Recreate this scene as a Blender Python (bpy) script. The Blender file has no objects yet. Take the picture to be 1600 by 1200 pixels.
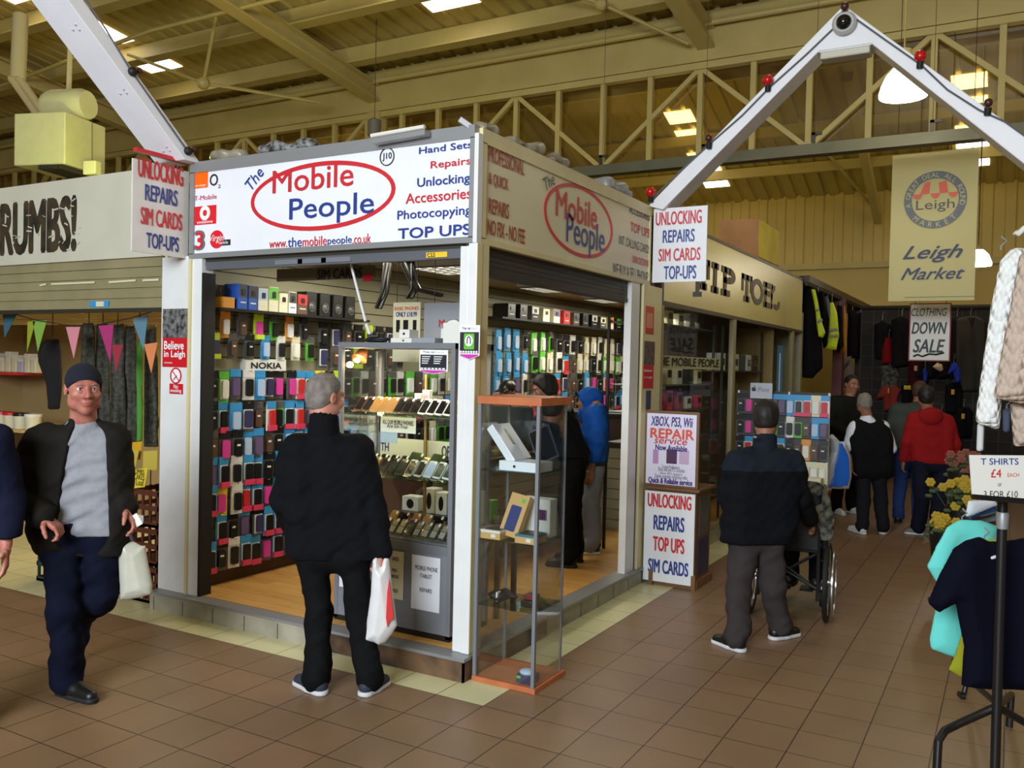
import bpy, math, random
import numpy as np
from mathutils import Vector, Matrix
random.seed(7)
# ------------------------------------------------------------------ camera
FPX = 1377.69
YAW, PITCH, ROLL = -0.516922, -0.0216934, 0.0226575
CAM = np.array([2.38636, -3.96878, 1.80823])
FW = np.array([math.sin(YAW)*math.cos(PITCH), math.cos(YAW)*math.cos(PITCH), math.sin(PITCH)])
_r = np.array([math.cos(YAW), -math.sin(YAW), 0.0]); _u = np.cross(_r, FW)
RT = _r*math.cos(ROLL)+_u*math.sin(ROLL); UP = -_r*math.sin(ROLL)+_u*math.cos(ROLL)
scene = bpy.context.scene
col = scene.collection
cd = bpy.data.cameras.new('camera'); cam = bpy.data.objects.new('camera', cd); col.objects.link(cam)
cd.sensor_width = 36.0; cd.lens = 36.0*FPX/1600.0; cd.clip_start = 0.05; cd.clip_end = 200
cam.matrix_world = Matrix(((RT[0], UP[0], -FW[0], CAM[0]), (RT[1], UP[1], -FW[1], CAM[1]), (RT[2], UP[2], -FW[2], CAM[2]), (0, 0, 0, 1)))
scene.camera = cam
# ------------------------------------------------------------------ world, exposure, big lights
w = bpy.data.worlds.new('market_air'); scene.world = w; w.use_nodes = True
bg = w.node_tree.nodes['Background']; bg.inputs[0].default_value = (1.0, 0.86, 0.62, 1); bg.inputs[1].default_value = 0.09
vs = scene.view_settings
vs.view_transform = 'Standard'; vs.look = 'None'; vs.gamma = 1.0; vs.use_curve_mapping = False; vs.exposure = 0.0

def lamp(kind, name, loc, rgb, power, size=1.0, sizey=None, aim=None, spot=None):
    d = bpy.data.lights.new(name, kind); d.color = rgb; d.energy = power
    if kind == 'AREA':
        d.shape = 'RECTANGLE'; d.size = size; d.size_y = sizey or size
    elif kind != 'SUN':
        d.shadow_soft_size = size
    if spot: d.spot_size = spot; d.spot_blend = 0.6
    o = bpy.data.objects.new(name, d); col.objects.link(o); o.location = loc
    if aim is not None:
        v = Vector(aim)-Vector(loc); o.rotation_euler = v.to_track_quat('-Z', 'Y').to_euler()
    return o
# unseen area light added behind the viewer, assumed daylight, to brighten the front signs
lamp('AREA', 'assumed_front_fill', (0.9, -9.0, 4.0), (0.82, 0.91, 1.0), 1150, 5.0, 2.6, (-1.2, 0.3, 2.3))
# warm hall lamps above the aisles, unseen, assumed from the yellow light on the roof
for q in ((-6.5, -2.5, 6.2), (-7.0, 5.0, 5.6), (1.2, -2.5, 6.2), (-14.0, 3.0, 6.0)):
    lamp('POINT', 'assumed_hall_light', q, (1.0, 0.82, 0.38), 30, 0.25)
# unseen fill lamps added right of the aisle to brighten the side signs
for q in ((6.0, -1.5, 4.6), (6.5, 6.0, 4.6)):
    lamp('POINT', 'assumed_hall_light', q, (1.0, 0.88, 0.62), 60, 0.3)
lamp('POINT', 'end_stall_fill', (1.7, 11.2, 3.4), (1.0, 0.85, 0.6), 26, 0.1)  # unseen fill lamp added so the end stall clothes show
for q in ((-4.0, 13.5, 5.2), (3.5, 13.2, 5.2), (-12.0, 13.5, 5.2)):  # unseen fill lamps added to brighten the far bay
    lamp('POINT', 'far_bay_fill', q, (1.0, 0.82, 0.38), 72, 0.25)

# ------------------------------------------------------------------ points on real planes, read off the survey of the photograph
def ray(px, py): return FW+RT*((px-800)/FPX)+UP*((600-py)/FPX)
def on(ax, val, px, py):
    i = 'xyz'.index(ax); d = ray(px, py); return CAM+d*((val-CAM[i])/d[i])
def at(px, py, depth): return CAM+ray(px, py)*depth

# ------------------------------------------------------------------ materials
def lin(c):
    r = []
    for x in c[:3]:
        x /= 255.0
        r.append(x/12.92 if x <= 0.04045 else ((x+0.055)/1.055)**2.4)
    return (*r, 1.0)
MATS = {}
def M(name, rgb=None, rough=0.6, metal=0.0, var=0.0, scale=8.0, emit=0.0, bump=0.0, bscale=60.0, spec=None, sheen=0.0, second=None, detail=3.0):
    """procedural principled material: base colour broken up by object-space noise, optional noise bump"""
    if name in MATS: return MATS[name]
    m = bpy.data.materials.new(name); m.use_nodes = True; MATS[name] = m
    nt = m.node_tree; b = nt.nodes['Principled BSDF']; c = lin(rgb)
    b.inputs['Base Color'].default_value = c; b.inputs['Roughness'].default_value = rough; b.inputs['Metallic'].default_value = metal
    if spec is not None: b.inputs['Specular IOR Level'].default_value = spec
    if sheen: b.inputs['Sheen Weight'].default_value = sheen
    if emit:
        b.inputs['Emission Color'].default_value = c; b.inputs['Emission Strength'].default_value = emit
    if var or bump:
        tc = nt.nodes.new('ShaderNodeTexCoord')
    if var:
        n = nt.nodes.new('ShaderNodeTexNoise'); n.inputs['Scale'].default_value = scale; n.inputs['Detail'].default_value = detail
        nt.links.new(tc.outputs['Object'], n.inputs['Vector'])
        mx = nt.nodes.new('ShaderNodeMix'); mx.data_type = 'RGBA'
        d = lin(second) if second else tuple(max(0, v*(1-var)) for v in c[:3])+(1,)
        mx.inputs['A'].default_value = d; mx.inputs['B'].default_value = c
        rp = nt.nodes.new('ShaderNodeMapRange'); rp.inputs['From Min'].default_value = 0.35; rp.inputs['From Max'].default_value = 0.62
        nt.links.new(n.outputs['Fac'], rp.inputs['Value']); nt.links.new(rp.outputs['Result'], mx.inputs['Factor'])
        nt.links.new(mx.outputs['Result'], b.inputs['Base Color'])
    if bump:
        n2 = nt.nodes.new('ShaderNodeTexNoise'); n2.inputs['Scale'].default_value = bscale; n2.inputs['Detail'].default_value = 4
        nt.links.new(tc.outputs['Object'], n2.inputs['Vector'])
        bp = nt.nodes.new('ShaderNodeBump'); bp.inputs['Strength'].default_value = bump; bp.inputs['Distance'].default_value = 0.01
        nt.links.new(n2.outputs['Fac'], bp.inputs['Height']); nt.links.new(bp.outputs['Normal'], b.inputs['Normal'])
    return m
def glass(name, tint=(235, 242, 238), refl=0.10, rough=0.02, mx=0.5):
    if name in MATS: return MATS[name]
    m = bpy.data.materials.new(name); m.use_nodes = True; MATS[name] = m
    nt = m.node_tree; nt.nodes.clear(); o = nt.nodes.new('ShaderNodeOutputMaterial')
    t = nt.nodes.new('ShaderNodeBsdfTransparent'); t.inputs[0].default_value = lin(tint)
    g = nt.nodes.new('ShaderNodeBsdfGlossy'); g.inputs['Roughness'].default_value = rough; g.inputs[0].default_value = (1, 1, 1, 1)
    f = nt.nodes.new('ShaderNodeLayerWeight'); f.inputs['Blend'].default_value = 0.25
    mr = nt.nodes.new('ShaderNodeMapRange'); mr.inputs['To Min'].default_value = refl*0.4; mr.inputs['To Max'].default_value = mx
    x = nt.nodes.new('ShaderNodeMixShader')
    nt.links.new(f.outputs['Fresnel'], mr.inputs['Value']); nt.links.new(mr.outputs['Result'], x.inputs[0])
    nt.links.new(t.outputs[0], x.inputs[1]); nt.links.new(g.outputs[0], x.inputs[2]); nt.links.new(x.outputs[0], o.inputs[0])
    return m

# ------------------------------------------------------------------ mesh building
class MB:
    def __init__(s): s.v = []; s.f = []; s.mi = []; s.mats = []; s.c = 0
    def use(s, m):
        if m not in s.mats: s.mats.append(m)
        s.c = s.mats.index(m); return s
    def add(s, vs, fs):
        o = len(s.v); s.v += [tuple(map(float, v)) for v in vs]
        for f in fs: s.f.append([i+o for i in f]); s.mi.append(s.c)
        return s
    def box(s, lo, hi):
        (a, b, c), (d, e, f) = lo, hi
        if a > d: a, d = d, a
        if b > e: b, e = e, b
        if c > f: c, f = f, c
        return s.add([(a, b, c), (d, b, c), (d, e, c), (a, e, c), (a, b, f), (d, b, f), (d, e, f), (a, e, f)],
                     [(0, 3, 2, 1), (4, 5, 6, 7), (0, 1, 5, 4), (1, 2, 6, 5), (2, 3, 7, 6), (3, 0, 4, 7)])
    def obox(s, c, X, Y, Z):
        c = np.array(c, float); X = np.array(X, float); Y = np.array(Y, float); Z = np.array(Z, float)
        vs = [c+X*i+Y*j+Z*k for k in (-1, 1) for i, j in ((-1, -1), (1, -1), (1, 1), (-1, 1))]
        return s.add(vs, [(0, 3, 2, 1), (4, 5, 6, 7), (0, 1, 5, 4), (1, 2, 6, 5), (2, 3, 7, 6), (3, 0, 4, 7)])
    def bar(s, a, b, w, h, up=(0, 0, 1)):
        a = np.array(a, float); b = np.array(b, float); d = b-a; L = np.linalg.norm(d); d /= L
        x = np.cross(d, np.array(up, float)); n = np.linalg.norm(x)
        x = np.array([1., 0, 0]) if n < 1e-6 else x/n
        z = np.cross(x, d); return s.obox((a+b)/2, x*w/2, d*L/2, z*h/2)
    def prism(s, pts, n):
        """closed 3-D polygon extruded by vector n"""
        P = [np.array(p, float) for p in pts]; n = np.array(n, float); k = len(P)
        vs = P+[p+n for p in P]
        fs = [list(range(k))[::-1], [k+i for i in range(k)]]+[(i, (i+1) % k, k+(i+1) % k, k+i) for i in range(k)]
        return s.add(vs, fs)
    def quad(s, *p): return s.add(p, [tuple(range(len(p)))])
    def tube(s, pts, r, n=8, caps=True):
        P = [np.array(p, float) for p in pts]; R = r if isinstance(r, (list, tuple)) else [r]*len(P)
        vs = []; fs = []; px = None
        for i, p in enumerate(P):
            d = (P[min(i+1, len(P)-1)]-P[max(i-1, 0)]); d /= (np.linalg.norm(d)+1e-9)
            if px is None:
                x = np.cross(d, (0, 0, 1.0))
                if np.linalg.norm(x) < 1e-3: x = np.cross(d, (0, 1.0, 0))
            else: x = px-d*np.dot(px, d)
            x /= np.linalg.norm(x); px = x; y = np.cross(d, x)
            vs += [p+R[i]*(x*math.cos(2*math.pi*j/n)+y*math.sin(2*math.pi*j/n)) for j in range(n)]
        for i in range(len(P)-1):
            for j in range(n):
                fs.append((i*n+j, i*n+(j+1) % n, (i+1)*n+(j+1) % n, (i+1)*n+j))
        if caps: fs += [list(range(n))[::-1], [(len(P)-1)*n+j for j in range(n)]]
        return s.add(vs, fs)
    def lathe(s, prof, c=(0, 0, 0), n=24, axis=(0, 0, 1)):
        """profile of (radius, height) turned about axis through c"""
        prof = list(prof)
        if prof[0][0] == 0 and prof[1][1] == prof[0][1]: prof = prof[1:]
        if prof[-1][0] == 0 and prof[-2][1] == prof[-1][1]: prof = prof[:-1]
        c = np.array(c, float); z = np.array(axis, float); z /= np.linalg.norm(z)
        x = np.cross(z, (0, 1.0, 0)) if abs(z[1]) < .9 else np.cross(z, (1.0, 0, 0)); x /= np.linalg.norm(x); y = np.cross(z, x)
        vs = [c+z*h+r*(x*math.cos(2*math.pi*j/n)+y*math.sin(2*math.pi*j/n)) for r, h in prof for j in range(n)]
        fs = [(i*n+j, i*n+(j+1) % n, (i+1)*n+(j+1) % n, (i+1)*n+j) for i in range(len(prof)-1) for j in range(n)]
        fs += [list(range(n))[::-1], [(len(prof)-1)*n+j for j in range(n)]]
        return s.add(vs, fs)
    def ball(s, c, r, n=12, m=8):
        r = np.array(r if hasattr(r, '__len__') else (r, r, r), float); c = np.array(c, float)
        vs = [c+r*np.array((0, 0, -1.))]
        for i in range(1, m):
            t = -math.pi/2+math.pi*i/m
            vs += [c+r*np.array((math.cos(t)*math.cos(2*math.pi*j/n), math.cos(t)*math.sin(2*math.pi*j/n), math.sin(t))) for j in range(n)]
        vs.append(c+r*np.array((0, 0, 1.))); fs = []
        for j in range(n): fs.append((0, 1+(j+1) % n, 1+j)); fs.append((len(vs)-1, 1+(m-2)*n+j, 1+(m-2)*n+(j+1) % n))
        for i in range(m-2):
            for j in range(n): fs.append((1+i*n+j, 1+i*n+(j+1) % n, 1+(i+1)*n+(j+1) % n, 1+(i+1)*n+j))
        return s.add(vs, fs)
    def disc(s, c, n, r, k=20, th=0.004, r2=None, u=None, a0=0, a1=2*math.pi):
        """flat disc, ellipse (r=(ru,rv)) or ring (r2 = inner) facing n"""
        c = np.array(c, float); n = np.array(n, float); n /= np.linalg.norm(n)
        u = np.array(u, float) if u is not None else np.cross((0, 0, 1.0), n); u /= np.linalg.norm(u); v = np.cross(n, u)
        ru, rv = r if hasattr(r, '__len__') else (r, r); full = abs(a1-a0-2*math.pi) < 1e-6; m = k if full else k+1
        ang = [a0+(a1-a0)*j/k for j in range(m)]
        ring = lambda a, b, h: [c+n*h+u*a*math.cos(t)+v*b*math.sin(t) for t in ang]
        if r2 is None:
            return s.prism(ring(ru, rv, 0), n*th)
        iu, iv = r2 if hasattr(r2, '__len__') else (r2, r2)
        vs = ring(ru, rv, 0)+ring(ru, rv, th)+ring(iu, iv, 0)+ring(iu, iv, th); fs = []
        for j in range(m if full else m-1):
            e = (j+1) % m
            fs += [(m+j, m+e, 3*m+e, 3*m+j), (j, e, m+e, m+j), (2*m+j, 3*m+j, 3*m+e, 2*m+e), (j, 2*m+j, 2*m+e, e)]
        return s.add(vs, fs)
    def build(s, name, mat=None, parent=None, smooth=False, bev=0.0, origin=None):
        me = bpy.data.meshes.new(name); o3 = np.array(origin if origin is not None else (0, 0, 0), float)
        if parent is not None: o3 = np.array(parent.get('_o', (0, 0, 0)), float)
        elif origin is None:
            A = np.array(s.v); o3 = np.array([(A[:, 0].min()+A[:, 0].max())/2, (A[:, 1].min()+A[:, 1].max())/2, A[:, 2].min()])
        me.from_pydata([tuple(np.array(v)-o3) for v in s.v], [], s.f)
        if mat is not None and not s.mats: me.materials.append(mat)
        else:
            for m in s.mats: me.materials.append(m)
            me.polygons.foreach_set('material_index', s.mi)
        if smooth:
            me.polygons.foreach_set('use_smooth', [True]*len(me.polygons)); me.update(); me.set_sharp_from_angle(angle=0.75)
        me.update()
        o = bpy.data.objects.new(name, me); col.objects.link(o)
        if parent is not None: o.parent = parent
        else: o.location = o3
        o['_o'] = [float(x) for x in o3]
        if bev:
            b = o.modifiers.new('bevel', 'BEVEL'); b.width = bev; b.segments = 2; b.limit_method = 'ANGLE'; b.angle_limit = 0.7
        return o
def tag(o, label, cat, group=None):
    o['label'] = label; o['category'] = cat
    if group: o['group'] = group
    return o
def struct(o):
    o['kind'] = 'structure'; return o
ORG = {}
def thing(name, label, cat, loc=(0, 0, 0), group=None):
    """an Empty at the thing's base; children are built in world coordinates and shifted to it"""
    o = bpy.data.objects.new(name, None); col.objects.link(o); o.location = tuple(map(float, loc)); o.empty_display_size = 0.05
    tag(o, label, cat, group); o['_o'] = [float(x) for x in loc]; return o
def copy_tree(o, loc=None, parent=None):
    c = o.copy(); col.objects.link(c)
    if parent is not None: c.parent = parent
    for ch in o.children: copy_tree(ch, None, c)
    if loc is not None: c.location = loc
    return c
def ordinal(n):
    w = ['first', 'second', 'third', 'fourth', 'fifth', 'sixth', 'seventh', 'eighth', 'ninth', 'tenth', 'eleventh', 'twelfth', 'thirteenth', 'fourteenth', 'fifteenth', 'sixteenth', 'seventeenth', 'eighteenth', 'nineteenth', 'twentieth']
    if n <= 20: return w[n-1]
    t = {2: 'twenty', 3: 'thirty', 4: 'forty', 5: 'fifty', 6: 'sixty'}[n//10]
    return (t+'-'+w[n % 10-1]) if n % 10 else t[:-1]+'ieth'

# ------------------------------------------------------------------ lettering
TXT = {}
def text_mesh(txt, bold=0.0, shear=0.0, space=1.0):
    key = (txt, bold, shear, space)
    if key not in TXT:
        cu = bpy.data.curves.new('lettering', 'FONT'); cu.body = txt; cu.offset = bold; cu.shear = shear; cu.space_character = space; cu.resolution_u = 3
        o = bpy.data.objects.new('lettering', cu); col.objects.link(o); bpy.context.view_layer.update()
        dg = bpy.context.evaluated_depsgraph_get(); me = bpy.data.meshes.new_from_object(o.evaluated_get(dg))
        V = np.array([v.co[:] for v in me.vertices]); F = [list(p.vertices) for p in me.polygons]
        bpy.data.objects.remove(o); bpy.data.curves.remove(cu); bpy.data.meshes.remove(me)
        TXT[key] = (V, F)
    return TXT[key]
def put_text(mb, txt, o, U, V, wd, ht, bold=0.0, shear=0.0, space=1.0, lift=0.0015):
    """text filling the wd x ht rectangle at o along unit vectors U, V"""
    P, F = text_mesh(txt, 0.0, shear, space); lo = P.min(0); hi = P.max(0); b = bold*0.85*ht
    U = np.array(U, float); V = np.array(V, float); N = np.cross(U, V); o = np.array(o)
    # a heavier weight is the stroke swept round a small circle
    for k in range(7 if bold else 1):
        du = dv = 0.0
        if bold and k: du = b*math.cos(k*math.pi/3); dv = b*math.sin(k*math.pi/3)
        q = [o+U*(b+(p[0]-lo[0])/(hi[0]-lo[0])*(wd-2*b)+du)+V*(b+(p[1]-lo[1])/max(1e-6, hi[1]-lo[1])*(ht-2*b)+dv)+N*(lift+k*0.00012) for p in P]
        mb.add(q, F)
    return mb
def line(parent, txt, plane, lb, rt, mat, bold=0.0, shear=0.0, space=1.0, lift=0.004, name='lettering'):
    """one line of lettering on plane ('y', v) or ('x', v): lb / rt are where its corners stand on that plane"""
    ax, v = plane; a = on(ax, v, *lb); b = on(ax, v, *rt)
    if ax == 'y': U = (1, 0, 0); wd = b[0]-a[0]
    else: U = (0, 1, 0); wd = b[1]-a[1]
    mb = MB(); put_text(mb, txt, a, U, (0, 0, 1), wd, b[2]-a[2], bold, shear, space, lift)
    return mb.build(name, mat, parent)
def wires(parent, pts, z, r=0.003):
    for p in pts: MB().tube([tuple(p), (p[0], p[1], z)], r, 4).build('hanging_wire', M_dark, parent)
def arc_text(mb, txt, c, U, V, r, h, a_mid, da, inward=False, bold=0.0):
    U = np.array(U, float); V = np.array(V, float); n = len(txt)
    for i, ch in enumerate(txt):
        if ch == ' ': continue
        t = a_mid+(i-(n-1)/2)*da*(1 if inward else -1)
        rad = U*math.cos(t)+V*math.sin(t); tan = U*-math.sin(t)+V*math.cos(t)
        if inward: u, v = tan, -rad
        else: u, v = -tan, rad
        P, F = text_mesh(ch, bold); lo = P.min(0); hi = P.max(0); wd = (hi[0]-lo[0])/0.72*h
        put_text(mb, ch, np.array(c)+rad*r-u*wd/2-v*h/2, u, v, wd, h, bold)
# ------------------------------------------------------------------ smooth solids (bodies, clothes, bags) from blended distance fields
class Field:
    def __init__(s, lo, hi, h):
        s.lo = np.array(lo, float); s.h = h; s.n = np.ceil((np.array(hi, float)-s.lo)/h).astype(int)+1
        s.ax = [s.lo[i]+h*np.arange(s.n[i]) for i in range(3)]; s.d = np.full(s.n, 9.0, np.float32)
    def block(s, a, b):
        i0 = np.clip(np.floor((np.array(a)-s.lo)/s.h).astype(int), 0, s.n-1); i1 = np.clip(np.ceil((np.array(b)-s.lo)/s.h).astype(int)+1, 1, s.n)
        if (i1 <= i0).any(): return None
        sl = tuple(slice(i0[k], i1[k]) for k in range(3))
        X = np.meshgrid(*[s.ax[k][sl[k]] for k in range(3)], indexing='ij')
        return sl, np.stack(X, -1)
    def mix(s, sl, g, k, op):
        d = s.d[sl]
        if op == 'add':
            if k > 0:
                q = np.clip(0.5+0.5*(d-g)/k, 0, 1); s.d[sl] = d*(1-q)+g*q-k*q*(1-q)
            else: s.d[sl] = np.minimum(d, g)
        else:
            if k > 0:
                q = np.clip(0.5-0.5*(d+g)/k, 0, 1); s.d[sl] = d*(1-q)+(-g)*q+k*q*(1-q)
            else: s.d[sl] = np.maximum(d, -g)
    def cap(s, a, b, ra, rb=None, k=0.02, op='add', flat=None, fs=1.0):
        """tapered capsule a-b; flat = direction in which it is squeezed by fs"""
        a = np.array(a, float); b = np.array(b, float); rb = ra if rb is None else rb; m = max(ra, rb)+k+3*s.h
        t = s.block(np.minimum(a, b)-m, np.maximum(a, b)+m)
        if t is None: return s
        sl, X = t; P = X-a; ba = b-a; L = ba@ba+1e-9; t = np.clip((P@ba)/L, 0, 1); Q = P-t[..., None]*ba
        if flat is not None:
            f = np.array(flat, float); f /= np.linalg.norm(f); Q = Q+(Q@f)[..., None]*f*(1/fs-1)
        s.mix(sl, np.linalg.norm(Q, axis=-1)-(ra+(rb-ra)*t), k, op); return s
    def chain(s, pts, rs, k=0.02, **kw):
        for i in range(len(pts)-1): s.cap(pts[i], pts[i+1], rs[i], rs[i+1], k, **kw)
        return s
    def ell(s, c, r, R=None, k=0.02, op='add'):
        """ellipsoid; R rows = its axes"""
        c = np.array(c, float); r = np.array(r, float); m = r.max()+k+3*s.h; t = s.block(c-m, c+m)
        if t is None: return s
        sl, X = t; P = X-c
        if R is not None: P = P@np.array(R, float).T
        k0 = np.linalg.norm(P/r, axis=-1); k1 = np.linalg.norm(P/(r*r), axis=-1)+1e-9
        s.mix(sl, k0*(k0-1)/k1, k, op); return s
    def rbox(s, c, hs, R=None, rd=0.01, k=0.01, op='add'):
        c = np.array(c, float); hs = np.array(hs, float); m = np.linalg.norm(hs)+k+3*s.h; t = s.block(c-m, c+m)
        if t is None: return s
        sl, X = t; P = X-c
        if R is not None: P = P@np.array(R, float).T
        q = np.abs(P)-(hs-rd); g = np.linalg.norm(np.maximum(q, 0), axis=-1)+np.minimum(q.max(-1), 0)-rd
        s.mix(sl, g, k, op); return s
    def half(s, p, n, k=0.0):
        """cut away the side of plane (p, n) that n points to"""
        X = np.stack(np.meshgrid(*s.ax, indexing='ij'), -1); g = (X-np.array(p, float))@np.array(n, float)
        d = s.d; q = np.clip(0.5-0.5*(d-g)/k, 0, 1) if k > 0 else None
        s.d = (np.maximum(d, g) if k <= 0 else d*(1-q)+g*q+k*q*(1-q)).astype(np.float32); return s
    def folds(s, amp, f=14.0, seed=1, zs=1.0):
        r = np.random.RandomState(seed); X = np.stack(np.meshgrid(*s.ax, indexing='ij'), -1); g = 0
        for i in range(5):
            kv = r.normal(size=3)*f*(0.6+0.3*i); kv[2] *= zs; g = g+np.sin(X@kv+r.rand()*6.3+1.5*np.sin(X@(kv[[1, 2, 0]]*0.6)))/(1+0.4*i)
        s.d = (s.d+amp*0.5*g).astype(np.float32); return s
    def surf(s):
        d = s.d.copy(); d[0] = d[-1] = 1; d[:, 0] = d[:, -1] = 1; d[:, :, 0] = d[:, :, -1] = 1
        I = d < 0; n = np.array(d.shape)-1
        cr = lambda A, o: A[o[0]:o[0]+n[0], o[1]:o[1]+n[1], o[2]:o[2]+n[2]]
        C = [(i, j, k) for i in (0, 1) for j in (0, 1) for k in (0, 1)]
        cnt = sum(cr(I, c).astype(int) for c in C); act = (cnt > 0) & (cnt < 8)
        idx = np.argwhere(act); num = np.full(act.shape, -1); num[act] = np.arange(len(idx))
        acc = np.zeros((len(idx), 3)); w = np.zeros(len(idx))
        for c in C:
            for a in range(3):
                if c[a]: continue
                e = list(c); e[a] = 1; e = tuple(e)
                A = d[tuple((idx+c).T)]; B = d[tuple((idx+e).T)]; m = (A < 0) != (B < 0)
                t = np.where(m, A/(A-B+1e-12), 0); p = np.repeat(np.array([c], float), len(idx), 0); p[:, a] += t
                acc += p*m[:, None]; w += m
        V = s.lo+s.h*(idx+acc/w[:, None]); F = []
        for a in range(3):
            b, c = (a+1) % 3, (a+2) % 3
            sl0 = [slice(None)]*3; sl1 = [slice(None)]*3; sl0[a] = slice(0, -1); sl1[a] = slice(1, None)
            m = I[tuple(sl0)] != I[tuple(sl1)]; E = np.argwhere(m); E = E[(E[:, b] > 0) & (E[:, c] > 0) & (E[:, b] < n[b]) & (E[:, c] < n[c])]
            if not len(E): continue
            ins = I[tuple(E.T)]; q = []
            for db, dc in ((1, 1), (0, 1), (0, 0), (1, 0)):
                t = E.copy(); t[:, b] -= db; t[:, c] -= dc; q.append(num[tuple(t.T)])
            q = np.stack(q, 1); q = np.where(ins[:, None], q, q[:, ::-1]); F.append(q)
        F = np.concatenate(F) if F else np.zeros((0, 4), int); F = F[(F >= 0).all(1)]
        return V, F
def skin(name, fields, mat, parent, pick=None):
    """one smooth mesh from one or more fields; pick(V_face_centres) -> material index for mat lists"""
    VV, FF, o = [], [], 0
    for f in fields:
        V, F = f.surf(); VV.append(V); FF.append(F+o); o += len(V)
    V = np.concatenate(VV); F = np.concatenate(FF); o3 = np.array(parent['_o']) if parent is not None else np.array([V[:, 0].mean(), V[:, 1].mean(), V[:, 2].min()])
    me = bpy.data.meshes.new(name); me.from_pydata((V-o3).tolist(), [], F.tolist())
    ms = mat if isinstance(mat, (list, tuple)) else [mat]
    for m in ms: me.materials.append(m)
    me.polygons.foreach_set('use_smooth', np.ones(len(F), bool))
    if pick is not None: me.polygons.foreach_set('material_index', np.asarray(pick(V[F].mean(1)), int))
    me.update(); ob = bpy.data.objects.new(name, me); col.objects.link(ob); ob['_o'] = [float(x) for x in o3]
    if parent is not None: ob.parent = parent
    else: ob.location = o3
    return ob
def unit(v): v = np.array(v, float); return v/(np.linalg.norm(v)+1e-12)
def bounds(pts, m):
    P = np.array(pts, float); return P.min(0)-m, P.max(0)+m
# ================================================================== THE HALL
def tile_mat(name, c1, c2, grout, rough, mortar=0.006):
    m = bpy.data.materials.new(name); m.use_nodes = True; nt = m.node_tree; b = nt.nodes['Principled BSDF']
    tc = nt.nodes.new('ShaderNodeTexCoord'); br = nt.nodes.new('ShaderNodeTexBrick'); br.offset = 0; br.squash = 1
    br.inputs['Scale'].default_value = 1; br.inputs['Brick Width'].default_value = 0.3; br.inputs['Row Height'].default_value = 0.3
    br.inputs['Mortar Size'].default_value = mortar*0.5; br.inputs['Mortar Smooth'].default_value = 0.2
    br.inputs['Color1'].default_value = lin(c1); br.inputs['Color2'].default_value = lin(c2); br.inputs['Mortar'].default_value = lin(grout)
    nt.links.new(tc.outputs['Object'], br.inputs['Vector'])
    n = nt.nodes.new('ShaderNodeTexNoise'); n.inputs['Scale'].default_value = 1.6; n.inputs['Detail'].default_value = 6
    nt.links.new(tc.outputs['Object'], n.inputs['Vector'])
    mx = nt.nodes.new('ShaderNodeMix'); mx.data_type = 'RGBA'; mx.blend_type = 'MULTIPLY'; mx.inputs['Factor'].default_value = 0.45
    nt.links.new(br.outputs['Color'], mx.inputs['A']); nt.links.new(n.outputs['Fac'], mx.inputs['B'])
    g = nt.nodes.new('ShaderNodeMix'); g.data_type = 'RGBA'; g.blend_type = 'ADD'; g.inputs['Factor'].default_value = 0.12
    nt.links.new(mx.outputs['Result'], g.inputs['A']); nt.links.new(br.outputs['Color'], g.inputs['B'])
    nt.links.new(g.outputs['Result'], b.inputs['Base Color']); b.inputs['Roughness'].default_value = rough
    bp = nt.nodes.new('ShaderNodeBump'); bp.inputs['Strength'].default_value = 0.4; bp.inputs['Distance'].default_value = 0.003; bp.invert = True
    nt.links.new(br.outputs['Fac'], bp.inputs['Height']); nt.links.new(bp.outputs['Normal'], b.inputs['Normal'])
    return m
M_tile = tile_mat('brown_floor_tiles', (146, 114, 86), (138, 109, 80), (50, 37, 26), 0.40)
M_white = tile_mat('cream_border_tiles', (226, 219, 172), (220, 212, 164), (120, 112, 80), 0.35)
mb = MB(); mb.use(M_tile)
mb.quad((-22, -15, 0), (9, -15, 0), (9, 0, 0), (-22, 0, 0)); mb.quad((0, 0, 0), (9, 0, 0), (9, 22, 0), (0, 22, 0))
mb.use(M_white).quad((-22, 0, 0), (0, 0, 0), (0, 22, 0), (-22, 22, 0))
struct(mb.build('floor', None, None, origin=(0, 0, 0)))

M_roof = M('cream_roof_sheet', (186, 164, 92), 0.55, var=0.18, scale=0.8)
M_steel = M('cream_steel', (190, 170, 102), 0.5, var=0.10, scale=2)
M_far = M('cream_wall_panel', (206, 180, 104), 0.6, var=0.10, scale=0.7)
def roof(name, x0, x1, y0, z0, y1, z1, period=0.33, d=0.05):
    mb = MB(); xs = []; x = x0
    while x < x1:
        xs += [(x, 0), (x+period*0.62, 0), (x+period*0.70, d), (x+period*0.92, d)]; x += period
    vs = [(x, y0, z0+dz) for x, dz in xs]+[(x, y1, z1+dz) for x, dz in xs]; n = len(xs)
    mb.add(vs, [(i, i+1, n+i+1, n+i) for i in range(n-1)]); return struct(mb.build(name, M_roof))
ROOF = lambda y: 7.2+0.13*(9-y)
roof('ceiling', -26, 8, 9.1, ROOF(9.1), -9, ROOF(-9))
roof('ceiling', -26, 8, 9.3, 7.25, 13.6, 7.62); roof('ceiling', -26, 8, 13.6, 7.62, 18.4, 6.02)
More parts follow.
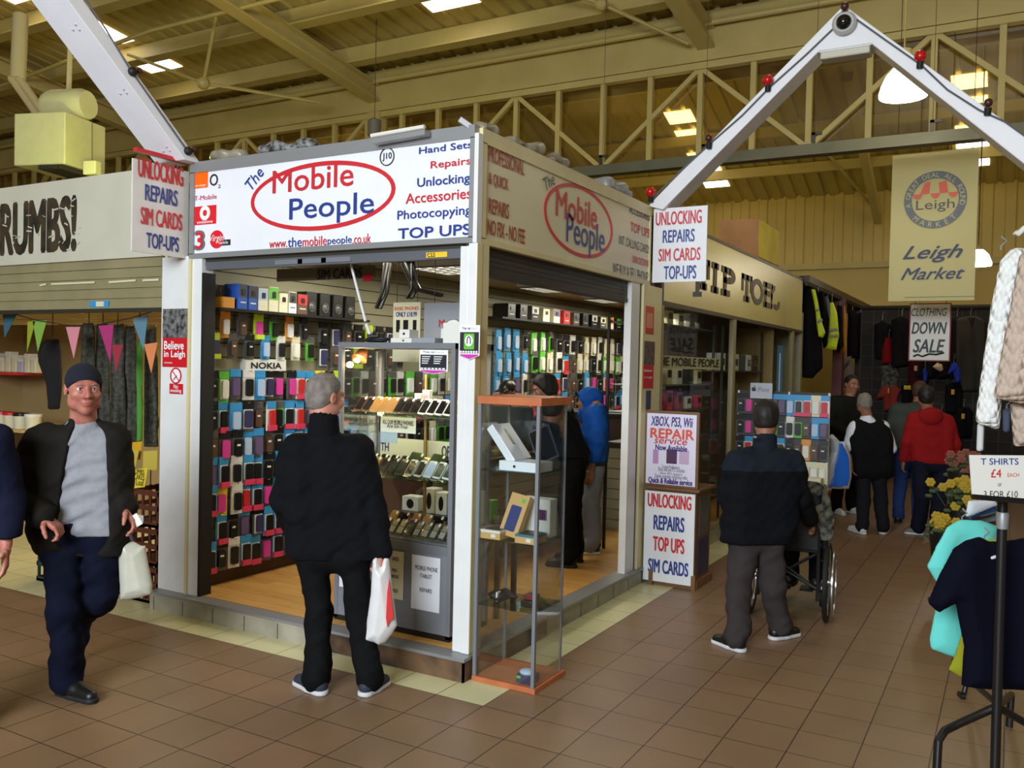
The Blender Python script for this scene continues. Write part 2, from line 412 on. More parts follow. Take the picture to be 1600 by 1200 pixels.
# purlins under the sheet, a beam each
for y in (8.15, 6.75, 5.2, 3.6, 2.0, 0.4):
    z = ROOF(y); mb = MB()
    mb.box((-26, y-0.04, z-0.30), (8, y+0.04, z-0.005)); mb.box((-26, y-0.15, z-0.31), (8, y+0.10, z-0.285))
    struct(mb.build('roof_purlin', M_steel))
for y, z in ((10.8, 7.30), (12.3, 7.40), (15.2, 7.02), (16.7, 6.52)):
    struct(MB().box((-26, y-0.06, z-0.22), (8, y+0.06, z-0.0)).build('roof_purlin', M_steel))
for x in (-20.6, -14.3, -8.0, -1.75, 4.5):
    mb = MB()
    for hw, t0, t1 in ((0.13, 0.62, 0.59), (0.02, 0.60, 0.33), (0.13, 0.34, 0.31)):
        mb.prism([(x-hw, 9.0, ROOF(9.0)-t0), (x-hw, 9.0, ROOF(9.0)-t1), (x-hw, -6, ROOF(-6)-t1), (x-hw, -6, ROOF(-6)-t0)], (2*hw, 0, 0))
    struct(mb.build('roof_rafter', M_steel))
for x in (-20.6, -14.3, -8.0, -1.75, 4.5):
    struct(MB().bar((x+1.3, 13.4, 7.3), (x+1.3, 17.95, 5.35), 0.16, 0.22).build('roof_rafter', M_steel))
    struct(MB().tube([(x+1.3, 17.9, 5.5), (x+0.2, 14.5, 6.9)], 0.035, 6).build('roof_brace', M_steel))
# tubular bracing under the near slope
for a, b in (((-9.9, 5.6), (-3.3, 5.6)), ((-16, 6.2), (-9.9, 5.6))):
    struct(MB().tube([(a[0], a[1], ROOF(a[1])-0.55), (b[0], b[1], ROOF(b[1])-0.55)], 0.035, 6).build('roof_brace', M_steel))
hub = at(318, 130, 15.0); mb = MB().ball(hub, 0.11, 10, 8)
for p in ((200, 85, 15.6), (338, 25, 14.2), (500, 160, 15.8)): mb.tube([hub, at(*p)], 0.03, 6)
struct(mb.build('roof_brace', M_steel))
hub = at(940, 6, 12.6); mb = MB().ball(hub, 0.10, 10, 8)
for p in ((1075, 68, 13.0), (800, -40, 12.4)): mb.tube([hub, at(*p)], 0.03, 6)
struct(mb.build('roof_brace', M_steel))
# valley gutter beam over the lattice truss
mb = MB().box((-26, 8.95, 6.42), (9, 9.25, 6.98)); mb.box((-26, 8.86, 6.98), (9, 9.3, 7.12)); struct(mb.build('valley_beam', M_steel))
mb = MB().tube([(-26, 8.8, 6.92), (9, 8.8, 6.92)], 0.05, 8); struct(mb.build('gutter_pipe', M_steel))
mb = MB().box((-26, 8.93, 6.30), (9, 9.07, 6.40)); mb.box((-26, 8.94, 4.90), (9, 9.06, 5.0))
xs = [-0.246+0.795*i for i in range(-32, 12)]
for i, x in enumerate(xs): mb.box((x-0.04, 8.96, 5.0), (x+0.04, 9.04, 6.30))
k0 = 32 % 4
for i in range(len(xs)-2):
    if (i-32) % 4 == 0:
        mb.bar((xs[i], 9.0, 4.97), (xs[i+2], 9.0, 6.33), 0.07, 0.07, (0, 1, 0))
    if (i-32) % 4 == 2:
        mb.bar((xs[i], 9.0, 6.33), (xs[i+2], 9.0, 4.97), 0.07, 0.07, (0, 1, 0))
struct(mb.build('roof_truss', M_steel))
M_clere = glass('old_roof_glazing', (228, 220, 180), 0.35, 0.12)
struct(MB().box((-26, 9.10, 5.0), (9, 9.115, 6.32)).build('window_1', M_clere))
# steel column under the valley and the dark lamp box by it
struct(MB().box((-8.12, 8.9, 0), (-7.85, 9.15, 6.4)).build('hall_column', M_steel))
# skylights: bright diffusing sheets set in the slope; rows out of view are assumed
M_sky = M('skylight_sheet', (255, 250, 232), 0.5, emit=5.0)
def skylight(i, x0, x1, y0, y1, zf, bars=True):
    mb = MB(); mb.quad((x0, y0, zf(y0)-0.012), (x0, y1, zf(y1)-0.012), (x1, y1, zf(y1)-0.012), (x1, y0, zf(y0)-0.012))
    struct(mb.build('window_%d' % i, M_sky))
fz = lambda y: 7.62+(6.02-7.62)*(y-13.6)/4.8
i = 2
for xc in (-12.05, -5.35, 1.0):
    for y0, y1 in ((6.95, 7.62), (5.6, 6.55), (4.0, 4.9)):
        if xc == -12.05 and y0 == 6.95: y0, y1 = 6.85, 7.22
        skylight(i, xc-0.45, xc+0.45, y0, y1, ROOF); i += 1
skylight(i, -12.5, -11.6, 7.28, 7.62, ROOF); i += 1
for xc in (-4.1, 1.5, -9.6):
    for y0, y1 in ((14.35, 14.8), (15.05, 15.5), (15.95, 16.3), (16.55, 16.85), (17.2, 17.5)):
        skylight(i, xc-0.3, xc+0.3, y0, y1, fz); i += 1
# far wall: smooth panels below, ribbed sheet above
mb = MB().box((-26, 18.3, 0), (9, 18.45, 4.35))
for x in range(-26, 9, 3): mb.box((x-1.06, 18.28, 0), (x-1.04, 18.3, 4.35))
struct(mb.build('wall_back', M_far))
mb = MB(); xs2 = []
x = -26.0
while x < 9: xs2 += [(x, 0), (x+0.2, 0), (x+0.23, -0.04), (x+0.42, -0.04)]; x += 0.45
n = len(xs2); mb.add([(a, 18.32+d, 4.35) for a, d in xs2]+[(a, 18.32+d, 6.2) for a, d in xs2], [(j, j+1, n+j+1, n+j) for j in range(n-1)])
struct(mb.build('wall_back', M_far))
struct(MB().box((-26, 18.15, 4.28), (9, 18.3, 4.42)).build('trim_1', M_steel))
struct(MB().box((-26, 18.18, 3.2), (9, 18.3, 3.27)).build('trim_2', M_steel))
# left flank of the hall; the side behind the viewer is left open
struct(MB().box((-26.2, -15, 0), (-26, 18.4, 9.6)).build('wall_left', M_far))
# dark cable tray across the aisle
M_tray = M('dull_green_steel', (92, 88, 62), 0.6, var=0.2, scale=3)
M_dark = M('dark_steel', (48, 42, 34), 0.6)
tr = thing('cable_tray', 'dull green steel cable tray running across above the aisle in front of the lattice girder', 'tray', (-0.3, 6.5, 4.3))
mb = MB().box((-2.72, 6.44, 4.28), (4.6, 6.56, 4.40)); mb.box((-2.72, 6.42, 4.27), (4.6, 6.58, 4.29)); mb.build('tray', M_tray, tr)
for x in (-2.3, -0.95, 0.33, 1.55, 2.9):
    mb = MB().box((x-0.02, 6.43, 4.40), (x+0.02, 6.46, 4.52)); mb.box((x-0.02, 6.43, 4.49), (x+0.09, 6.46, 4.52)); mb.tube([(x, 6.5, 4.4), (x, 6.5, 7.5)], 0.003, 5)
    mb.build('hanger', M_dark, tr)
# the glowing lamp over the aisle
M_lamp = M('glowing_lamp_bowl', (255, 252, 236), 0.4, emit=14.0)
c = on('y', 5.5, 1411, 150)
t = thing('pendant_lamp', 'glowing white bowl lamp hanging behind the white arch', 'lamp', (c[0], 5.5, c[2]-0.05))
MB().lathe([(0.0, 0.30), (0.05, 0.30), (0.10, 0.27), (0.16, 0.20), (0.205, 0.10), (0.225, 0.02), (0.22, -0.01), (0.10, -0.035), (0.0, -0.04)], (c[0], 5.5, c[2]), 28).build('bowl', M_lamp, t, True)
mb = MB().lathe([(0.035, 0.28), (0.07, 0.30), (0.07, 0.45), (0.02, 0.47)], (c[0], 5.5, c[2]), 16); mb.tube([(c[0], 5.5, c[2]+0.46), (c[0], 5.5, ROOF(5.5))], 0.008, 6); mb.build('gear_housing', M_steel, t, True)
lamp('POINT', 'bowl_lamp_light', (c[0], 5.5, c[2]-0.12), (1.0, 0.93, 0.72), 22, 0.12)
c = on('y', 13, 1528, 410)
t = thing('pendant_lamp', 'glowing white bowl lamp far off, half hidden behind the hanging market banner', 'lamp', (c[0], 13, c[2]-0.1))
MB().lathe([(0.0, 0.22), (0.08, 0.21), (0.16, 0.13), (0.21, 0.0), (0.21, -0.06), (0.0, -0.06)], (c[0], 13, c[2]), 24).build('bowl', M_lamp, t, True)
MB().tube([(c[0], 13, c[2]+0.2), (c[0], 13, 7.62)], 0.01, 6).build('suspension_cable', M_dark, t)
c = on('y', 7.5, 585, 200)
t = thing('pendant_lamp', 'unlit grey cylinder lamp hanging beyond the front fascia top', 'lamp', (c[0], 7.5, c[2]-0.2))
MB().lathe([(0.0, 0.15), (0.06, 0.15), (0.11, 0.12), (0.11, -0.12), (0.09, -0.14), (0.0, -0.14)], (c[0], 7.5, c[2]), 18).build('housing', M('grey_lamp_housing', (96, 92, 84), 0.5), t, True)
MB().tube([(c[0], 7.5, c[2]+0.15), (c[0], 7.5, ROOF(7.5))], 0.006, 5).build('suspension_cable', M_dark, t)
# suspended warm-air heater with its flue
M_heat = M('heater_casing', (214, 206, 150), 0.45, var=0.06)
M_flue = M('flue_pipe', (196, 178, 130), 0.4)
D = 10.5
h = thing('unit_heater', 'boxy cream warm-air heater hung under the roof with twin flue pipes', 'heater', at(110, 272, D))
lo = at(62, 258, D); hx = np.array((0.7, 0, 0))
o = at(95, 228, D); X = np.array((0.33, 0.10, 0)); Y = np.array((-0.1, 0.33, 0)); Z = np.array((0, 0, 0.30))
MB().obox(o, X, Y, Z).build('casing', M_heat, h, bev=0.015)
o2 = o+np.array((0.06, 0.05, 0.48))
mb = MB(); ax = unit(X)
mb.lathe([(0.0, -0.28), (0.16, -0.28), (0.19, -0.2), (0.19, 0.2), (0.16, 0.28), (0.0, 0.28)], o2, 20, ax); mb.build('fan_housing', M_heat, h, True)
mb = MB().disc(o2-ax*0.285, -ax, 0.13, 20, 0.01); mb.build('fan_grille', M_dark, h)
mb = MB(); vent = o-Z*1.0
for k in range(7): mb.obox(vent+X*(0.1+0.13*k)-Z*0.12+Y*-0.2, X*0.05, Y*0.9, Z*0.08)
mb.build('louvre', M_dark, h)
for dx in (-0.07, 0.07):
    p0 = at(30+dx*60, 30, D+0.5); MB().tube([at(72+dx*90, 190, D), at(24+dx*90, 122, D+0.3)], 0.045, 10).build('flue', M_flue, h, True)
MB().tube([at(28, 125, D+0.3), at(32, 25, D+0.5)], 0.09, 12).build('flue', M_flue, h, True)
MB().tube([at(107, 155, D), at(110, 60, D)], 0.03, 8).build('gas_pipe', M_flue, h)
mb = MB().tube([at(144, 185, D-0.4), at(144, 250, D-0.4)], 0.004, 5); mb.build('control_cable', M_dark, h)
MB().obox(at(144, 263, D-0.4), X*0.24, Y*0.15, Z*0.26).build('control_box', M_heat, h, bev=0.01)
lamp('POINT', 'assumed_heater_light', at(135, 262, D-1.4), (0.85, 1.0, 0.30), 40, 0.06)  # no lamp in sight; assumed from the green glow on the casing
# ================================================================== THE CORNER SHOP
M_wood = bpy.data.materials.new('laminate_planks')
def wood_planks(m, c1, c2, gap, bw, rh, rough, rot=0):
    m.use_nodes = True; nt = m.node_tree; b = nt.nodes['Principled BSDF']; tc = nt.nodes.new('ShaderNodeTexCoord')
    mp = nt.nodes.new('ShaderNodeMapping'); mp.inputs['Rotation'].default_value[2] = rot; nt.links.new(tc.outputs['Object'], mp.inputs['Vector'])
    br = nt.nodes.new('ShaderNodeTexBrick'); br.inputs['Scale'].default_value = 1; br.inputs['Brick Width'].default_value = bw; br.inputs['Row Height'].default_value = rh
    br.inputs['Mortar Size'].default_value = 0.0015; br.inputs['Color1'].default_value = lin(c1); br.inputs['Color2'].default_value = lin(c2); br.inputs['Mortar'].default_value = lin(gap)
    nt.links.new(mp.outputs['Vector'], br.inputs['Vector'])
    mp2 = nt.nodes.new('ShaderNodeMapping'); mp2.inputs['Scale'].default_value = (2, 28, 1); nt.links.new(mp.outputs['Vector'], mp2.inputs['Vector'])
    n = nt.nodes.new('ShaderNodeTexNoise'); n.inputs['Scale'].default_value = 2.0; n.inputs['Detail'].default_value = 5; nt.links.new(mp2.outputs['Vector'], n.inputs['Vector'])
    mx = nt.nodes.new('ShaderNodeMix'); mx.data_type = 'RGBA'; mx.blend_type = 'OVERLAY'; mx.inputs['Factor'].default_value = 0.55
    nt.links.new(br.outputs['Color'], mx.inputs['A']); nt.links.new(n.outputs['Fac'], mx.inputs['B']); nt.links.new(mx.outputs['Result'], b.inputs['Base Color'])
    b.inputs['Roughness'].default_value = rough; return m
wood_planks(M_wood, (214, 164, 92), (196, 142, 74), (110, 74, 36), 1.1, 0.12, 0.35)
M_ptile = M('grey_plinth_tile', (172, 166, 146), 0.5, var=0.25, scale=6)
M_burnt = M('worn_brown_board', (112, 84, 58), 0.6, var=0.75, scale=5, second=(24, 20, 18))
M_alu = M('brushed_aluminium', (150, 150, 150), 0.42, metal=0.35)
M_alud = M('grey_aluminium', (132, 134, 140), 0.45, metal=0.3)
M_wpaint = M('white_gloss_paint', (232, 232, 230), 0.35, var=0.06, scale=5)
M_cpaint = M('cream_gloss_paint', (222, 210, 160), 0.4, var=0.08, scale=4)
M_black = M('black_rubber', (18, 18, 18), 0.6)
M_slat = M('cream_slatwall', (152, 146, 118), 0.5)
M_groove = M('slat_groove', (60, 56, 44), 0.7)
M_brown = M('dark_brown_skirting', (66, 40, 22), 0.45, var=0.3, scale=6)
M_ceil = M('stall_ceiling_board', (150, 140, 110), 0.7)
M_signw = M('white_sign_face', (238, 239, 244), 0.3, var=0.03, scale=3)
M_signc = M('cream_sign_face', (226, 218, 182), 0.35, var=0.05, scale=2)
M_red = M('red_lettering', (206, 44, 52), 0.4); M_blue = M('blue_lettering', (44, 62, 138), 0.4); M_ink = M('black_lettering', (26, 26, 28), 0.5)
M_dred = M('brick_red_lettering', (168, 62, 44), 0.4); M_dgrey = M('charcoal_lettering', (62, 58, 62), 0.5)
# plinth, nosing, deck
x0, x1, y0 = -2.95, -0.28, 0.232
mb = MB().use(M_ptile)
mb.box((x0, y0, 0), (x1, 0.32, 0.118)); mb.box((x1-0.1, 0.32, 0), (x1, 9.3, 0.118))
mb.use(M_groove)
for k in range(9): mb.box((x0+0.3*k+0.04, y0-0.001, 0), (x0+0.3*k+0.046, y0, 0.1))
for k in range(10): mb.box((x1, 0.6+0.3*k, 0), (x1+0.001, 0.606+0.3*k, 0.1))
struct(mb.build('plinth', None))
struct(MB().box((-1.42, y0-0.012, 0.0), (x1+0.012, y0, 0.116)).box((x1, y0-0.012, 0), (x1+0.012, 1.25, 0.112)).build('plinth_board', M_burnt))
mb = MB().box((x0, y0-0.018, 0.118), (x1+0.018, 0.33, 0.136)); mb.box((x1-0.12, 0.33, 0.118), (x1+0.018, 9.3, 0.136)); struct(mb.build('plinth_nosing', M_alu))
struct(MB().box((x0, 0.33, 0.09), (-0.40, 9.3, 0.137)).build('floor', M_wood, origin=(-2.95, 0.33, 0.137)))
# slatted left wall with hook rails, skirting, end wall, ceiling
def slatwall(name, x, ya, yb, z0, z1, t=0.03, pitch=0.105):
    mb = MB().use(M_groove).box((x-t, ya, z0), (x-0.012, yb, z1)).use(M_slat); z = z0
    while z < z1-0.02: mb.box((x-0.013, ya, z), (x, yb, min(z1, z+pitch-0.008))); z += pitch
    return struct(mb.build(name, None))
SW = slatwall('wall_left', -2.70, 0.36, 9.2, 0.35, 2.66)
struct(MB().box((-2.74, 0.36, 0.137), (-2.69, 9.2, 0.35)).build('baseboard_left', M_brown))
struct(MB().box((-2.95, 9.2, 0.137), (-0.3, 9.3, 2.66)).build('wall_back', M_slat))
struct(MB().box((-2.96, 0.33, 0.0), (-2.93, 9.3, 3.0)).build('wall_left', M_cpaint))
struct(MB().box((-2.95, 0.43, 2.66), (-0.43, 9.3, 2.72)).build('ceiling', M_ceil))
# front pillar and posts
mb = MB().use(M_wpaint).box((-2.95, 0.30, 0.137), (-2.66, 0.36, 2.52)); mb.use(M_cpaint).box((-2.66, 0.285, 0.137), (-2.635, 0.36, 2.5)); mb.use(M_wpaint).box((-2.635, 0.30, 0.137), (-2.54, 0.40, 2.5))
mb.use(M_black).box((-2.54, 0.30, 0.137), (-2.515, 0.40, 2.40)); struct(mb.build('front_pillar', None))
mb = MB().use(M_wpaint).box((-0.405, 0.305, 0.137), (-0.347, 0.36, 2.485)); mb.box((-0.345, 0.298, 0.137), (-0.288, 0.36, 2.5)); mb.use(M_cpaint).box((-0.286, 0.30, 0.137), (-0.30, 0.36, 2.5)).box((-0.40, 0.361, 0.137), (-0.29, 0.44, 2.5))
struct(mb.build('corner_post', None, bev=0.004))
ya = on('x', -0.3, 986, 500)[1]; yb = on('x', -0.3, 999, 500)[1]
mb = MB().use(M_wpaint).box((-0.36, ya, 0.137), (-0.30, yb, 2.5)).use(M_black).box((-0.38, yb, 0.137), (-0.31, yb+0.05, 2.5)).use(M_cpaint).box((-0.42, yb+0.05, 0.0), (-0.285, 3.33, 2.5))
struct(mb.build('corner_post', None))
# fascia frames behind the signs
struct(MB().box((-2.68, 0.345, 2.5), (-0.32, 0.42, 3.16)).build('trim_3', M_alu)); struct(MB().box((-0.42, 0.42, 2.5), (-0.345, 3.05, 3.16)).build('trim_4', M_alu))
struct(MB().box((-2.95, 0.42, 2.98), (-0.42, 9.3, 3.03)).build('stall_roof', M('grimy_roof_board', (120, 108, 84), 0.8, var=0.4, scale=3)))
# ---- front sign
FP = ('y', 0.30)
s = thing('fascia_sign', 'white shop fascia with red ellipse on the front of the corner stall', 'sign', (-1.48, 0.33, 2.50))
MB().box((-2.62, 0.302, 2.53), (-0.335, 0.345, 3.10)).build('panel', M_signw, s)
mb = MB()
for lo, hi in (((-2.665, 0.29, 2.50), (-0.315, 0.346, 2.535)), ((-2.665, 0.29, 3.095), (-0.315, 0.346, 3.17)), ((-2.665, 0.29, 2.53), (-2.62, 0.346, 3.10)), ((-0.345, 0.29, 2.53), (-0.315, 0.346, 3.10))): mb.box(lo, hi)
mb.build('frame', M_alu, s)
def fl(t, lb, rt, m, **k): return line(s, t, FP, lb, rt, m, lift=0.003, **k)
fl('Hand Sets', (655, 241), (738, 220), M_blue, bold=.03); fl('Repairs', (673, 267), (736, 245), M_red, bold=.02); fl('Unlocking', (652, 297), (735, 270), M_blue, bold=.02)
fl('Accessories', (634, 319), (737, 293), M_red, bold=.02); fl('Photocopying', (621, 348), (737, 320), M_blue, bold=.015); fl('TOP UPS', (622, 374), (736, 349), M_blue, bold=.035)
fl('Mobile', (426, 303), (553, 252), M_red, bold=.012); fl('People', (452, 354), (585, 298), M_blue, bold=.008)
xa = 421
for t, xb, m in (('www.', 449, M_red), ('the', 472, M_blue), ('mobile', 511, M_red), ('people', 550, M_blue), ('.co.uk', 580, M_red)):
    lo = 388 if t in ('www.', 'the', 'mobile', '.co.uk') else 390
    fl(t, (xa, lo-(xa-421)*0.05), (xb, (377 if t == 'www.' else 371 if t != 'people' else 373)-(xb-450)*0.05), m, bold=.01); xa = xb+1
a = on('y', .3, 392, 315); b = on('y', .3, 618, 300); zt = on('y', .3, 505, 252)[2]; zb = on('y', .3, 500, 360)[2]
c = np.array(((a[0]+b[0])/2, 0.302, (zt+zb)/2)); ru = (b[0]-a[0])/2; rv = (zt-zb)/2
MB().disc(c, (0, -1, 0), (ru, rv), 48, 0.004, (ru-0.03, rv-0.028), (1, 0, 0)).build('ellipse_ring', M_red, s)
mb = MB(); o = on('y', .3, 392, 301); u = np.array((math.cos(.75), 0, math.sin(.75))); v = np.array((-math.sin(.75), 0, math.cos(.75)))
put_text(mb, 'The', o, u, v, 0.17, 0.085, lift=0.006); mb.build('lettering', M_blue, s)
o = on('y', .3, 605, 245); mb = MB().disc(o, (0, -1, 0), 0.055, 28, 0.004, 0.049, (1, 0, 0)); put_text(mb, 'J10', o+np.array((-0.035, 0, -0.025)), (1, 0, 0), (0, 0, 1), 0.07, 0.05, 0.02); mb.build('stall_number', M_ink, s)
M_orange = M('orange_logo', (255, 106, 0), 0.4); M_pwhite = M('white_print', (245, 245, 245), 0.5); M_grey = M('grey_logo', (112, 108, 108), 0.5)
def rect(parent, name, pl, lb, rt, m, th=0.004):
    ax, v = pl; a = on(ax, v, *lb); b = on(ax, v, *rt); mb = MB()
    if ax == 'y': mb.box((a[0], v-th+0.002, a[2]), (b[0], v+0.002, b[2]))
    else: mb.box((v-0.002, a[1], a[2]), (v+th-0.002, b[1], b[2]))
    return mb.build(name, m, parent)
rect(s, 'logo_square', FP, (304, 295), (325, 267), M_orange); fl('orange', (306, 293), (322, 288), M_pwhite)
fl('O', (328, 291), (341, 271), M_ink, bold=.01); fl('2', (341, 294), (345, 288), M_blue)
fl('T-Mobile', (304, 314), (339, 303), M('magenta_lettering', (200, 40, 90), 0.4))
rect(s, 'logo_square', FP, (304, 352), (338, 320), M('logo_red', (222, 22, 34), 0.4)); o = on('y', .3, 321, 333)
MB().disc(o, (0, -1, 0), 0.05, 24, 0.006, 0.022, (1, 0, 0)).build('logo_ring', M_pwhite, s); fl('vodafone', (308, 350), (333, 343), M_pwhite, bold=.02)
fl('3', (304, 392), (321, 359), M_grey, bold=.06); line(s, '3', FP, (306.5, 389), (318, 362.5), MATS['logo_red'], bold=.015, lift=.007)
o = on('y', .3, 339, 374); MB().disc(o, (0, -1, 0), (0.065, 0.062), 24, 0.005, None, (1, 0, 0)).build('logo_blob', MATS['logo_red'], s)
line(s, 'Virgin', FP, (329, 381), (351, 366), M_pwhite, shear=.3, lift=.008); rect(s, 'logo_pill', FP, (342, 384), (360, 374), M_ink, 0.006); line(s, 'mobile', FP, (344, 382), (358, 376), M_pwhite, lift=.009)
# ---- side sign
SP = ('x', -0.30)
s = thing('fascia_sign', 'cream shop fascia with red ellipse along the side of the corner stall', 'sign', (-0.32, 1.7, 2.50))
yl = on('x', -.3, 758, 300)[1]
MB().box((-0.345, yl, 2.53), (-0.302, 3.02, 3.08)).build('panel', M_signc, s)
mb = MB()
for lo, hi in (((-0.346, 0.34, 2.50), (-0.29, 3.05, 2.535)), ((-0.346, 0.34, 3.075), (-0.29, 3.05, 3.16)), ((-0.346, 3.02, 2.53), (-0.29, 3.05, 3.08)), ((-0.346, 0.34, 2.53), (-0.29, yl, 3.08))): mb.box(lo, hi)
mb.build('frame', M_cpaint, s)
MB().box((-0.34, 0.292, 2.50), (-0.288, 0.342, 3.12)).build('corner_strip', M_wpaint, s)
def fl(t, lb, rt, m, **k): return line(s, t, SP, lb, rt, m, lift=0.002, **k)
fl('PROFESSIONAL', (763, 252), (819, 252), M_dred, bold=.015); fl('& QUICK', (763, 290), (794, 280), M_dred, bold=.015); fl('REPAIRS', (763, 333), (795, 319), M_dred, bold=.015); fl('NO FIX - NO FEE', (761, 366), (820, 359), M_dred, bold=.015)
fl('Mobile', (868, 337), (933, 320), M_red, bold=.012); fl('People', (884, 392), (945, 354), M_blue, bold=.004)
fl('ACCESSORIES', (983, 332), (1015, 335), M_dgrey, bold=.01); fl('TOP UPS', (985, 361), (1015, 358), M_red, bold=.02); fl('INT. CALLING CARDS', (967, 381), (1015, 384), M_dgrey, bold=.0); fl('UNLOCKING', (988, 410), (1014.5, 407), M_red, bold=.01); fl('WE BUY & SELL PHONES', (957, 428), (1014, 426), M_dgrey)
a = on('x', -.3, 850, 322)[1]; b = on('x', -.3, 957, 372)[1]; zt = on('x', -.3, 896, 285)[2]; zb = on('x', -.3, 912, 403)[2]
MB().disc((-0.302, (a+b)/2, (zt+zb)/2), (1, 0, 0), ((b-a)/2, (zt-zb)/2), 48, 0.004, ((b-a)/2-0.03, (zt-zb)/2-0.025), (0, 1, 0)).build('ellipse_ring', M_red, s)
mb = MB(); o = on('x', -.3, 851, 300); put_text(mb, 'The', o, np.array((0, math.cos(.5), math.sin(.5))), np.array((0, -math.sin(.5), math.cos(.5))), 0.16, 0.085, lift=0.006); mb.build('lettering', M_dgrey, s)
# ---- hanging signs
def four(s, pl, rows, bold=.02):
    for t, lb, rt, m in rows: line(s, t, pl, lb, rt, m, bold=bold, lift=0.004)
s = thing('hanging_sign', 'white hanging sign of red and blue words below the foot of the aisle arch', 'sign', (-0.05, 3.05, 2.53))
MB().box((-0.275, 3.052, 2.525), (0.185, 3.066, 3.14)).build('panel', M_signw, s)
MB().box((0.10, 3.055, 2.44), (0.13, 3.065, 2.53)).box((0.08, 3.05, 2.40), (0.15, 3.07, 2.44)).build('clip', M_dark, s)
four(s, ('y', 3.052), (('UNLOCKING', (1024.5, 353), (1097, 327), M_red), ('REPAIRS', (1035.5, 380), (1086, 357), M_blue), ('SIM CARDS', (1029, 409), (1095, 386), M_red), ('TOP-UPS', (1037, 437), (1088.5, 414), M_blue)))
s = thing('hanging_sign', 'grimy white sign of red and blue words hanging left of the front fascia', 'sign', (-2.7, 0.09, 2.5))
MB().box((-2.715, -0.14, 2.505), (-2.702, 0.315, 3.115)).build('panel', M('grimy_sign_face', (226, 222, 214), 0.4, var=0.1, scale=5), s)
MB().box((-2.73, -0.12, 3.165), (-2.69, 0.345, 3.19)).build('rail', M_red, s)
for y in (0.0, 0.2): MB().box((-2.712, y, 3.11), (-2.705, y+0.01, 3.14)).build('hanger', M_dark, s)
four(s, ('x', -2.702), (('UNLOCKING', (215, 276), (286, 262), M_red), ('REPAIRS', (226, 313), (277, 298), M_blue), ('SIM CARDS', (219, 350), (284, 335), M_red), ('TOP-UPS', (228, 387), (279, 371), M_blue)))
# ---- arches over the aisles
M_archw = M('white_arch_paint', (236, 236, 240), 0.4, var=0.05, scale=4); M_archu = M_archw
s = thing('aisle_arch', 'white gabled beam arch with red bulbs spanning the right aisle', 'arch', (1.2, 3.05, 3.15))
apx, zt = 1.2, 4.56; d = 0.0
prof = [(-0.31, 3.16), (1.2, 4.55), (2.72, 3.16), (2.72, 2.95), (1.40, 4.235), (1.03, 4.235), (-0.18, 3.12)]
MB().prism([(x, 3.0, z) for x, z in prof], (0, 0.24, 0)).build('beam', M_archw, s, bev=0.006)
M_bulbr = M('red_bulb', (190, 20, 24), 0.2); M_bulbd = M('dark_bulb', (70, 36, 34), 0.3); M_cable = M('grey_cable', (96, 96, 100), 0.6)
def bulb(px, py, y, m, r=0.042):
    c = on('y', y, px, py); mb = MB().use(M_black).lathe([(0.0, -0.05), (0.022, -0.05), (0.024, 0.0), (0.0, 0.0)], c, 10, (0.1, -0.3, 1)); mb.use(m).ball(c+np.array((0, -0.01, 0.03)), r, 12, 8); return mb.build('bulb', None, s, True)
for px, py, m in ((1017, 306, M_bulbr), (1200, 132, M_bulbr), (1438, 95, M_bulbr), (1108, 222, M_bulbd), (1544, 168, M_bulbd), (1320, 17, M_bulbd)): bulb(px, py, 2.97, m, 0.042 if m is M_bulbr else 0.03)
MB().tube([on('y', 2.99, *p) for p in ((1022, 308), (1060, 270), (1112, 222), (1160, 180), (1204, 135), (1260, 85), (1312, 35))], 0.007, 6).build('cable', M_cable, s)
MB().tube([on('y', 2.99, *p) for p in ((1335, 28), (1380, 60), (1440, 102), (1480, 140), (1530, 172), (1570, 190), (1615, 222))], 0.007, 6).build('cable', M_cable, s)
cdm = thing('dome_camera', 'round dome camera on the apex of the white arch', 'camera', on('y', 3.0, 1320, 38))
c = on('y', 2.99, 1320, 38); MB().lathe([(0, 0), (0.085, 0), (0.088, 0.03), (0.07, 0.05), (0, 0.05)], c, 24, (0, -1, 0)).build('housing', M('grey_camera_housing', (178, 176, 172), 0.4), cdm, True)
MB().ball(c+np.array((0, -0.045, 0)), 0.056, 20, 14).build('dome', M('smoked_dome', (22, 24, 22), 0.08), cdm, True)
a = on('y', 3.1, 1284, 98); b = on('y', 3.1, 1362, 72)
t = thing('wall_light', 'unlit white bulkhead tube light slung under the arch apex', 'light', (a[0]+.2, 3.1, a[2]))
MB().box((a[0], 3.02, a[2]+0.0), (b[0], 3.16, b[2])).build('diffuser', M('light_diffuser', (196, 192, 176), 0.4), t, bev=0.012); MB().box((a[0]-0.01, 3.01, b[2]-0.02), (b[0]+0.01, 3.17, b[2]+0.015)).build('housing', M_archw, t)
s = thing('aisle_arch', 'plain white bolted beam arch rising over the left aisle', 'arch', (-2.7, 0.3, 3.16))
SO = lambda y: 3.165-.88*(y-.19)
MB().prism([(-2.90, y, z) for y, z in ((.33, 3.165), (.19, 3.165), (-1.6, SO(-1.6)), (-1.6, SO(-1.6)+.13))], (0.30, 0, 0)).build('beam', M_archw, s, bev=0.004)
def soffit(px, py):
    d = ray(px, py); t = (3.165-.88*(CAM[1]-.19)-CAM[2])/(d[2]+.88*d[1]); return CAM+d*t
M_zinc = M('bolt_zinc', (200, 200, 205), 0.4, metal=.3)
for px, py in ((118, 38), (114, 46), (124, 46), (193, 139), (188, 146), (198, 145), (260, 229), (255, 236), (265, 235)): MB().ball(soffit(px, py), 0.009, 8, 6).build('bolt_head', M_zinc, s, True)
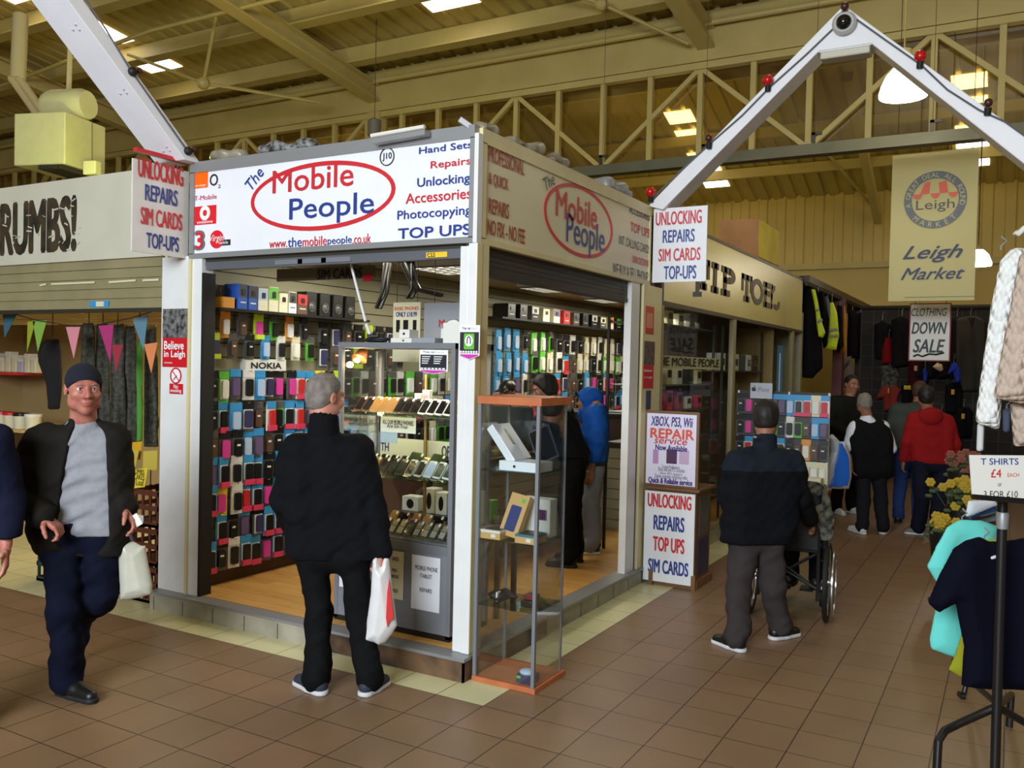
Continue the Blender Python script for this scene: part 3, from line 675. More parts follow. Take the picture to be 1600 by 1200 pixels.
for px, py in ((294, 236), (207, 112)): c = on('x', -2.59, px, py); MB().use(M_black).ball(c, 0.03, 10, 8).use(M_bulbd).ball(c+np.array((0, 0.05, 0.02)), 0.022, 8, 6).build('bulb', None, s, True)
MB().tube([on('x', -2.595, *p) for p in ((128, -10), (165, 45), (203, 108), (250, 175), (292, 235))], .006, 6).build('cable', M_cable, s)
# ---- shutter housings
def strip(name, label, lo, hi, m): return tag(MB().box(lo, hi).build(name, m, bev=0.004), label, 'shutter')
M_shut = M('shutter_grey', (104, 106, 112), 0.45, metal=0.3); M_shutd = M('shutter_dark', (58, 54, 44), 0.5, metal=0.2)
s = thing('roller_shutter', 'grey rolled-up shutter with a yellow sticker under the front fascia', 'shutter', (-1.47, 0.38, 2.38))
MB().box((-2.54, 0.33, 2.45), (-0.40, 0.45, 2.515)).build('housing', M_shutd, s); MB().box((-2.53, 0.325, 2.42), (-0.41, 0.37, 2.475)).build('bottom_rail', M_shut, s)
for x in (-1.75, -1.55, -1.35): MB().box((x-0.12, 0.318, 2.432), (x+0.12, 0.33, 2.462)).build('lock_plate', M_alud, s)
rect(s, 'sticker', ('y', 0.32), (666, 403), (699, 393), M('yellow_sticker', (236, 196, 40), 0.5)); line(s, 'C.S.S', ('y', 0.318), (668, 402), (680, 395), M_ink, bold=.02)
s = thing('roller_shutter', 'dark rolled-up shutter under the cream side fascia', 'shutter', (-0.38, 1.6, 2.36))
mb = MB()
for k in range(5): mb.box((-0.42+0.012*(k % 2), 0.44, 2.36+0.03*k), (-0.335, 2.9, 2.388+0.03*k))
mb.build('slats', M_shutd, s); MB().box((-0.43, 0.44, 2.335), (-0.33, 2.9, 2.362)).build('bottom_rail', M_shutd, s)
# ---- ceiling light panels of the shop
M_lp = M('lit_louvre_panel', (255, 250, 225), 0.5, emit=3.0)
for k, (px, py) in enumerate(((712, 417), (868, 448), (960, 466), (480, 420))):
    c = on('z', 2.64, px, py)
    if k == 3: c = np.array((-2.0, 1.4, 2.64))
    t = thing('ceiling_light', ('lit louvred ceiling light nearest the corner post', 'lit louvred ceiling light in the middle of the side opening', 'lit louvred ceiling light near the far end of the side opening', 'lit louvred ceiling light above the boxed goods at left')[k], 'light', (c[0], c[1], 2.61), 'louvred lights on the shop ceiling')
    MB().box((c[0]-0.28, c[1]-0.28, 2.615), (c[0]+0.28, c[1]+0.28, 2.62)).build('diffuser', M_lp, t); mb = MB()
    for j in range(6):
        for i2 in range(2):
            mb.box((c[0]-0.29+0.112*j, c[1]-0.29, 2.605), (c[0]-0.275+0.112*j, c[1]+0.29, 2.62)) if i2 else mb.box((c[0]-0.29, c[1]-0.29+0.112*j, 2.605), (c[0]+0.29, c[1]-0.275+0.112*j, 2.62))
    mb.build('louvre', M_alu, t)
    MB().box((c[0]-0.3, c[1]-0.3, 2.62), (c[0]+0.3, c[1]+0.3, 2.66)).build('housing', M_wpaint, t)
    lamp('AREA', 'ceiling_panel_light', (c[0], c[1], 2.595), (1.0, 0.96, 0.80), 12, 0.55, 0.55, (c[0], c[1], 0))
for y in (5.5, 7.2): lamp('AREA', 'ceiling_panel_light', (-1.9, y, 2.60), (1.0, 0.96, 0.80), 16, 0.55, 0.55, (-1.9, y, 0))  # further lamps assumed deeper in the shop, without fittings
# ---- notices on the pillars
PP = ('y', 0.298)
s = tag(rect(None, 'poster', PP, (254, 573), (297, 528), M('poster_red', (206, 28, 40), 0.4)), 'red and photo poster on the white front pillar', 'poster')
def stext(s, t, pl, lb, rt, m, **k): return line(s, t, pl, lb, rt, m, **k)
rect(s, 'photo', PP, (254, 528), (295, 482), M('match_photo', (128, 126, 124), 0.5, var=0.9, scale=26, second=(30, 30, 32), detail=6)).name = 'photo'
stext(s, 'Believe', PP, (257, 546), (288, 533), M_pwhite, bold=.03); stext(s, 'in Leigh', PP, (257, 561), (290, 548), M_pwhite, bold=.03); stext(s, 'www', PP, (257, 568), (270, 566), M_pwhite)
s = tag(rect(None, 'notice', PP, (265, 615), (286, 600), MATS['poster_red']), 'small red no smoking notice on the white front pillar', 'notice')
stext(s, 'No', PP, (272, 607), (279, 601), M_pwhite, bold=.02); stext(s, 'smoking', PP, (267, 614), (284, 608), M_pwhite, bold=.02)
o = on('y', .298, 275, 587); MB().use(M_pwhite).disc(o+np.array((0, 0.002, 0)), (0, -1, 0), 0.052, 24, 0.002, None, (1, 0, 0)).use(MATS['poster_red']).disc(o, (0, -1, 0), 0.058, 24, 0.004, 0.048, (1, 0, 0)).bar(o+np.array((-0.036, -0.003, 0.036)), o+np.array((0.036, -0.003, -0.036)), 0.009, 0.003).use(M_ink).bar(o+np.array((-0.02, -0.002, -0.03)), o+np.array((0.012, -0.002, 0.0)), 0.012, 0.002).build('prohibition_sign', None, s)
TP = ('x', -0.283)
s = tag(rect(None, 'poster', TP, (1004.5, 607), (1021, 571), MATS['poster_red']), 'red and dark poster on the cream side post', 'poster')
rect(s, 'photo', TP, (1006, 570), (1023, 534), M('dim_photo', (120, 96, 86), 0.5, var=0.8, scale=24, second=(50, 34, 32))); stext(s, 'Believe', TP, (1006, 581), (1018, 577), M_pwhite, bold=.02); stext(s, 'in Leigh', TP, (1006, 592), (1018, 588), M_pwhite, bold=.02)
s = tag(rect(None, 'poster', TP, (1008, 521), (1022, 480), M('poster_orange_red', (196, 52, 36), 0.4)), 'orange red notice at the top of the cream side post', 'poster'); rect(s, 'panel', TP, (1010, 512), (1020, 490), M('faded_print', (214, 140, 120), 0.5), 0.005)
s = tag(rect(None, 'leaflet', TP, (1009, 640), (1017, 610), M('navy_leaflet', (44, 56, 104), 0.4)), 'narrow navy leaflet below the red poster on the cream side post', 'leaflet')
# ================================================================== GOODS ON THE SLATTED WALL
C_ = {}
def cm(name, rgb, rough=0.45, **k):
    return M(name, rgb, rough, **k)
K = dict(blue=cm('card_blue', (58, 150, 206)), dblue=cm('card_deep_blue', (40, 84, 170)), pink=cm('case_pink', (218, 62, 150)), rose=cm('tab_rose', (216, 62, 96)), black=cm('case_black', (26, 24, 24), .35), white=cm('card_white', (226, 224, 214)),
         green=cm('card_green', (96, 190, 60)), lime=cm('card_lime', (196, 224, 44)), yellow=cm('card_yellow', (232, 208, 60)), red=cm('case_red', (196, 40, 40)), grey=cm('clear_pack_grey', (92, 90, 88), .2), purple=cm('case_purple', (104, 86, 122), .3),
         pale=cm('case_pale_blue', (176, 196, 222)), brown=cm('case_brown', (92, 66, 50)), orange=cm('card_orange', (226, 150, 50)), navy=cm('case_navy', (52, 50, 86)), cream=cm('card_cream', (222, 214, 180)), teal=cm('card_teal', (40, 120, 140)))
def rr(mb, c, w, h, r, n, u, v):
    """rounded rectangle slab"""
    pts = []; u = np.array(u, float); v = np.array(v, float)
    for sx, sy, a0 in ((1, 1, 0), (-1, 1, 90), (-1, -1, 180), (1, -1, 270)):
        for a in (0, 45, 90):
            t = math.radians(a0+a); pts.append(np.array(c)+u*(sx*(w/2-r)+r*math.cos(t))+v*(sy*(h/2-r)+r*math.sin(t)))
    return mb.prism(pts, n)
PK = {  # look, card, header, inner, case, tab
 'a': ('rose-tabbed blue pack with black phone case', 'blue', 'blue', 'white', 'black', 'rose'),
 'b': ('clear pack of black phone case', 'grey', 'black', None, 'black', None),
 'c': ('pack of bright pink phone case', 'grey', 'black', None, 'pink', None),
 'd': ('green-edged pack with white case', 'green', 'green', 'white', 'white', None),
 'e': ('yellow-edged pack with pink phone case', 'yellow', 'yellow', None, 'pink', None),
 'f': ('white-framed pack with red phone case', 'white', 'blue', None, 'red', 'rose'),
 'g': ('white pack with black phone case', 'white', 'white', None, 'black', None),
 'h': ('clear pack of purple phone case', 'grey', 'blue', None, 'purple', None),
 'i': ('blue pack with pale phone case', 'blue', 'blue', None, 'pale', None),
 'j': ('clear pack of brown phone case', 'grey', 'grey', None, 'brown', None),
 'k': ('green-framed pack with black phone case', 'green', 'grey', None, 'black', None),
 'l': ('lime-banded pack with navy phone case', 'lime', 'lime', None, 'navy', 'lime'),
 'm': ('lime-banded pack with pink phone case', 'lime', 'lime', None, 'pink', 'lime'),
 'n': ('cream pack with white accessory', 'cream', 'cream', None, 'white', None),
 'o': ('orange pack with white phone case', 'orange', 'orange', None, 'white', None),
 'p': ('pack of navy phone case', 'grey', 'black', 'white', 'navy', None)}
X1, Y1, Z1 = (1, 0, 0), (0, 1, 0), (0, 0, 1)
def make_pack(kind, w=0.10, h=0.215):
    look, card, head, inner, case, tb = PK[kind]
    t = thing('phone_case_pack', look, 'phone case')
    MB().box((-0.012, -w/2, -h), (0.0, w/2, -0.01)).build('backing_card', K[card], t)
    MB().box((-0.010, -w/2, -0.045), (0.004, w/2, 0.012)).build('header', K[head], t)
    if inner: MB().box((0.0, -w*0.40, -h+0.02), (0.006, w*0.40, -0.05)).build('inlay', K[inner], t)
    rr(MB(), (0.004, 0, -h*0.56), w*0.62, h*0.60, 0.012, (0.018, 0, 0), Y1, Z1).build('phone_case', K[case], t)
    if tb: MB().box((0.0, -w*0.44, -h), (0.026, w*0.44, -h+0.042)).build('tab', K[tb], t)
    if kind in 'bj': MB().box((0.02, -0.018, -h*0.5), (0.024, 0.012, -h*0.5+0.014)).build('price_label', K['white'], t)
    return t
PROTO = {}
HOOKS = []
def put_pack(kind, loc, label, group, scale=1.0, rz=0.0, tilt=0.0, look=None):
    look = look or PK[kind][0]
    if kind not in PROTO: o = make_pack(kind); PROTO[kind] = o
    else: o = copy_tree(PROTO[kind])
    o.location = loc; o.scale = (1, scale, scale); o.rotation_euler = (0, tilt, rz); o['label'] = label % look; o['group'] = group; return o
rows = [(1.71, 'bdhgipccfaeplbk'), (1.47, 'baipjfkafhbgcab'), (1.27, 'jcbihjbiaagcbai'), (1.07, 'hagaabaabiaagca'), (0.87, 'aegfacfagbaacfa'), (0.66, 'kabhpaabaacgabf'), (0.455, 'abgaacabgbafaba')]
rn = ['row under white name plate', 'second hook row', 'third hook row', 'fourth hook row', 'fifth hook row', 'sixth hook row', 'lowest hook row']
XW = -2.655
rg = random.Random(3)
for r, (z, ks) in enumerate(rows):
    for k, ch in enumerate(ks):
        y = 0.50+0.112*k+rg.uniform(-.012, .012)
        if r == 5 and k == 0: continue
        put_pack(ch, (XW+rg.uniform(0, .03), y, z+rg.uniform(-.008, .008)), '%s, '+ordinal(k+1)+' from left in '+rn[r], 'phone case packs on the left slatted wall', 1.0, rg.uniform(-.25, .12))
        HOOKS.append((y, z))
for r, z in enumerate((1.71, 1.47, 1.22)):
    for k in range(16):
        y = 2.22+0.135*k+rg.uniform(-.012, .012)
        put_pack(rg.choice('gnnbgjakd'), (XW+rg.uniform(0, .02), y, z), '%s, '+ordinal(k+1)+' in '+('upper', 'middle', 'lower')[r]+' row behind display case', 'packs behind the display case', 1.0, rg.uniform(-.2, .1)); HOOKS.append((y, z))
far = ['iiibddkbbgbnngnnppcf', 'iiiikdngfjnnbgdndgnjb', 'iihgcpbfpjbicbfcbphbf', 'aicbfpbaijbbfgcbaibh']
for r, (z, ks) in enumerate(zip((2.20, 1.95, 1.70, 1.46), far)):
    for k, ch in enumerate(ks):
        y = 4.55+0.215*k+rg.uniform(-.02, .02)
        put_pack(ch, (XW+rg.uniform(0, .02), y, z+rg.uniform(-.02, .02)), '%s, '+ordinal(k+1)+' in '+('top', 'second', 'third', 'fourth')[r]+' row through side opening', 'packs deep inside the shop', 1.12, rg.uniform(-.2, .1)); HOOKS.append((y, z))
up = [(2.14, 'ojmkob'), (1.985, 'ljbignk')]
upl = ['row under top shelf', 'row above white name plate']
for r, (z, ks) in enumerate(up):
    for k, ch in enumerate(ks):
        y = 0.60+0.165*k-(0.09 if r else 0)
        put_pack(ch, (XW+0.02, y, z), '%s, '+ordinal(k+1)+' in '+upl[r], 'big packs high on the left slatted wall', 0.84, rg.uniform(-.1, .05)); HOOKS.append((y, z))
hm = MB(); nh = 0
for y, z in HOOKS:
    b = MB().tube([(-2.70, y, z+0.006), (-2.615, y, z+0.006), (-2.61, y, z+0.014)], 0.0025, 5) if nh < 100 else hm.tube([(-2.70, y, z+0.006), (-2.61, y, z+0.006)], 0.0025, 4)
    if nh < 100: b.build('display_hook', M_alu, SW)
    nh += 1
o = hm.build('display_hooks', M_alu, SW); o['kind'] = 'stuff'
# name plate and hanging lettering
pa = on('x', -2.64, 384, 579); pb = on('x', -2.64, 447, 562)
s = tag(MB().box((-2.70, pa[1], pa[2]), (-2.64, pb[1], pb[2])).build('name_plate', K['white']), 'white name plate with black capitals on the left slatted wall', 'sign')
a = on('x', -2.678, 393, 576)
mb = MB(); put_text(mb, 'NOKIA', (-2.64, pa[1]+.05, pa[2]+.014), Y1, Z1, pb[1]-pa[1]-.1, 0.05, 0.06, lift=.002); mb.build('lettering', M_ink, s)
# shelves with boxes
def shelf(ya, yb, z, d=0.22, label=''):
    t = tag(MB().box((-2.70, ya, z-0.02), (-2.70+d, yb, z)).build('wall_shelf', K['black']), label, 'shelf'); return t
shelf(0.46, 2.1, 2.17, 0.2, 'dark wall shelf of boxed goods at top left of the shop')
shelf(4.3, 9.0, 2.33, 0.25, 'long dark wall shelf of speakers deep inside the shop')
def carton(name, lo, hi, face, side, label, group, cat='box', inset=None):
    t = thing(name, label, cat, ((lo[0]+hi[0])/2, (lo[1]+hi[1])/2, lo[2]), group)
    MB().box(lo, hi).build('carton', K[side] if isinstance(side, str) else side, t, bev=0.002)
    fx = hi[0]; h = hi[2]-lo[2]; w = hi[1]-lo[1]
    MB().box((fx, lo[1]+.004, lo[2]+h*0.48), (fx+0.002, hi[1]-.004, hi[2]-.006)).build('window', K[face], t)
    rr(MB(), (fx+0.002, (lo[1]+hi[1])/2, lo[2]+h*0.68), w*0.35, h*0.25, 0.006, (0.006, 0, 0), Y1, Z1).build('product', K['black'], t)
    MB().box((fx, lo[1]+w*.2, lo[2]+h*0.25), (fx+0.002, hi[1]-w*.2, lo[2]+h*0.30)).build('print', K['dblue' if side == 'white' else 'white'], t); return t
G = 'boxed goods on the top left shelf'
y = 0.63
for k, (fc, sd, hh, ww, lb) in enumerate((('grey', 'dblue', .185, .085, 'deep blue boxed handset with grey window'), ('grey', 'dblue', .18, .085, 'deep blue boxed handset beside its twin'), ('pale', 'cream', .17, .095, 'cream box with a pale window'), ('green', 'cream', .19, .095, 'cream box under a green lid'), ('cream', 'cream', .15, .09, 'plain cream carton'), ('grey', 'white', .17, .085, 'white carton with a grey window'), ('red', 'brown', .16, .11, 'dark box with a red and white picture'))):
    carton('boxed_handset', (-2.68, y, 2.17), (-2.53, y+ww, 2.17+hh), fc, sd, lb+' on top left shelf, '+ordinal(k+1)+' along', G); y += ww+0.012
t = thing('basket', 'tan tray with two dark spectacle frames at the left end of the top shelf', 'tray', (-2.6, 0.55, 2.17)); MB().box((-2.68, 0.50, 2.17), (-2.54, 0.60, 2.25)).build('tray', K['orange'], t)
for dy in (.53, .57): MB().disc((-2.6, dy, 2.30), (1, 0, 0), 0.028, 16, 0.006, 0.02, (0, 1, 0)).build('frame', M_black, t)
for k in range(4):
    y = 1.42+0.16*k; t = thing('black_speaker', 'dark boxed speaker, '+ordinal(k+1)+' of the black ones on the top left shelf', 'speaker', (-2.6, y, 2.17), 'dark speakers on the top left shelf')
    MB().box((-2.69, y-.06, 2.17), (-2.55, y+.06, 2.36)).build('cabinet', K['black'], t, bev=.006); MB().disc((-2.55, y, 2.24), (1, 0, 0), .04, 18, .004, .03, (0, 1, 0)).build('cone_ring', K['grey'], t); MB().ball((-2.549, y, 2.24), (.008, .028, .028)).build('cone', K['grey'], t, True)
spk = [('black', 'black'), ('black', 'black'), ('white', 'grey'), ('cream', 'cream'), ('purple', 'cream'), ('red', 'red'), ('black', 'brown'), ('grey', 'black'), ('white', 'black'), ('cream', 'grey'), ('orange', 'cream'), ('green', 'black'), ('grey', 'black'), ('black', 'grey'), ('cream', 'cream'), ('cream', 'cream')]
for k, (fc, sd) in enumerate(spk):
    y = 4.5+0.28*k; hh = .16+.05*((k*7) % 3)
    carton('boxed_speaker', (-2.68, y, 2.33), (-2.5, y+.17, 2.33+min(hh, .17)), fc, sd, 'boxed item with a %s front, %s from the left on the long high shelf' % ({'dblue': 'blue'}.get(fc, fc), ordinal(k+1)), 'boxed items on the long high shelf')
# overhead lettering board, price poster, grey banner inside
s = thing('overhead_sign', 'dim olive board of dark capitals hung just inside the front shutter', 'sign', on('y', .80, 530, 445)); P2 = ('y', .80)
p = on('y', .80, 432, 440); q = on('y', .80, 585, 414); MB().box((p[0], .802, p[2]), (q[0], .812, q[2])).build('board', M('olive_board', (104, 100, 76), .6), s)
line(s, 'SIM CARDS', P2, (496, 437), (566, 418), K['black'], bold=.02); rect(s, 'red_patch', P2, (568, 440), (581, 427), K['red']); wires(s, ((p[0]+.05, .807, q[2]), (q[0]-.05, .807, q[2])), 2.66)
for k, (pa, pb, pc) in enumerate((((606, 425), (600, 455), (592, 482)), ((640, 424), (645, 452), (640, 466)), ((622, 440), (650, 452), (690, 462)))):
    P = [at(x, y, 7.0) for x, y in (pa, pb, pc)]; P[0] = np.array((P[0][0], P[0][1], 2.67)); mb = MB()
    for j in range(4): mb.tube([x+np.array((.03*math.sin(j*1.7+i), .03*math.cos(j*2+i), 0)) for i, x in enumerate(P)], .014, 6)
    tag(mb.build('cable_loom', K['black'], None, True), ('black cable loom hanging from the shop ceiling by the white pole', 'black cable loom hanging above the cream price poster', 'black cable loom hanging nearer the corner post')[k], 'cable', 'cable looms under the shop ceiling')
dk = 0
for r, z in enumerate((2.12, 1.95)):
    for k in range(8):
        y = 1.66+.15*k; put_pack('bpjblbpjb'[(k+r) % 9], (XW+.02, y, z), '%s, '+ordinal(k+1)+' in '+('upper', 'lower')[r]+' dark row beside the white pole', 'dark headset packs beside the white pole', .95, rg.uniform(-.15, .05))
a = on('y', 1.25, 613, 565); b = on('y', 1.25, 657, 472)
s = tag(MB().box((a[0], 1.25, a[2]), (b[0], 1.256, b[2])).build('price_poster', K['cream']), 'cream price poster with red and blue lettering above the phone display case', 'poster')
wires(s, ((a[0]+.03, 1.253, b[2]), (b[0]-.03, 1.253, b[2])), 2.66); P2 = ('y', 1.25)
line(s, 'BASIC PHONES', P2, (617, 485), (655, 479), M('orange_lettering', (214, 96, 40), .4), bold=.03); line(s, 'ONLY £18.99', P2, (619, 495), (652, 487), M_blue, bold=.03)
for px, wd in ((622, 3), (634, 4), (648, 3)):
    rect(s, 'picture', P2, (px-wd, 519), (px+wd, 500), K['black'], .004)
s = tag(MB().box((on('y', 1.25, 660, 500)[0], 1.27, 1.9), (-0.85, 1.278, 2.24)).build('banner_board', M('silver_banner', (150, 152, 156), .4)), 'grey banner with red letters behind the corner post', 'sign')
wires(s, ((-1.25, 1.274, 2.24), (-.9, 1.274, 2.24)), 2.66)
line(s, 'Mobile', ('y', 1.268), (686, 511), (722, 499), M_red, bold=.02)
# slatted counter inside
t = thing('shop_counter', 'slatted-front counter with a dark top inside the side opening', 'counter', (-1.7, 2.8, 0.137))
mb = MB(); z = .14
while z < .98: mb.box((-1.42, 1.45, z), (-1.40, 4.3, z+.098)); z += .105
mb.build('slatted_front', M_slat, t); MB().box((-1.9, 1.46, .137), (-1.42, 4.3, .99)).build('carcass', M_brown, t); MB().box((-1.95, 1.40, .99), (-1.33, 4.36, 1.03)).build('top', M('counter_top', (58, 44, 34), .35), t, bev=.004)
MB().box((-1.40, 1.41, .137), (-1.37, 1.47, .98)).build('corner_strip', K['black'], t)
t = thing('shop_counter', 'dark high counter behind the blue hooded customer', 'counter', (-1.45, 4.75, 0.137))
mb = MB(); z = .14
while z < .9: mb.box((-0.99, 4.42, z), (-0.97, 5.2, z+.098)); mb.box((-1.95, 4.42, z), (-.98, 4.44, z+.098)); z += .105
mb.build('slatted_front', M_slat, t); MB().box((-1.95, 4.44, .137), (-0.99, 5.2, 1.3)).build('carcass', M_brown, t); MB().box((-1.95, 4.40, 1.3), (-.96, 5.2, 1.33)).build('top', K['black'], t)
for k in range(5): put_pack('bfgai'[k], (-.94, 5.0, 1.45-.2*k), '%s, '+ordinal(k+1)+' from top on high counter end', 'packs on the end of the high counter', 1.0, 0)
# ================================================================== PHONE DISPLAY CASE
M_glass = glass('clear_glass', (251, 253, 252), .10)
M_shelfg = glass('shelf_glass', (214, 232, 222), .15)
M_panel = M('grey_panel', (128, 130, 136), .45, var=.05)
t = thing('display_case', 'tall aluminium framed glass case of used phones left of the corner post', 'display case', (-.93, .62, .137))
cx0, cx1, cy0, cy1, zt = -1.40, -.50, .42, .86, 1.93
mb = MB()
for x in (cx0, cx1-.03):
    for y in (cy0, cy1-.03): mb.box((x, y, .15), (x+.03, y+.03, zt))
mb.build('frame_post', M_alud, t)
mb = MB().box((cx0, cy0-.004, zt-.035), (cx1, cy1, zt)); mb.build('top_frame', M_alud, t); MB().box((cx0, cy0, .135), (cx1, cy1, .17)).build('base', K['black'], t)
MB().box((cx0+.03, cy0+.004, .17), (cx1-.03, cy0+.014, .66)).build('lower_panel', M_panel, t); MB().box((cx0+.03, cy0-.002, .655), (cx1-.03, cy0+.02, .705)).build('rail', M_alud, t); MB().box((cx0+.004, cy0+.03, .17), (cx0+.012, cy1-.03, .66)).build('lower_panel', M_panel, t)
MB().box((cx0+.03, cy0+.008, .705), (cx1-.03, cy0+.013, zt-.035)).build('front_glass', M_glass, t); MB().box((cx0+.006, cy0+.03, .705), (cx0+.011, cy1-.03, zt-.035)).build('side_glass', M_glass, t); MB().box((cx1-.011, cy0+.03, .705), (cx1-.006, cy1-.03, zt-.035)).build('side_glass', M_glass, t)
SH = (1.475, 1.085, .715)
for z in SH: MB().box((cx0+.02, cy0+.02, z-.008), (cx1-.02, cy1-.02, z)).build('shelf', M_shelfg if z > .8 else M_panel, t)
MB().tube([on('y', .80, 666, 585), on('y', .80, 663, 830)], .012, 8).build('standard', M('brass_upright', (190, 150, 84), .3, metal=.7), t, True)
lc = on('y', .60, 559, 563)
bt = thing('spot_bulb', 'glowing orange halogen bulb in the upper left of the display case', 'bulb', lc)
MB().ball(lc, .016, 12, 8).build('globe', M('halogen_glow', (255, 196, 120), .4, emit=40.0), bt, True); MB().lathe([(0, 0), (.05, 0), (.03, .07), (0, .07)], lc+np.array((0, .02, .01)), 14, (0, .6, .8)).build('reflector', M('copper_reflector', (200, 120, 80), .25, metal=.6), bt, True)
lamp('POINT', 'halogen_light', tuple(lc+np.array((.03, -.03, -.03))), (1.0, .62, .28), 5, .02)
for z in (1.04, 1.43): lamp('POINT', 'case_fill', (-1.15, .50, z), (1.0, .70, .36), 1.3, .02)  # fill lamps added inside the case, without fittings
lamp('AREA', 'case_top_fill', (-.95, .62, 1.88), (1.0, .86, .62), 7, .7, .06, (-.95, .6, 0))  # fill added under the case top, no tube built
# phones on stands
M_scr = M('phone_screen', (20, 20, 22), .12); M_tagw = M('price_tag', (244, 240, 226), .6); M_acr = glass('acrylic_stand', (236, 238, 232), .25)
PH = {}
def make_phone(kind):
    body, scr, w, h = {'black': (K['black'], M_scr, .060, .118), 'white': (K['white'], M_scr, .060, .120), 'gold': (M('gold_phone', (206, 168, 104), .25, metal=.5), M('gold_screen', (150, 112, 66), .15), .060, .120), 'bronze': (M('bronze_phone', (120, 84, 52), .3, metal=.4), M_scr, .060, .116), 'pale': (K['white'], K['pale'], .062, .122), 'tablet': (K['black'], M('green_screen', (60, 66, 34), .12), .12, .15), 'key': (M('grey_handset', (88, 84, 78), .35), M('handset_screen', (150, 140, 110), .3), .048, .105)}[kind]
    t = thing('mobile_phone', 'phone', 'phone'); n = unit((0, -.78, .62)); v = unit((.10, .62, .78)); u = unit(np.cross(v, n)); c = v*(h/2+.012)
    rr(MB(), c, w, h, .010, n*.009, u, v).build('body', body, t)
    if kind == 'key':
        rr(MB(), c+v*h*.2+n*.009, w*.72, h*.36, .003, n*.001, u, v).build('screen', scr, t); mb = MB()
        for i in range(4):
            for j in range(3): mb.obox(c+n*.0095+u*(j-1)*w*.26-v*(h*.08+i*h*.10), u*w*.09, v*h*.03, n*.001)
        mb.build('keypad', K['white'], t)
    else: rr(MB(), c+n*.009, w*.88, h*(.80 if kind != 'tablet' else .9), .003, n*.0008, u, v).build('screen', scr, t)
    rr(MB(), c+n*.0105+v*h*.40+u*w*.28, .016, .024, .006, n*.001, u, v).build('price_tag', M_tagw, t)
    mb = MB().obox(c-n*.004, u*w*.48, v*h*.5, n*.0015); mb.obox(np.array((0, -.012, .006)), u*w*.48, n*.014, v*.004); mb.obox(np.array((0, .06, .004)), u*w*.45, np.array((0, .05, 0)), np.array((0, 0, .002))); mb.build('stand', M_acr, t)
    return t
def phones(xs, y, z, kinds, where, group):
    for k, (x, kd) in enumerate(zip(xs, kinds)):
        nm = {'key': 'grey button phone', 'tablet': 'wide black tablet phone', 'pale': 'pale-screened phone', 'gold': 'gold phone', 'bronze': 'bronze phone', 'white': 'white-framed phone', 'black': 'black phone'}[kd]
        if kd not in PH: o = make_phone(kd); PH[kd] = o
        else: o = copy_tree(PH[kd])
        o.location = (x, y, z); o['label'] = '%s, %s from the left %s' % (nm, ordinal(k+1), where); o['group'] = group; o['category'] = 'phone'
ks = ['bronze', 'bronze', 'gold', 'gold', 'gold', 'black', 'black', 'black', 'white', 'white', 'white', 'white', 'white']
phones([-1.31+.0635*k for k in range(13)], .50, SH[0], ks, 'on the upper glass shelf', 'phones on the upper glass shelf')
phones([-1.34+.085*k for k in range(10)], .66, SH[1]+.001, ['black', 'black', 'black', 'black', 'tablet', 'gold', 'tablet', 'black', 'black', 'white'], 'in the back row of the middle shelf', 'phones at the back of the middle shelf')
phones([-1.33+.072*k for k in range(11)], .50, SH[1]+.001, ['black', 'gold', 'gold', 'bronze', 'black', 'black', 'white', 'white', 'pale', 'white', 'white'], 'in the front row of the middle shelf', 'phones at the front of the middle shelf')
phones([-1.34+.09*k for k in range(9)], .66, SH[2]+.001, ['gold', 'bronze', 'gold', 'bronze', 'gold', 'gold', 'black', 'black', 'gold'], 'in the back row of the bottom shelf', 'phones at the back of the bottom shelf')
phones([-1.33+.0635*k for k in range(13)], .49, SH[2]+.001, ['key', 'black', 'key', 'black', 'key', 'key', 'key', 'black', 'key', 'key', 'key', 'key', 'key'], 'in the front row of the bottom shelf', 'phones at the front of the bottom shelf')
for k, (px, py, wd, hh) in enumerate(((655, 622, .05, .075), (668, 612, .055, .10))):
    a = on('y', .70, px, py); t = thing('boxed_phone', ('plain white', 'taller white and rose')[k]+' phone carton behind the upper shelf phones', 'box', (a[0], .70, SH[0])); MB().box((a[0]-wd/2, .68, SH[0]), (a[0]+wd/2, .72, SH[0]+hh+.06)).build('carton', K['white'], t, bev=.004)
    if k: MB().box((a[0]-wd*.35, .678, SH[0]+.05), (a[0]+wd*.35, .68, SH[0]+.13)).build('print', cm('rose_print', (220, 170, 160)), t)
# low stock table seen between the shelves
t = thing('stock_table', 'low dark stock table behind the phone display case', 'table', (-.95, 1.12, .137)); MB().box((-1.36, .98, .74), (-.50, 1.26, .77)).build('top', K['black'], t)
for x in (-1.34, -.54):
    for y in (1.0, 1.22): MB().box((x, y, .137), (x+.03, y+.03, .74)).build('leg', K['black'], t)
for k, (x, w, h, c2, nm) in enumerate(((-1.26, .14, .10, 'white', 'white box lying'), (-1.10, .09, .17, 'white', 'taller white mouse box standing'), (-1.00, .09, .15, 'white', 'shorter white mouse box standing'), (-.88, .12, .06, 'dblue', 'deep blue folder lying'), (-.75, .08, .16, 'black', 'black box with a white label standing'), (-.64, .08, .13, 'green', 'green edged box standing'))):
    t = thing('stock_box', nm+' on the low stock table behind the display case', 'box', (x, 1.1, .77)); MB().box((x-w/2, 1.04, .77), (x+w/2, 1.14, .77+h)).build('carton', K[c2], t, bev=.003)
    MB().disc((x, 1.04, .77+h*.5), (0, -1, 0), (w*.22, h*.34), 16, .002, None, X1).build('picture', K['white' if c2 in ('black', 'dblue', 'green') else 'black'], t)
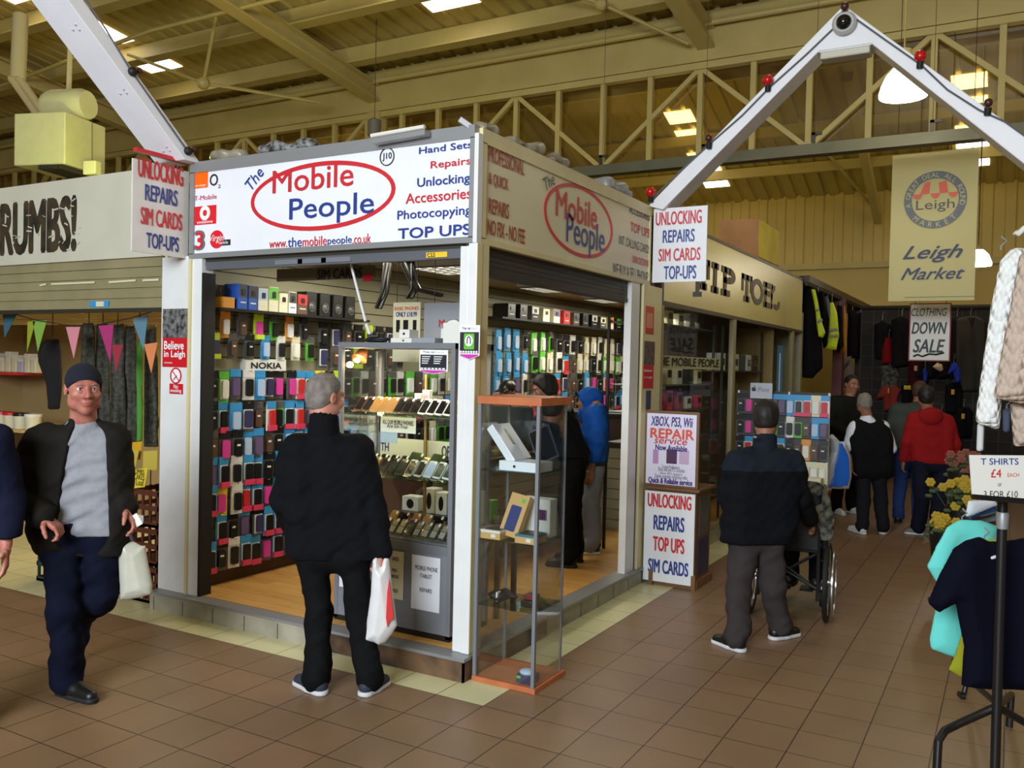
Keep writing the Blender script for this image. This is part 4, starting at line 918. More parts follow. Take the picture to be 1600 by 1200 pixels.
# papers inside and on the case
def paper(lb, rt, y, label, m=None, rows=(), name='paper_notice', sk=0):
    a = on('y', y, *lb); b = on('y', y, *rt); t = tag(MB().box((a[0], y, a[2]), (b[0], y+.003, b[2])).build(name, m or M('printer_paper', (236, 236, 244), .6)), label, 'notice')
    for tx, l, r in rows: line(t, tx, ('y', y), l, r, M_ink, bold=.01, lift=.002)
    return t
paper((592, 674), (650, 651), .83, 'landscape white paper notice inside the display case', rows=(('ALL OUR MOBILE PHONES', (598, 662), (646, 658)), ('Are Sim Free', (605, 668), (637, 664))))
paper((592, 690), (621, 675), .832, 'pale blank paper tucked under the landscape notice inside the display case', K['pale'])
s = paper((592, 716), (706, 691), .835, 'long white board of blue and dark capitals behind the middle shelf phones', K['cream']); line(s, 'TH', ('y', .835), (595, 704), (608, 692), M_blue, bold=.03, lift=.002); line(s, 'OP', ('y', .835), (690, 714), (704, 697), M_dgrey, bold=.03, lift=.002)
paper((642, 950), (688, 873), .418, 'white printed repair notice on the grey lower panel of the display case', rows=(('MOBILE PHONE', (649, 889), (684, 888)), ('/TABLET', (656, 902), (675, 899)), ('REPAIRS', (656, 924), (675, 921))))
paper((608, 934), (631, 863), .418, 'yellowed notice left of the white repair notice on the lower panel', K['cream'], rows=(('CARDS', (612, 875), (623, 871)), ('PIN', (613, 893), (620, 889)), ('MORE', (612, 903), (623, 899)), ('FREE', (613, 925), (622, 921))))
paper((530, 916), (540, 882), .418, 'white paper seen between the legs of the man in the black jacket')
# top-up signs
def topup(lb, rt, y, label, green):
    a = on('y', y, *lb); b = on('y', y, *rt); x0, z0, x1, z1 = a[0], a[2], b[0], b[2]; h = z1-z0; w = x1-x0
    t = thing('top_up_sign', label, 'sign', ((x0+x1)/2, y, z0))
    P = [(x0, z1), (x0, z0+h*.13), ((x0+x1)/2, z0), (x1, z0+h*.13), (x1, z1)]
    MB().prism([(p[0], y, p[1]) for p in P], (0, .004, 0)).build('plate', M_pwhite, t)
    P = [(x0+w*.06, z0+h*.16), (x0+w*.06, z0+h*.125), ((x0+x1)/2, z0+h*.02), (x1-w*.06, z0+h*.125), (x1-w*.06, z0+h*.16)]
    MB().prism([(p[0], y-.002, p[1]) for p in P], (0, .002, 0)).build('magenta_point', M('magenta_print', (206, 60, 170), .4), t)
    MB().box((x0+w*.04, y-.002, z0+h*.19), (x1-w*.04, y, z0+h*.80)).build('dark_field', M('charcoal_print', (42, 42, 48), .4), t)
    mb = MB()
    for k in range(7): mb.box((x0+w*(.06+.128*k), y-.004, z0+h*.20), (x0+w*(.06+.128*k+.085), y-.002, z0+h*.26))
    mb.build('card_marks', M_pwhite, t); mb = MB(); put_text(mb, 'Top up', (x0+w*.12, y, z0+h*.86), X1, Z1, w*.42, h*.09, .02); mb.build('lettering', M_dgrey, t); mb = MB(); put_text(mb, 'here', (x0+w*.58, y, z0+h*.875), X1, Z1, w*.28, h*.075); mb.build('lettering', K['pale'], t)
    if green:
        rr(MB(), ((x0+x1)/2, y-.002, z0+h*.53), w*.5, h*.46, .006, (0, -.002, 0), X1, Z1).build('green_tile', M('green_print', (104, 186, 60), .4), t); MB().disc(((x0+x1)/2, y-.004, z0+h*.55), (0, -1, 0), (w*.2, h*.16), 20, .002, None, X1).build('white_spot', M_pwhite, t)
        MB().disc(((x0+x1)/2, y-.006, z0+h*.56), (0, -1, 0), (w*.10, h*.12), 16, .002, (w*.06, h*.09), X1, 0, math.pi).box(((x0+x1)/2-w*.10, y-.008, z0+h*.46), ((x0+x1)/2-w*.06, y-.006, z0+h*.56)).box(((x0+x1)/2+w*.06, y-.008, z0+h*.46), ((x0+x1)/2+w*.10, y-.006, z0+h*.56)).build('arch_mark', M_ink, t)
    else:
        mb = MB()
        for i in range(4):
            for j in range(2): mb.box((x0+w*(.1+.42*j), y-.004, z0+h*(.70-.09*i)), (x0+w*(.1+.42*j)+w*(.3-.03*i), y-.002, z0+h*(.735-.09*i)))
        mb.build('small_print', M_pwhite, t)
    return t
topup((655, 584), (700, 547), .41, 'top up sign with rows of small print on the glass of the display case', False)
topup((717, 562), (750, 508), .285, 'top up sign with a green tile fixed to the corner post', True)
# things on top of the case
zt = 1.93
def box3(name, lo, hi, m, label, cat='box', extra=None):
    t = thing(name, label, cat, ((lo[0]+hi[0])/2, (lo[1]+hi[1])/2, lo[2])); MB().box(lo, hi).build('carton', m, t, bev=.004)
    if extra: extra(t)
    return t
box3('white_carton', (-1.03, .48, zt), (-.86, .62, zt+.03), K['white'], 'flat white device box lying on the display case', extra=lambda t: MB().disc((-.93, .479, zt+.015), (0, -1, 0), .006, 12, .002, None, X1).build('button_mark', K['black'], t))
box3('white_carton', (-.98, .50, zt+.031), (-.90, .60, zt+.085), K['white'], 'small white cube box stacked on the flat white device box', extra=lambda t: MB().disc((-.94, .499, zt+.058), (0, -1, 0), .008, 12, .002, None, X1).build('logo_mark', K['black'], t))
box3('grey_carton', (-.855, .46, zt), (-.68, .66, zt+.032), M('grey_carton', (150, 152, 160), .5), 'flat grey box on the display case beside the white boxes')
box3('white_carton', (-.80, .70, zt), (-.70, .78, zt+.10), K['white'], 'white box behind the flat grey box on the display case', extra=lambda t: MB().disc((-.745, .699, zt+.05), (0, -1, 0), .008, 12, .002, None, X1).build('logo_mark', K['black'], t))
def rollpaper(t): pass
t = thing('paper_roll', 'white paper roll and pad at the right end of the display case top', 'paper', (-.58, .58, zt)); MB().lathe([(0, -.06), (.07, -.06), (.07, .06), (0, .06)], (-.60, .60, zt+.075), 20, (0, 1, 0)).build('roll', K['white'], t); MB().box((-.645, .50, zt), (-.515, .535, zt+.125)).build('pad', K['white'], t)
mb = MB(); cs = []
for k in range(26): a = k*.7; cs.append((-1.22+.09*math.cos(a)+.002*k, .56+.05*math.sin(a), zt+.008+.0012*k))
tag(mb.tube(cs, .006, 6).build('cable_coil', M_black, None, True), 'black cable coil lying on the left of the display case top', 'cable')
# white stick leaning from the shutter to the case
tag(MB().tube([at(548, 412, 5.70), at(571, 502, 5.68)], .009, 8).build('shutter_pole', M_wpaint, None, True), 'thin white pole hanging down from the front shutter', 'pole')
tag(MB().tube([at(572, 506, 5.68), at(578, 522, 5.68)], .012, 8).build('pole_end', M_wpaint, None, True), 'short white hook end below the thin white pole', 'pole')
# ================================================================== GLASS CABINET ON THE AISLE FLOOR
t = thing('glass_cabinet', 'freestanding square glass cabinet with orange wood top and base at the corner', 'cabinet', (-.05, .48, 0))
M_ow = M('orange_wood', (196, 112, 66), .45, var=.15, scale=9); gx0, gx1, gy0, gy1 = -.255, .155, .285, .665
MB().box((gx0, gy0, 0), (gx1, gy1, .028)).build('base', M_ow, t, bev=.002); MB().box((gx0, gy0, 1.585), (gx1, gy1, 1.63)).build('top', M_ow, t, bev=.002)
for x, y, nm in ((gx0+.012, gy0+.015, 0), (gx1-.02, gy0+.015, 0), (gx1-.02, gy1-.03, 1), (gx0+.012, gy1-.03, 1)):
    w = .020 if nm == 0 else .010; MB().box((x-w/2, y-w/2, .028), (x+w/2, y+w/2, 1.585)).build('upright', M_alud, t)
for lo, hi in (((gx0+.02, gy0+.014, .03), (gx1-.03, gy0+.018, 1.585)), ((gx0+.02, gy1-.028, .03), (gx1-.03, gy1-.024, 1.585)), ((gx1-.018, gy0+.03, .03), (gx1-.014, gy1-.04, 1.585)), ((gx0+.010, gy0+.03, .03), (gx0+.014, gy1-.04, 1.585))): MB().box(lo, hi).build('glass_panel', M_glass, t)
for z in (1.205, .81, .435): MB().box((gx0+.015, gy0+.02, z), (gx1-.022, gy1-.035, z+.006)).build('shelf', M_shelfg, t)
z = 1.212
M_silver = M('white_gloss_carton', (236, 238, 244), .25)
t = thing('laptop_carton', 'white device carton lying flat on the top shelf of the glass cabinet', 'box', (0, .4, z)); MB().box((-.13, .33, z), (.125, .50, z+.055)).build('carton', M_silver, t, bev=.003); MB().disc((-.03, .329, z+.027), (0, -1, 0), .008, 14, .002, None, X1).build('logo_mark', K['black'], t)
t = thing('laptop_carton', 'white device carton leaning back at left on the top shelf of the glass cabinet', 'box', (-.16, .45, z)); u = unit((-.62, 0, .78)); v = np.array((0, 1., 0)); n = np.cross(v, u)
c0 = np.array((-.140, .46, z+.142)); MB().obox(c0, u*.125, v*.10, n*.024).build('carton', M_silver, t, bev=.003); MB().obox(c0+n*.025+u*.03, u*.055, v*.012, n*.001).build('device_picture', K['grey'], t)
t = thing('tablet', 'dark tablet propped behind the flat white carton in the glass cabinet', 'tablet', (.05, .56, z)); u2 = unit((-.5, .3, .8)); v2 = unit((.8, .25, .4)); n2 = np.cross(u2, v2); rr(MB(), np.array((.03, .56, z+.14)), .13, .22, .01, n2*.01, v2, u2).build('body', M('tablet_silver', (90, 100, 120), .3, metal=.4), t); rr(MB(), np.array((.03, .56, z+.14))-n2*.002, .12, .20, .006, n2*.002, v2, u2).build('screen', M_scr, t)
M_kraft = M('kraft_card', (206, 164, 104), .65)
def tabbox(c, w, d, h, label, scr):
    t = thing('tablet_carton', label, 'box', c); x, y, z = c; MB().box((x-w/2, y-d/2, z), (x+w/2, y+d/2, z+h*.72)).build('tray', M_kraft, t); MB().box((x-w/2, y-d/2, z+h*.72), (x+w/2, y+d/2, z+h)).build('lid', scr, t)
    rr(MB(), (x, y, z+h), w*.8, d*.75, .008, (0, 0, .003), X1, Y1).build('device_picture', K['black'], t); MB().box((x-.02+w*.2, y-d/2-.002, z+.01), (x+.01+w*.2, y-d/2, z+.03)).build('label_sticker', K['white'], t)
z = .817
tabbox((-.17, .40, z), .13, .17, .05, 'kraft and white phone carton at left on the middle shelf of the glass cabinet', K['white'])
tabbox((.06, .38, z), .13, .14, .05, 'kraft and teal phone carton at right on the middle shelf of the glass cabinet', K['teal'])
t = thing('tablet_carton', 'kraft carton with blue tablet picture propped up in the glass cabinet', 'box', (-.06, .45, z)); v = unit((.16, .35, .92)); u = unit((1, -.05, -.15)); n = np.cross(u, v); c0 = np.array((-.075, .44, z+.125)); MB().obox(c0, u*.062, v*.125, n*.022).build('carton', M_kraft, t, bev=.002)
rr(MB(), c0+n*.022-v*.02, .07, .15, .008, n*.002, u, v).build('device_picture', M('blue_device', (44, 66, 120), .25), t); MB().obox(c0+n*.023+v*.09+u*.03, u*.012, v*.012, n*.001).build('green_sticker', K['green'], t)
t = thing('console_carton', 'white carton with red and blue picture at back of the glass cabinet', 'box', (0, .57, z)); MB().box((-.10, .53, z), (.10, .62, z+.22)).build('carton', K['white'], t, bev=.004); MB().box((.0, .528, z+.10), (.08, .53, z+.16)).build('picture', M('game_picture', (120, 50, 70), .4, var=.9, scale=30, second=(30, 40, 90)), t)
z = .441
f = Field((-.25, .32, z-.01), (-.05, .55, z+.09), .008); f.ell((-.16, .42, z+.03), (.07, .05, .025)).ell((-.13, .45, z+.035), (.06, .04, .022)).ell((-.19, .43, z+.025), (.04, .04, .02)).folds(.012, 50, 3).half((0, 0, z), (0, 0, -1))
t = thing('cable_bundle', 'black cable bundle with a white tie on the lower shelf of the glass cabinet', 'cable', (-.15, .43, z)); skin('bundle', [f], M_black, t); MB().box((-.155, .37, z+.01), (-.145, .47, z+.062)).build('tie', K['white'], t)
t = thing('game_console', 'black and red toy gadget on the lower shelf of the glass cabinet', 'toy', (.05, .43, z)); MB().box((.0, .38, z), (.07, .46, z+.04)).build('body', K['black'], t, bev=.006); MB().box((.01, .40, z+.04), (.08, .47, z+.07)).build('red_top', M('maroon_plastic', (110, 32, 32), .4), t, bev=.006); MB().bar((.06, .42, z+.03), (.12, .40, z+.004), .02, .006).build('strap', K['black'], t)
t = thing('camera_carton', 'blue and black boxed gadget on the floor of the glass cabinet', 'box', (.08, .36, .028)); MB().box((.01, .33, .028), (.115, .42, .075)).build('carton', K['navy'], t, bev=.003); MB().ball((.06, .37, .085), (.045, .04, .02)).build('blister', K['pale'], t, True); MB().box((.015, .328, .055), (.04, .33, .068)).build('green_print', K['green'], t)
# ================================================================== LITTER ON THE STALL ROOF
def roofthing(f): return f
t = thing('fluorescent_fitting', 'silver tube fitting lying on the front fascia top', 'light', at(625, 215, 5.15)); a = at(585, 222, 5.3); b = at(668, 208, 5.12)
MB().bar(a, b, .06, .03).build('tray', M_alu, t); MB().tube([a+np.array((0, -.03, .03)), b+np.array((0, -.03, .03))], .013, 8).build('tube', K['white'], t)
t = thing('work_lamp', 'small grey clamp gadget angled up on the corner of the fascia', 'clamp', at(735, 203, 5.05)); MB().bar(at(718, 187, 5.05), at(741, 203, 5.05), .045, .035).build('arm', M_alu, t, bev=.004); MB().ball(at(733, 207, 5.05), .02).build('bolt', M_alu, t, True)
M_film = M('dirty_film', (150, 140, 120), .35, var=.4, scale=12)
def crumple(lo, hi, label, m, seed, name='plastic_sheet', cat='plastic sheet'):
    lo = np.array(lo); hi = np.array(hi); f = Field(lo-.05, hi+.05, .016); c = (lo+hi)/2; f.rbox(c, (hi-lo)/2, None, .02, 0).folds(.03, 16, seed).half((0, 0, lo[2]), (0, 0, -1)); return tag(skin(name, [f], m, None), label, cat)
crumple((-.42, .40, 3.165), (-.30, .56, 3.24), 'grey rag heaped on the corner of the stall roof', M_film, 1, 'rag', 'rag')
crumple((-.44, .8, 3.165), (-.33, 1.55, 3.23), 'dusty plastic sheet along the top of the cream side fascia', M_film, 2)
crumple((-.44, 2.2, 3.165), (-.33, 2.75, 3.24), 'crumpled foil on the far end of the cream side fascia', M_alu, 4, 'foil', 'foil')
crumple((-2.55, .34, 3.175), (-2.25, .42, 3.24), 'clear crumpled plastic on the left end of the front fascia', M_film, 5)
crumple((-2.05, .34, 3.175), (-1.6, .42, 3.23), 'dark and silver scraps left on the front fascia top', M('mixed_scraps', (140, 140, 140), .5, var=.9, scale=30, second=(30, 30, 30)), 6, 'scraps', 'scraps')
# ================================================================== LEFT STALL (CAKES)
M_brd = M('stall_fascia', (206, 202, 182), .45, var=.08, scale=2)
M_grunge = M('worn_brown_lettering', (70, 56, 38), .6, var=.5, scale=7, second=(36, 32, 24))
s = thing('fascia_sign', 'pale fascia board with distressed brown capitals over the left stall', 'sign', (-5.4, .32, 2.535))
MB().box((-8.4, .30, 2.535), (-2.96, .36, 3.175)).build('panel', M_brd, s); MB().box((-8.4, .36, 3.1), (-2.96, 2.5, 3.15)).build('lid', M_brd, s)
line(s, 'CRUMBS!', ('y', .30), (-24, 403), (121, 303), M_grunge, bold=.045, lift=.004)
rg2 = random.Random(5)
for k in range(26):
    a = on('y', .294, rg2.uniform(0, 122), rg2.uniform(312, 392)); MB().bar(a, a+np.array((rg2.uniform(.02, .07), 0, rg2.uniform(-.02, .02))), .002, rg2.uniform(.004, .012)).build('scuff', M_brd, s)
M_shs = M('olive_shutter', (150, 140, 104), .5, var=.15, scale=3)
s = thing('roller_shutter', 'olive slatted roller shutter half way down over the left stall', 'shutter', (-5.6, .33, 2.15)); mb = MB()
for k in range(5): mb.prism([(-8.4, .315+0, 2.165+.075*k), (-8.4, .325, 2.165+.075*k+.072), (-8.4, .345, 2.165+.075*k+.072), (-8.4, .345, 2.165+.075*k)], (5.43, 0, 0))
mb.build('slats', M_shs, s); MB().box((-8.4, .31, 2.135), (-2.97, .35, 2.165)).build('bottom_rail', M_shutd, s)
rect(s, 'sticker', ('y', .312), (140, 480), (170, 470), K['blue'], .003); rect(s, 'sticker', ('y', .309), (150, 479), (162, 471), K['cream'], .003)
mb = MB()
for a, b in (((62, 446), (72, 444)), ((80, 444), (148, 441)), ((170, 441), (212, 438)), ((223, 438), (248, 437))): p = on('y', .313, *a); q = on('y', .313, *b); mb.bar(p, q, .003, .014)
mb.build('scratches', K['cream'], s)
M_inner = M('stall_inner_wall', (150, 128, 84), .7)
struct(MB().box((-8.4, 2.6, 0), (-2.97, 2.66, 3.1)).build('wall_back', M_inner)); struct(MB().box((-3.0, .36, 0), (-2.97, 2.6, 3.1)).build('wall_right', M_inner)); struct(MB().box((-8.4, .4, 2.5), (-2.98, 2.6, 2.54)).build('ceiling', M('lit_stall_ceiling', (232, 208, 138), .6)))
lamp('AREA', 'cake_stall_light_and_fill', (-4.6, 1.4, 2.47), (1.0, .84, .50), 26, 1.5, .2, (-4.6, 1.4, 0)); lamp('AREA', 'cake_stall_light_and_fill', (-4.2, 1.5, 2.2), (1.0, .86, .55), 9, 1.6, .3, (-4.2, 1.5, 3.0)); lamp('AREA', 'cake_stall_light_and_fill', (-4.9, 2.0, 2.0), (1.0, .86, .55), 5, .9, .1, (-4.9, 2.4, 1.5))  # second lamp points up, unseen, added to brighten the stall ceiling
mb = MB(); zv = on('y', .95, 120, 507)[2]
for k in range(5): mb.box((-8.3, .95+.004*(k % 2), zv+.05*k), (-3.0, .97, zv+.05*k+.046))
tag(mb.build('stand_in_board', M('cream_stand_in_board', (240, 220, 160), .6)), 'cream slatted board standing in for the lit band inside the left stall', 'stand_in_board')  # board added to stand for the lit slatted band below the shutter
M_cord = M('bunting_cord', (40, 36, 30), .7)
pts = [on('y', .5, px, py) for px, py in ((-10, 480), (28, 492), (55, 500), (115, 510), (150, 508), (205, 497), (248, 484))]
tag(MB().tube(pts, .004, 5).build('bunting_cord', M_cord), 'thin dark cord holding the pennants across the left stall', 'cord')
for nm, c3, q in (('teal pennant at the left end of the bunting', (60, 100, 116), ((4, 489), (27, 489), (7, 528))), ('olive green pennant overlapped by the lime one', (150, 164, 40), ((43, 502), (55, 502), (42, 550))), ('lime green pennant on the bunting', (134, 176, 70), ((51, 501), (73, 500), (59, 549))), ('pale pink pennant on the bunting', (222, 142, 150), ((103, 511), (125, 510), (115, 560))), ('magenta pennant on the bunting', (178, 52, 112), ((154, 509), (177, 507), (172, 566))), ('dark red pennant just right of the magenta one', (160, 48, 62), ((175, 539), (192, 539), (181, 583))), ('grey teal pennant near the white pillar', (96, 134, 150), ((207, 499), (231, 492), (224, 548))), ('orange pennant beside the white pillar', (224, 136, 84), ((225, 538), (246, 535), (236, 583)))):
    P = [on('y', .505, *p) for p in q]; tag(MB().prism(P, (0, .004, 0)).build('pennant', M(nm.split(' pennant')[0].replace(' ', '_')+'_felt', c3, .8)), nm, 'pennant')
# outline-cut cloth with real thickness
def pdist(poly, U, V):
    d = np.full(U.shape, 1e9); ins = np.zeros(U.shape, bool); n = len(poly)
    for i in range(n):
        ax, ay = poly[i]; bx, by = poly[(i+1) % n]; ex, ey = bx-ax, by-ay
        t = np.clip(((U-ax)*ex+(V-ay)*ey)/(ex*ex+ey*ey+1e-12), 0, 1); d = np.minimum(d, np.hypot(U-ax-t*ex, V-ay-t*ey))
        c = ((ay > V) != (by > V)); ins ^= c & (U < (bx-ax)*(V-ay)/((by-ay) if abs(by-ay) > 1e-12 else 1e-12)+ax)
    return np.where(ins, -d, d)
def cloth_mesh(name, px, depth, thick, mat, parent, h=None, fold=.012, fk=30, edge=.05, seed=0, yaw=0.0):
    """garment cut to an outline, standing in its own plane at its own distance, padded and folded"""
    P = [at(x, y, depth) for x, y in px]; c = np.mean(P, 0)
    u = unit(np.array((RT[0], RT[1], 0))); n = np.cross(u, (0, 0, 1.0)); v = np.array((0, 0, 1.0))
    poly = [((p-c)@u, (p-c)@v) for p in P]; A = np.array(poly); span = (A.max(0)-A.min(0)).max(); h = h or max(.007, span/70)
    lo = np.r_[A.min(0)-3*h, -thick-fold*2-3*h]; hi = np.r_[A.max(0)+3*h, thick+fold*2+3*h]
    F = Field(lo, hi, h); X = np.meshgrid(*F.ax, indexing='ij'); d = pdist(poly, X[0][:, :, 0], X[1][:, :, 0])[:, :, None]
    r = np.random.RandomState(seed); wv = fold*(np.sin(fk*X[0]+3*X[1]+r.rand()*6)+.6*np.sin(fk*.47*X[0]-7*X[1]+r.rand()*6)+.4*np.sin(11*X[1]+5*X[0]))
    f = np.abs(X[2]-wv)-thick*np.sqrt(np.clip(-d/edge, 0.02, 1)); F.d = np.maximum(d, np.where(d < 0, f, np.maximum(d, f))).astype(np.float32)
    V, Q = F.surf(); W = c+V[:, :1]*u+V[:, 1:2]*v+V[:, 2:3]*-n*-1
    o3 = np.array(parent['_o']) if parent is not None else np.array((W[:, 0].mean(), W[:, 1].mean(), W[:, 2].min()))
    me = bpy.data.meshes.new(name); me.from_pydata((W-o3).tolist(), [], Q.tolist()); me.materials.append(mat); me.polygons.foreach_set('use_smooth', np.ones(len(Q), bool)); me.update()
    o = bpy.data.objects.new(name, me); col.objects.link(o); o['_o'] = [float(x) for x in o3]
    if parent is not None: o.parent = parent
    else: o.location = o3
    return o
# stock of the cake stall
M_curt = M('green_black_tinsel', (66, 66, 52), .7, var=.85, scale=34, second=(26, 26, 20), detail=5)
for k, (a, b, dp) in enumerate(((128, 150, 7.5), (150, 172, 7.55), (172, 196, 7.5), (196, 214, 7.55), (226, 247, 7.5))):
    hd = tag(cloth_mesh('hanging_drape', ((a, 505+k), (b, 503+k), (b+2, 700), (a-2, 700)), dp, .03, M_curt, None, .02, .012, 60, seed=k), '%s dark patterned drape from the left in the left stall' % ordinal(k+1), 'drape', 'dark drapes in the left stall'); p = at((a+b)/2, 506+k, dp); wires(hd, (p,), 2.51, .005)
hd = tag(cloth_mesh('hanging_drape', ((213, 535), (224, 532), (223, 690), (212, 692)), 7.35, .02, M('bright_green_drape', (70, 140, 40), .7), None, .015, .006, 60), 'narrow bright green drape beside the dark drapes', 'drape'); wires(hd, (at(218, 536, 7.35),), 2.51, .005)
hd = tag(cloth_mesh('hanging_sleeve', ((62, 540), (75, 530), (92, 530), (97, 545), (97, 600), (92, 640), (76, 640), (72, 600), (60, 565)), 7.7, .05, M('black_cloth', (16, 15, 14), .9), None, .015, .01, 40), 'black garment hanging behind the man in the beanie', 'garment'); wires(hd, (at(82, 536, 7.7),), 2.51, .005)
def shelf2(a, b, y, z, label, m): p = on('y', y, a, 600); q = on('y', y, b, 600); return tag(MB().box((p[0], y-.3, z-.03), (q[0], 2.6, z)).build('shelf', m), label, 'shelf')
p0 = on('y', 2.2, -60, 583); z1 = p0[2]+.04
shelf2(-80, 60, 2.3, z1, 'red-edged shelf of jars in the left stall', K['red'])
for k in range(7):
    px = -2+10*k; c = on('y', 2.15, px, 575); hgt = (.22, .17, .24, .2, .16, .22, .18)[k]
    t = thing('cake_box', '%s pale box or jar from the left on the red-edged shelf' % ordinal(k+1), 'box', (c[0], 2.15, z1), 'pale boxes on the red-edged shelf'); MB().box((c[0]-.045, 2.1, z1), (c[0]+.045, 2.2, z1+hgt)).build('box_body', K['cream'] if k != 4 else cm('lilac', (190, 180, 200)), t, bev=.01); MB().box((c[0]-.047, 2.098, z1+hgt*.8), (c[0]+.047, 2.202, z1+hgt)).build('lid', K['white'], t)
z2 = on('y', 1.9, 30, 668)[2]
shelf2(-80, 76, 2.0, z2, 'cream counter shelf of red-lidded tubs in the left stall', M('cream_shelf', (206, 176, 116), .5))
for k, (px, m, nm) in enumerate(((4, 'rose', 'red'), (18, 'red', 'dark red'), (34, 'black', 'black'), (52, 'white', 'white'))):
    c = on('y', 1.85, px, 655); t = thing('tub', nm+' lidded tub on the cream counter shelf in the left stall', 'tub', (c[0], 1.85, z2)); MB().lathe([(0, 0), (.075, 0), (.085, .14), (0, .14)], (c[0], 1.85, z2), 18).build('bowl', K['cream'], t, True); MB().lathe([(0, .14), (.09, .14), (.09, .17), (0, .18)], (c[0], 1.85, z2), 18).build('lid', K[m], t, True)
t = thing('price_board', 'yellow tray front at the left edge under the counter shelf', 'board', on('y', 1.5, 5, 720)); p = on('y', 1.68, -20, 715); q = on('y', 1.68, 12, 680); MB().box((p[0], 1.66, p[2]), (q[0], 1.70, q[2])).build('panel', M('yellow_card', (240, 206, 40), .6), t)
MB().box((p[0], 1.65, p[2]-.03), (q[0]+.02, 1.70, p[2])).build('ledge', M_brown, t)
pa = on('y', 1.9, -80, 660); pb = on('y', 1.9, 74, 660); tag(MB().box((-8.3, 1.72, 0), (pb[0], 2.58, z2-.032)).build('stall_counter', M_brown, bev=.004), 'brown back counter under the cream shelf of the left stall', 'counter')
struct(MB().box((-8.46, .36, 0), (-8.4, 2.66, 3.1)).build('wall_left', M_inner))
M_crate = M('brown_crate', (98, 50, 36), .5); M_gcrate = M('green_crate', (18, 50, 44), .5)
def crate(x, y, z, m, label, group, w=.36, d=.28, h=.27):
    t = thing('plastic_crate', label, 'crate', (x, y, z), group); mb = MB()
    mb.box((x-w/2, y-d/2, z), (x+w/2, y+d/2, z+.02))
    for zz in (z, z+h*.45, z+h-.04): mb.box((x-w/2, y-d/2, zz), (x+w/2, y-d/2+.015, zz+.035)).box((x-w/2, y+d/2-.015, zz), (x+w/2, y+d/2, zz+.035)).box((x-w/2, y-d/2, zz), (x-w/2+.015, y+d/2, zz+.035)).box((x+w/2-.015, y-d/2, zz), (x+w/2, y+d/2, zz+.035))
    for i in range(5):
        xx = x-w/2+.01+(w-.035)*i/4; mb.box((xx, y-d/2+.002, z), (xx+.018, y-d/2+.014, z+h)).box((xx, y+d/2-.014, z), (xx+.018, y+d/2-.002, z+h))
        yy = y-d/2+.01+(d-.035)*i/4; mb.box((x+w/2-.014, yy, z), (x+w/2-.002, yy+.018, z+h)).box((x-w/2+.002, yy, z), (x-w/2+.014, yy+.018, z+h))
    mb.build('crate_body', m, t); MB().box((x-.07, y-d/2-.004, z+.03), (x+.02, y-d/2, z+.08)).build('label_card', K['white'], t); return t
for k in range(3): crate(-3.16, .46, .28*k, M_crate, 'brown slatted crate, %s in the stack beside the white pillar' % ('bottom', 'middle', 'top')[k], 'brown crates by the pillar')
crate(-3.6, .5, 0, M_crate, 'brown slatted crate on the floor left of the stacked crates', 'brown crates by the pillar')
for k in range(2): crate(-4.15, .42, .28*k, M_gcrate, 'dark green crate, %s of two behind the man in the beanie' % ('lower', 'upper')[k], 'green crates', .42, .3)
M_ycard = M('yellow_price_card', (234, 206, 56), .7); M_ycard2 = M('mustard_price_card', (196, 176, 70), .7)
def card(q, y, m, label, rows=()):
    P = [on('y', y, *p) for p in q]; t = tag(MB().prism(P, (0, .004, 0)).build('price_card', m), label, 'price card'); c = np.mean(P, 0); MB().tube([(c[0], y+.008, c[2]+.02), (c[0], y+.008, .835)], .004, 5).build('card_stick', M_dark, t)
    for tx, a, b in rows: line(t, tx, ('y', y), a, b, M_ink, bold=.0, lift=.003)
    return t
card(((198, 735), (231, 731), (226, 761), (195, 765)), .28, M_ycard, 'yellow handwritten price card lowest on the brown crates', (('CRUMBS', (203, 739), (226, 734)), ('TEACAKES', (200, 747), (226, 742)), ('Our Loaf', (199, 756), (225, 750))))
card(((194, 692), (222, 690), (219, 718), (195, 721)), .42, M('amber_price_card', (214, 160, 30), .7), 'amber price card at the top behind the mustard cards'); card(((188, 706), (217, 703), (212, 729), (186, 722)), .38, M_ycard2, 'mustard price card left above the lowest yellow card'); card(((224, 705), (246, 704), (245, 735), (223, 733)), .40, M_ycard2, 'mustard price card nearest the white pillar')
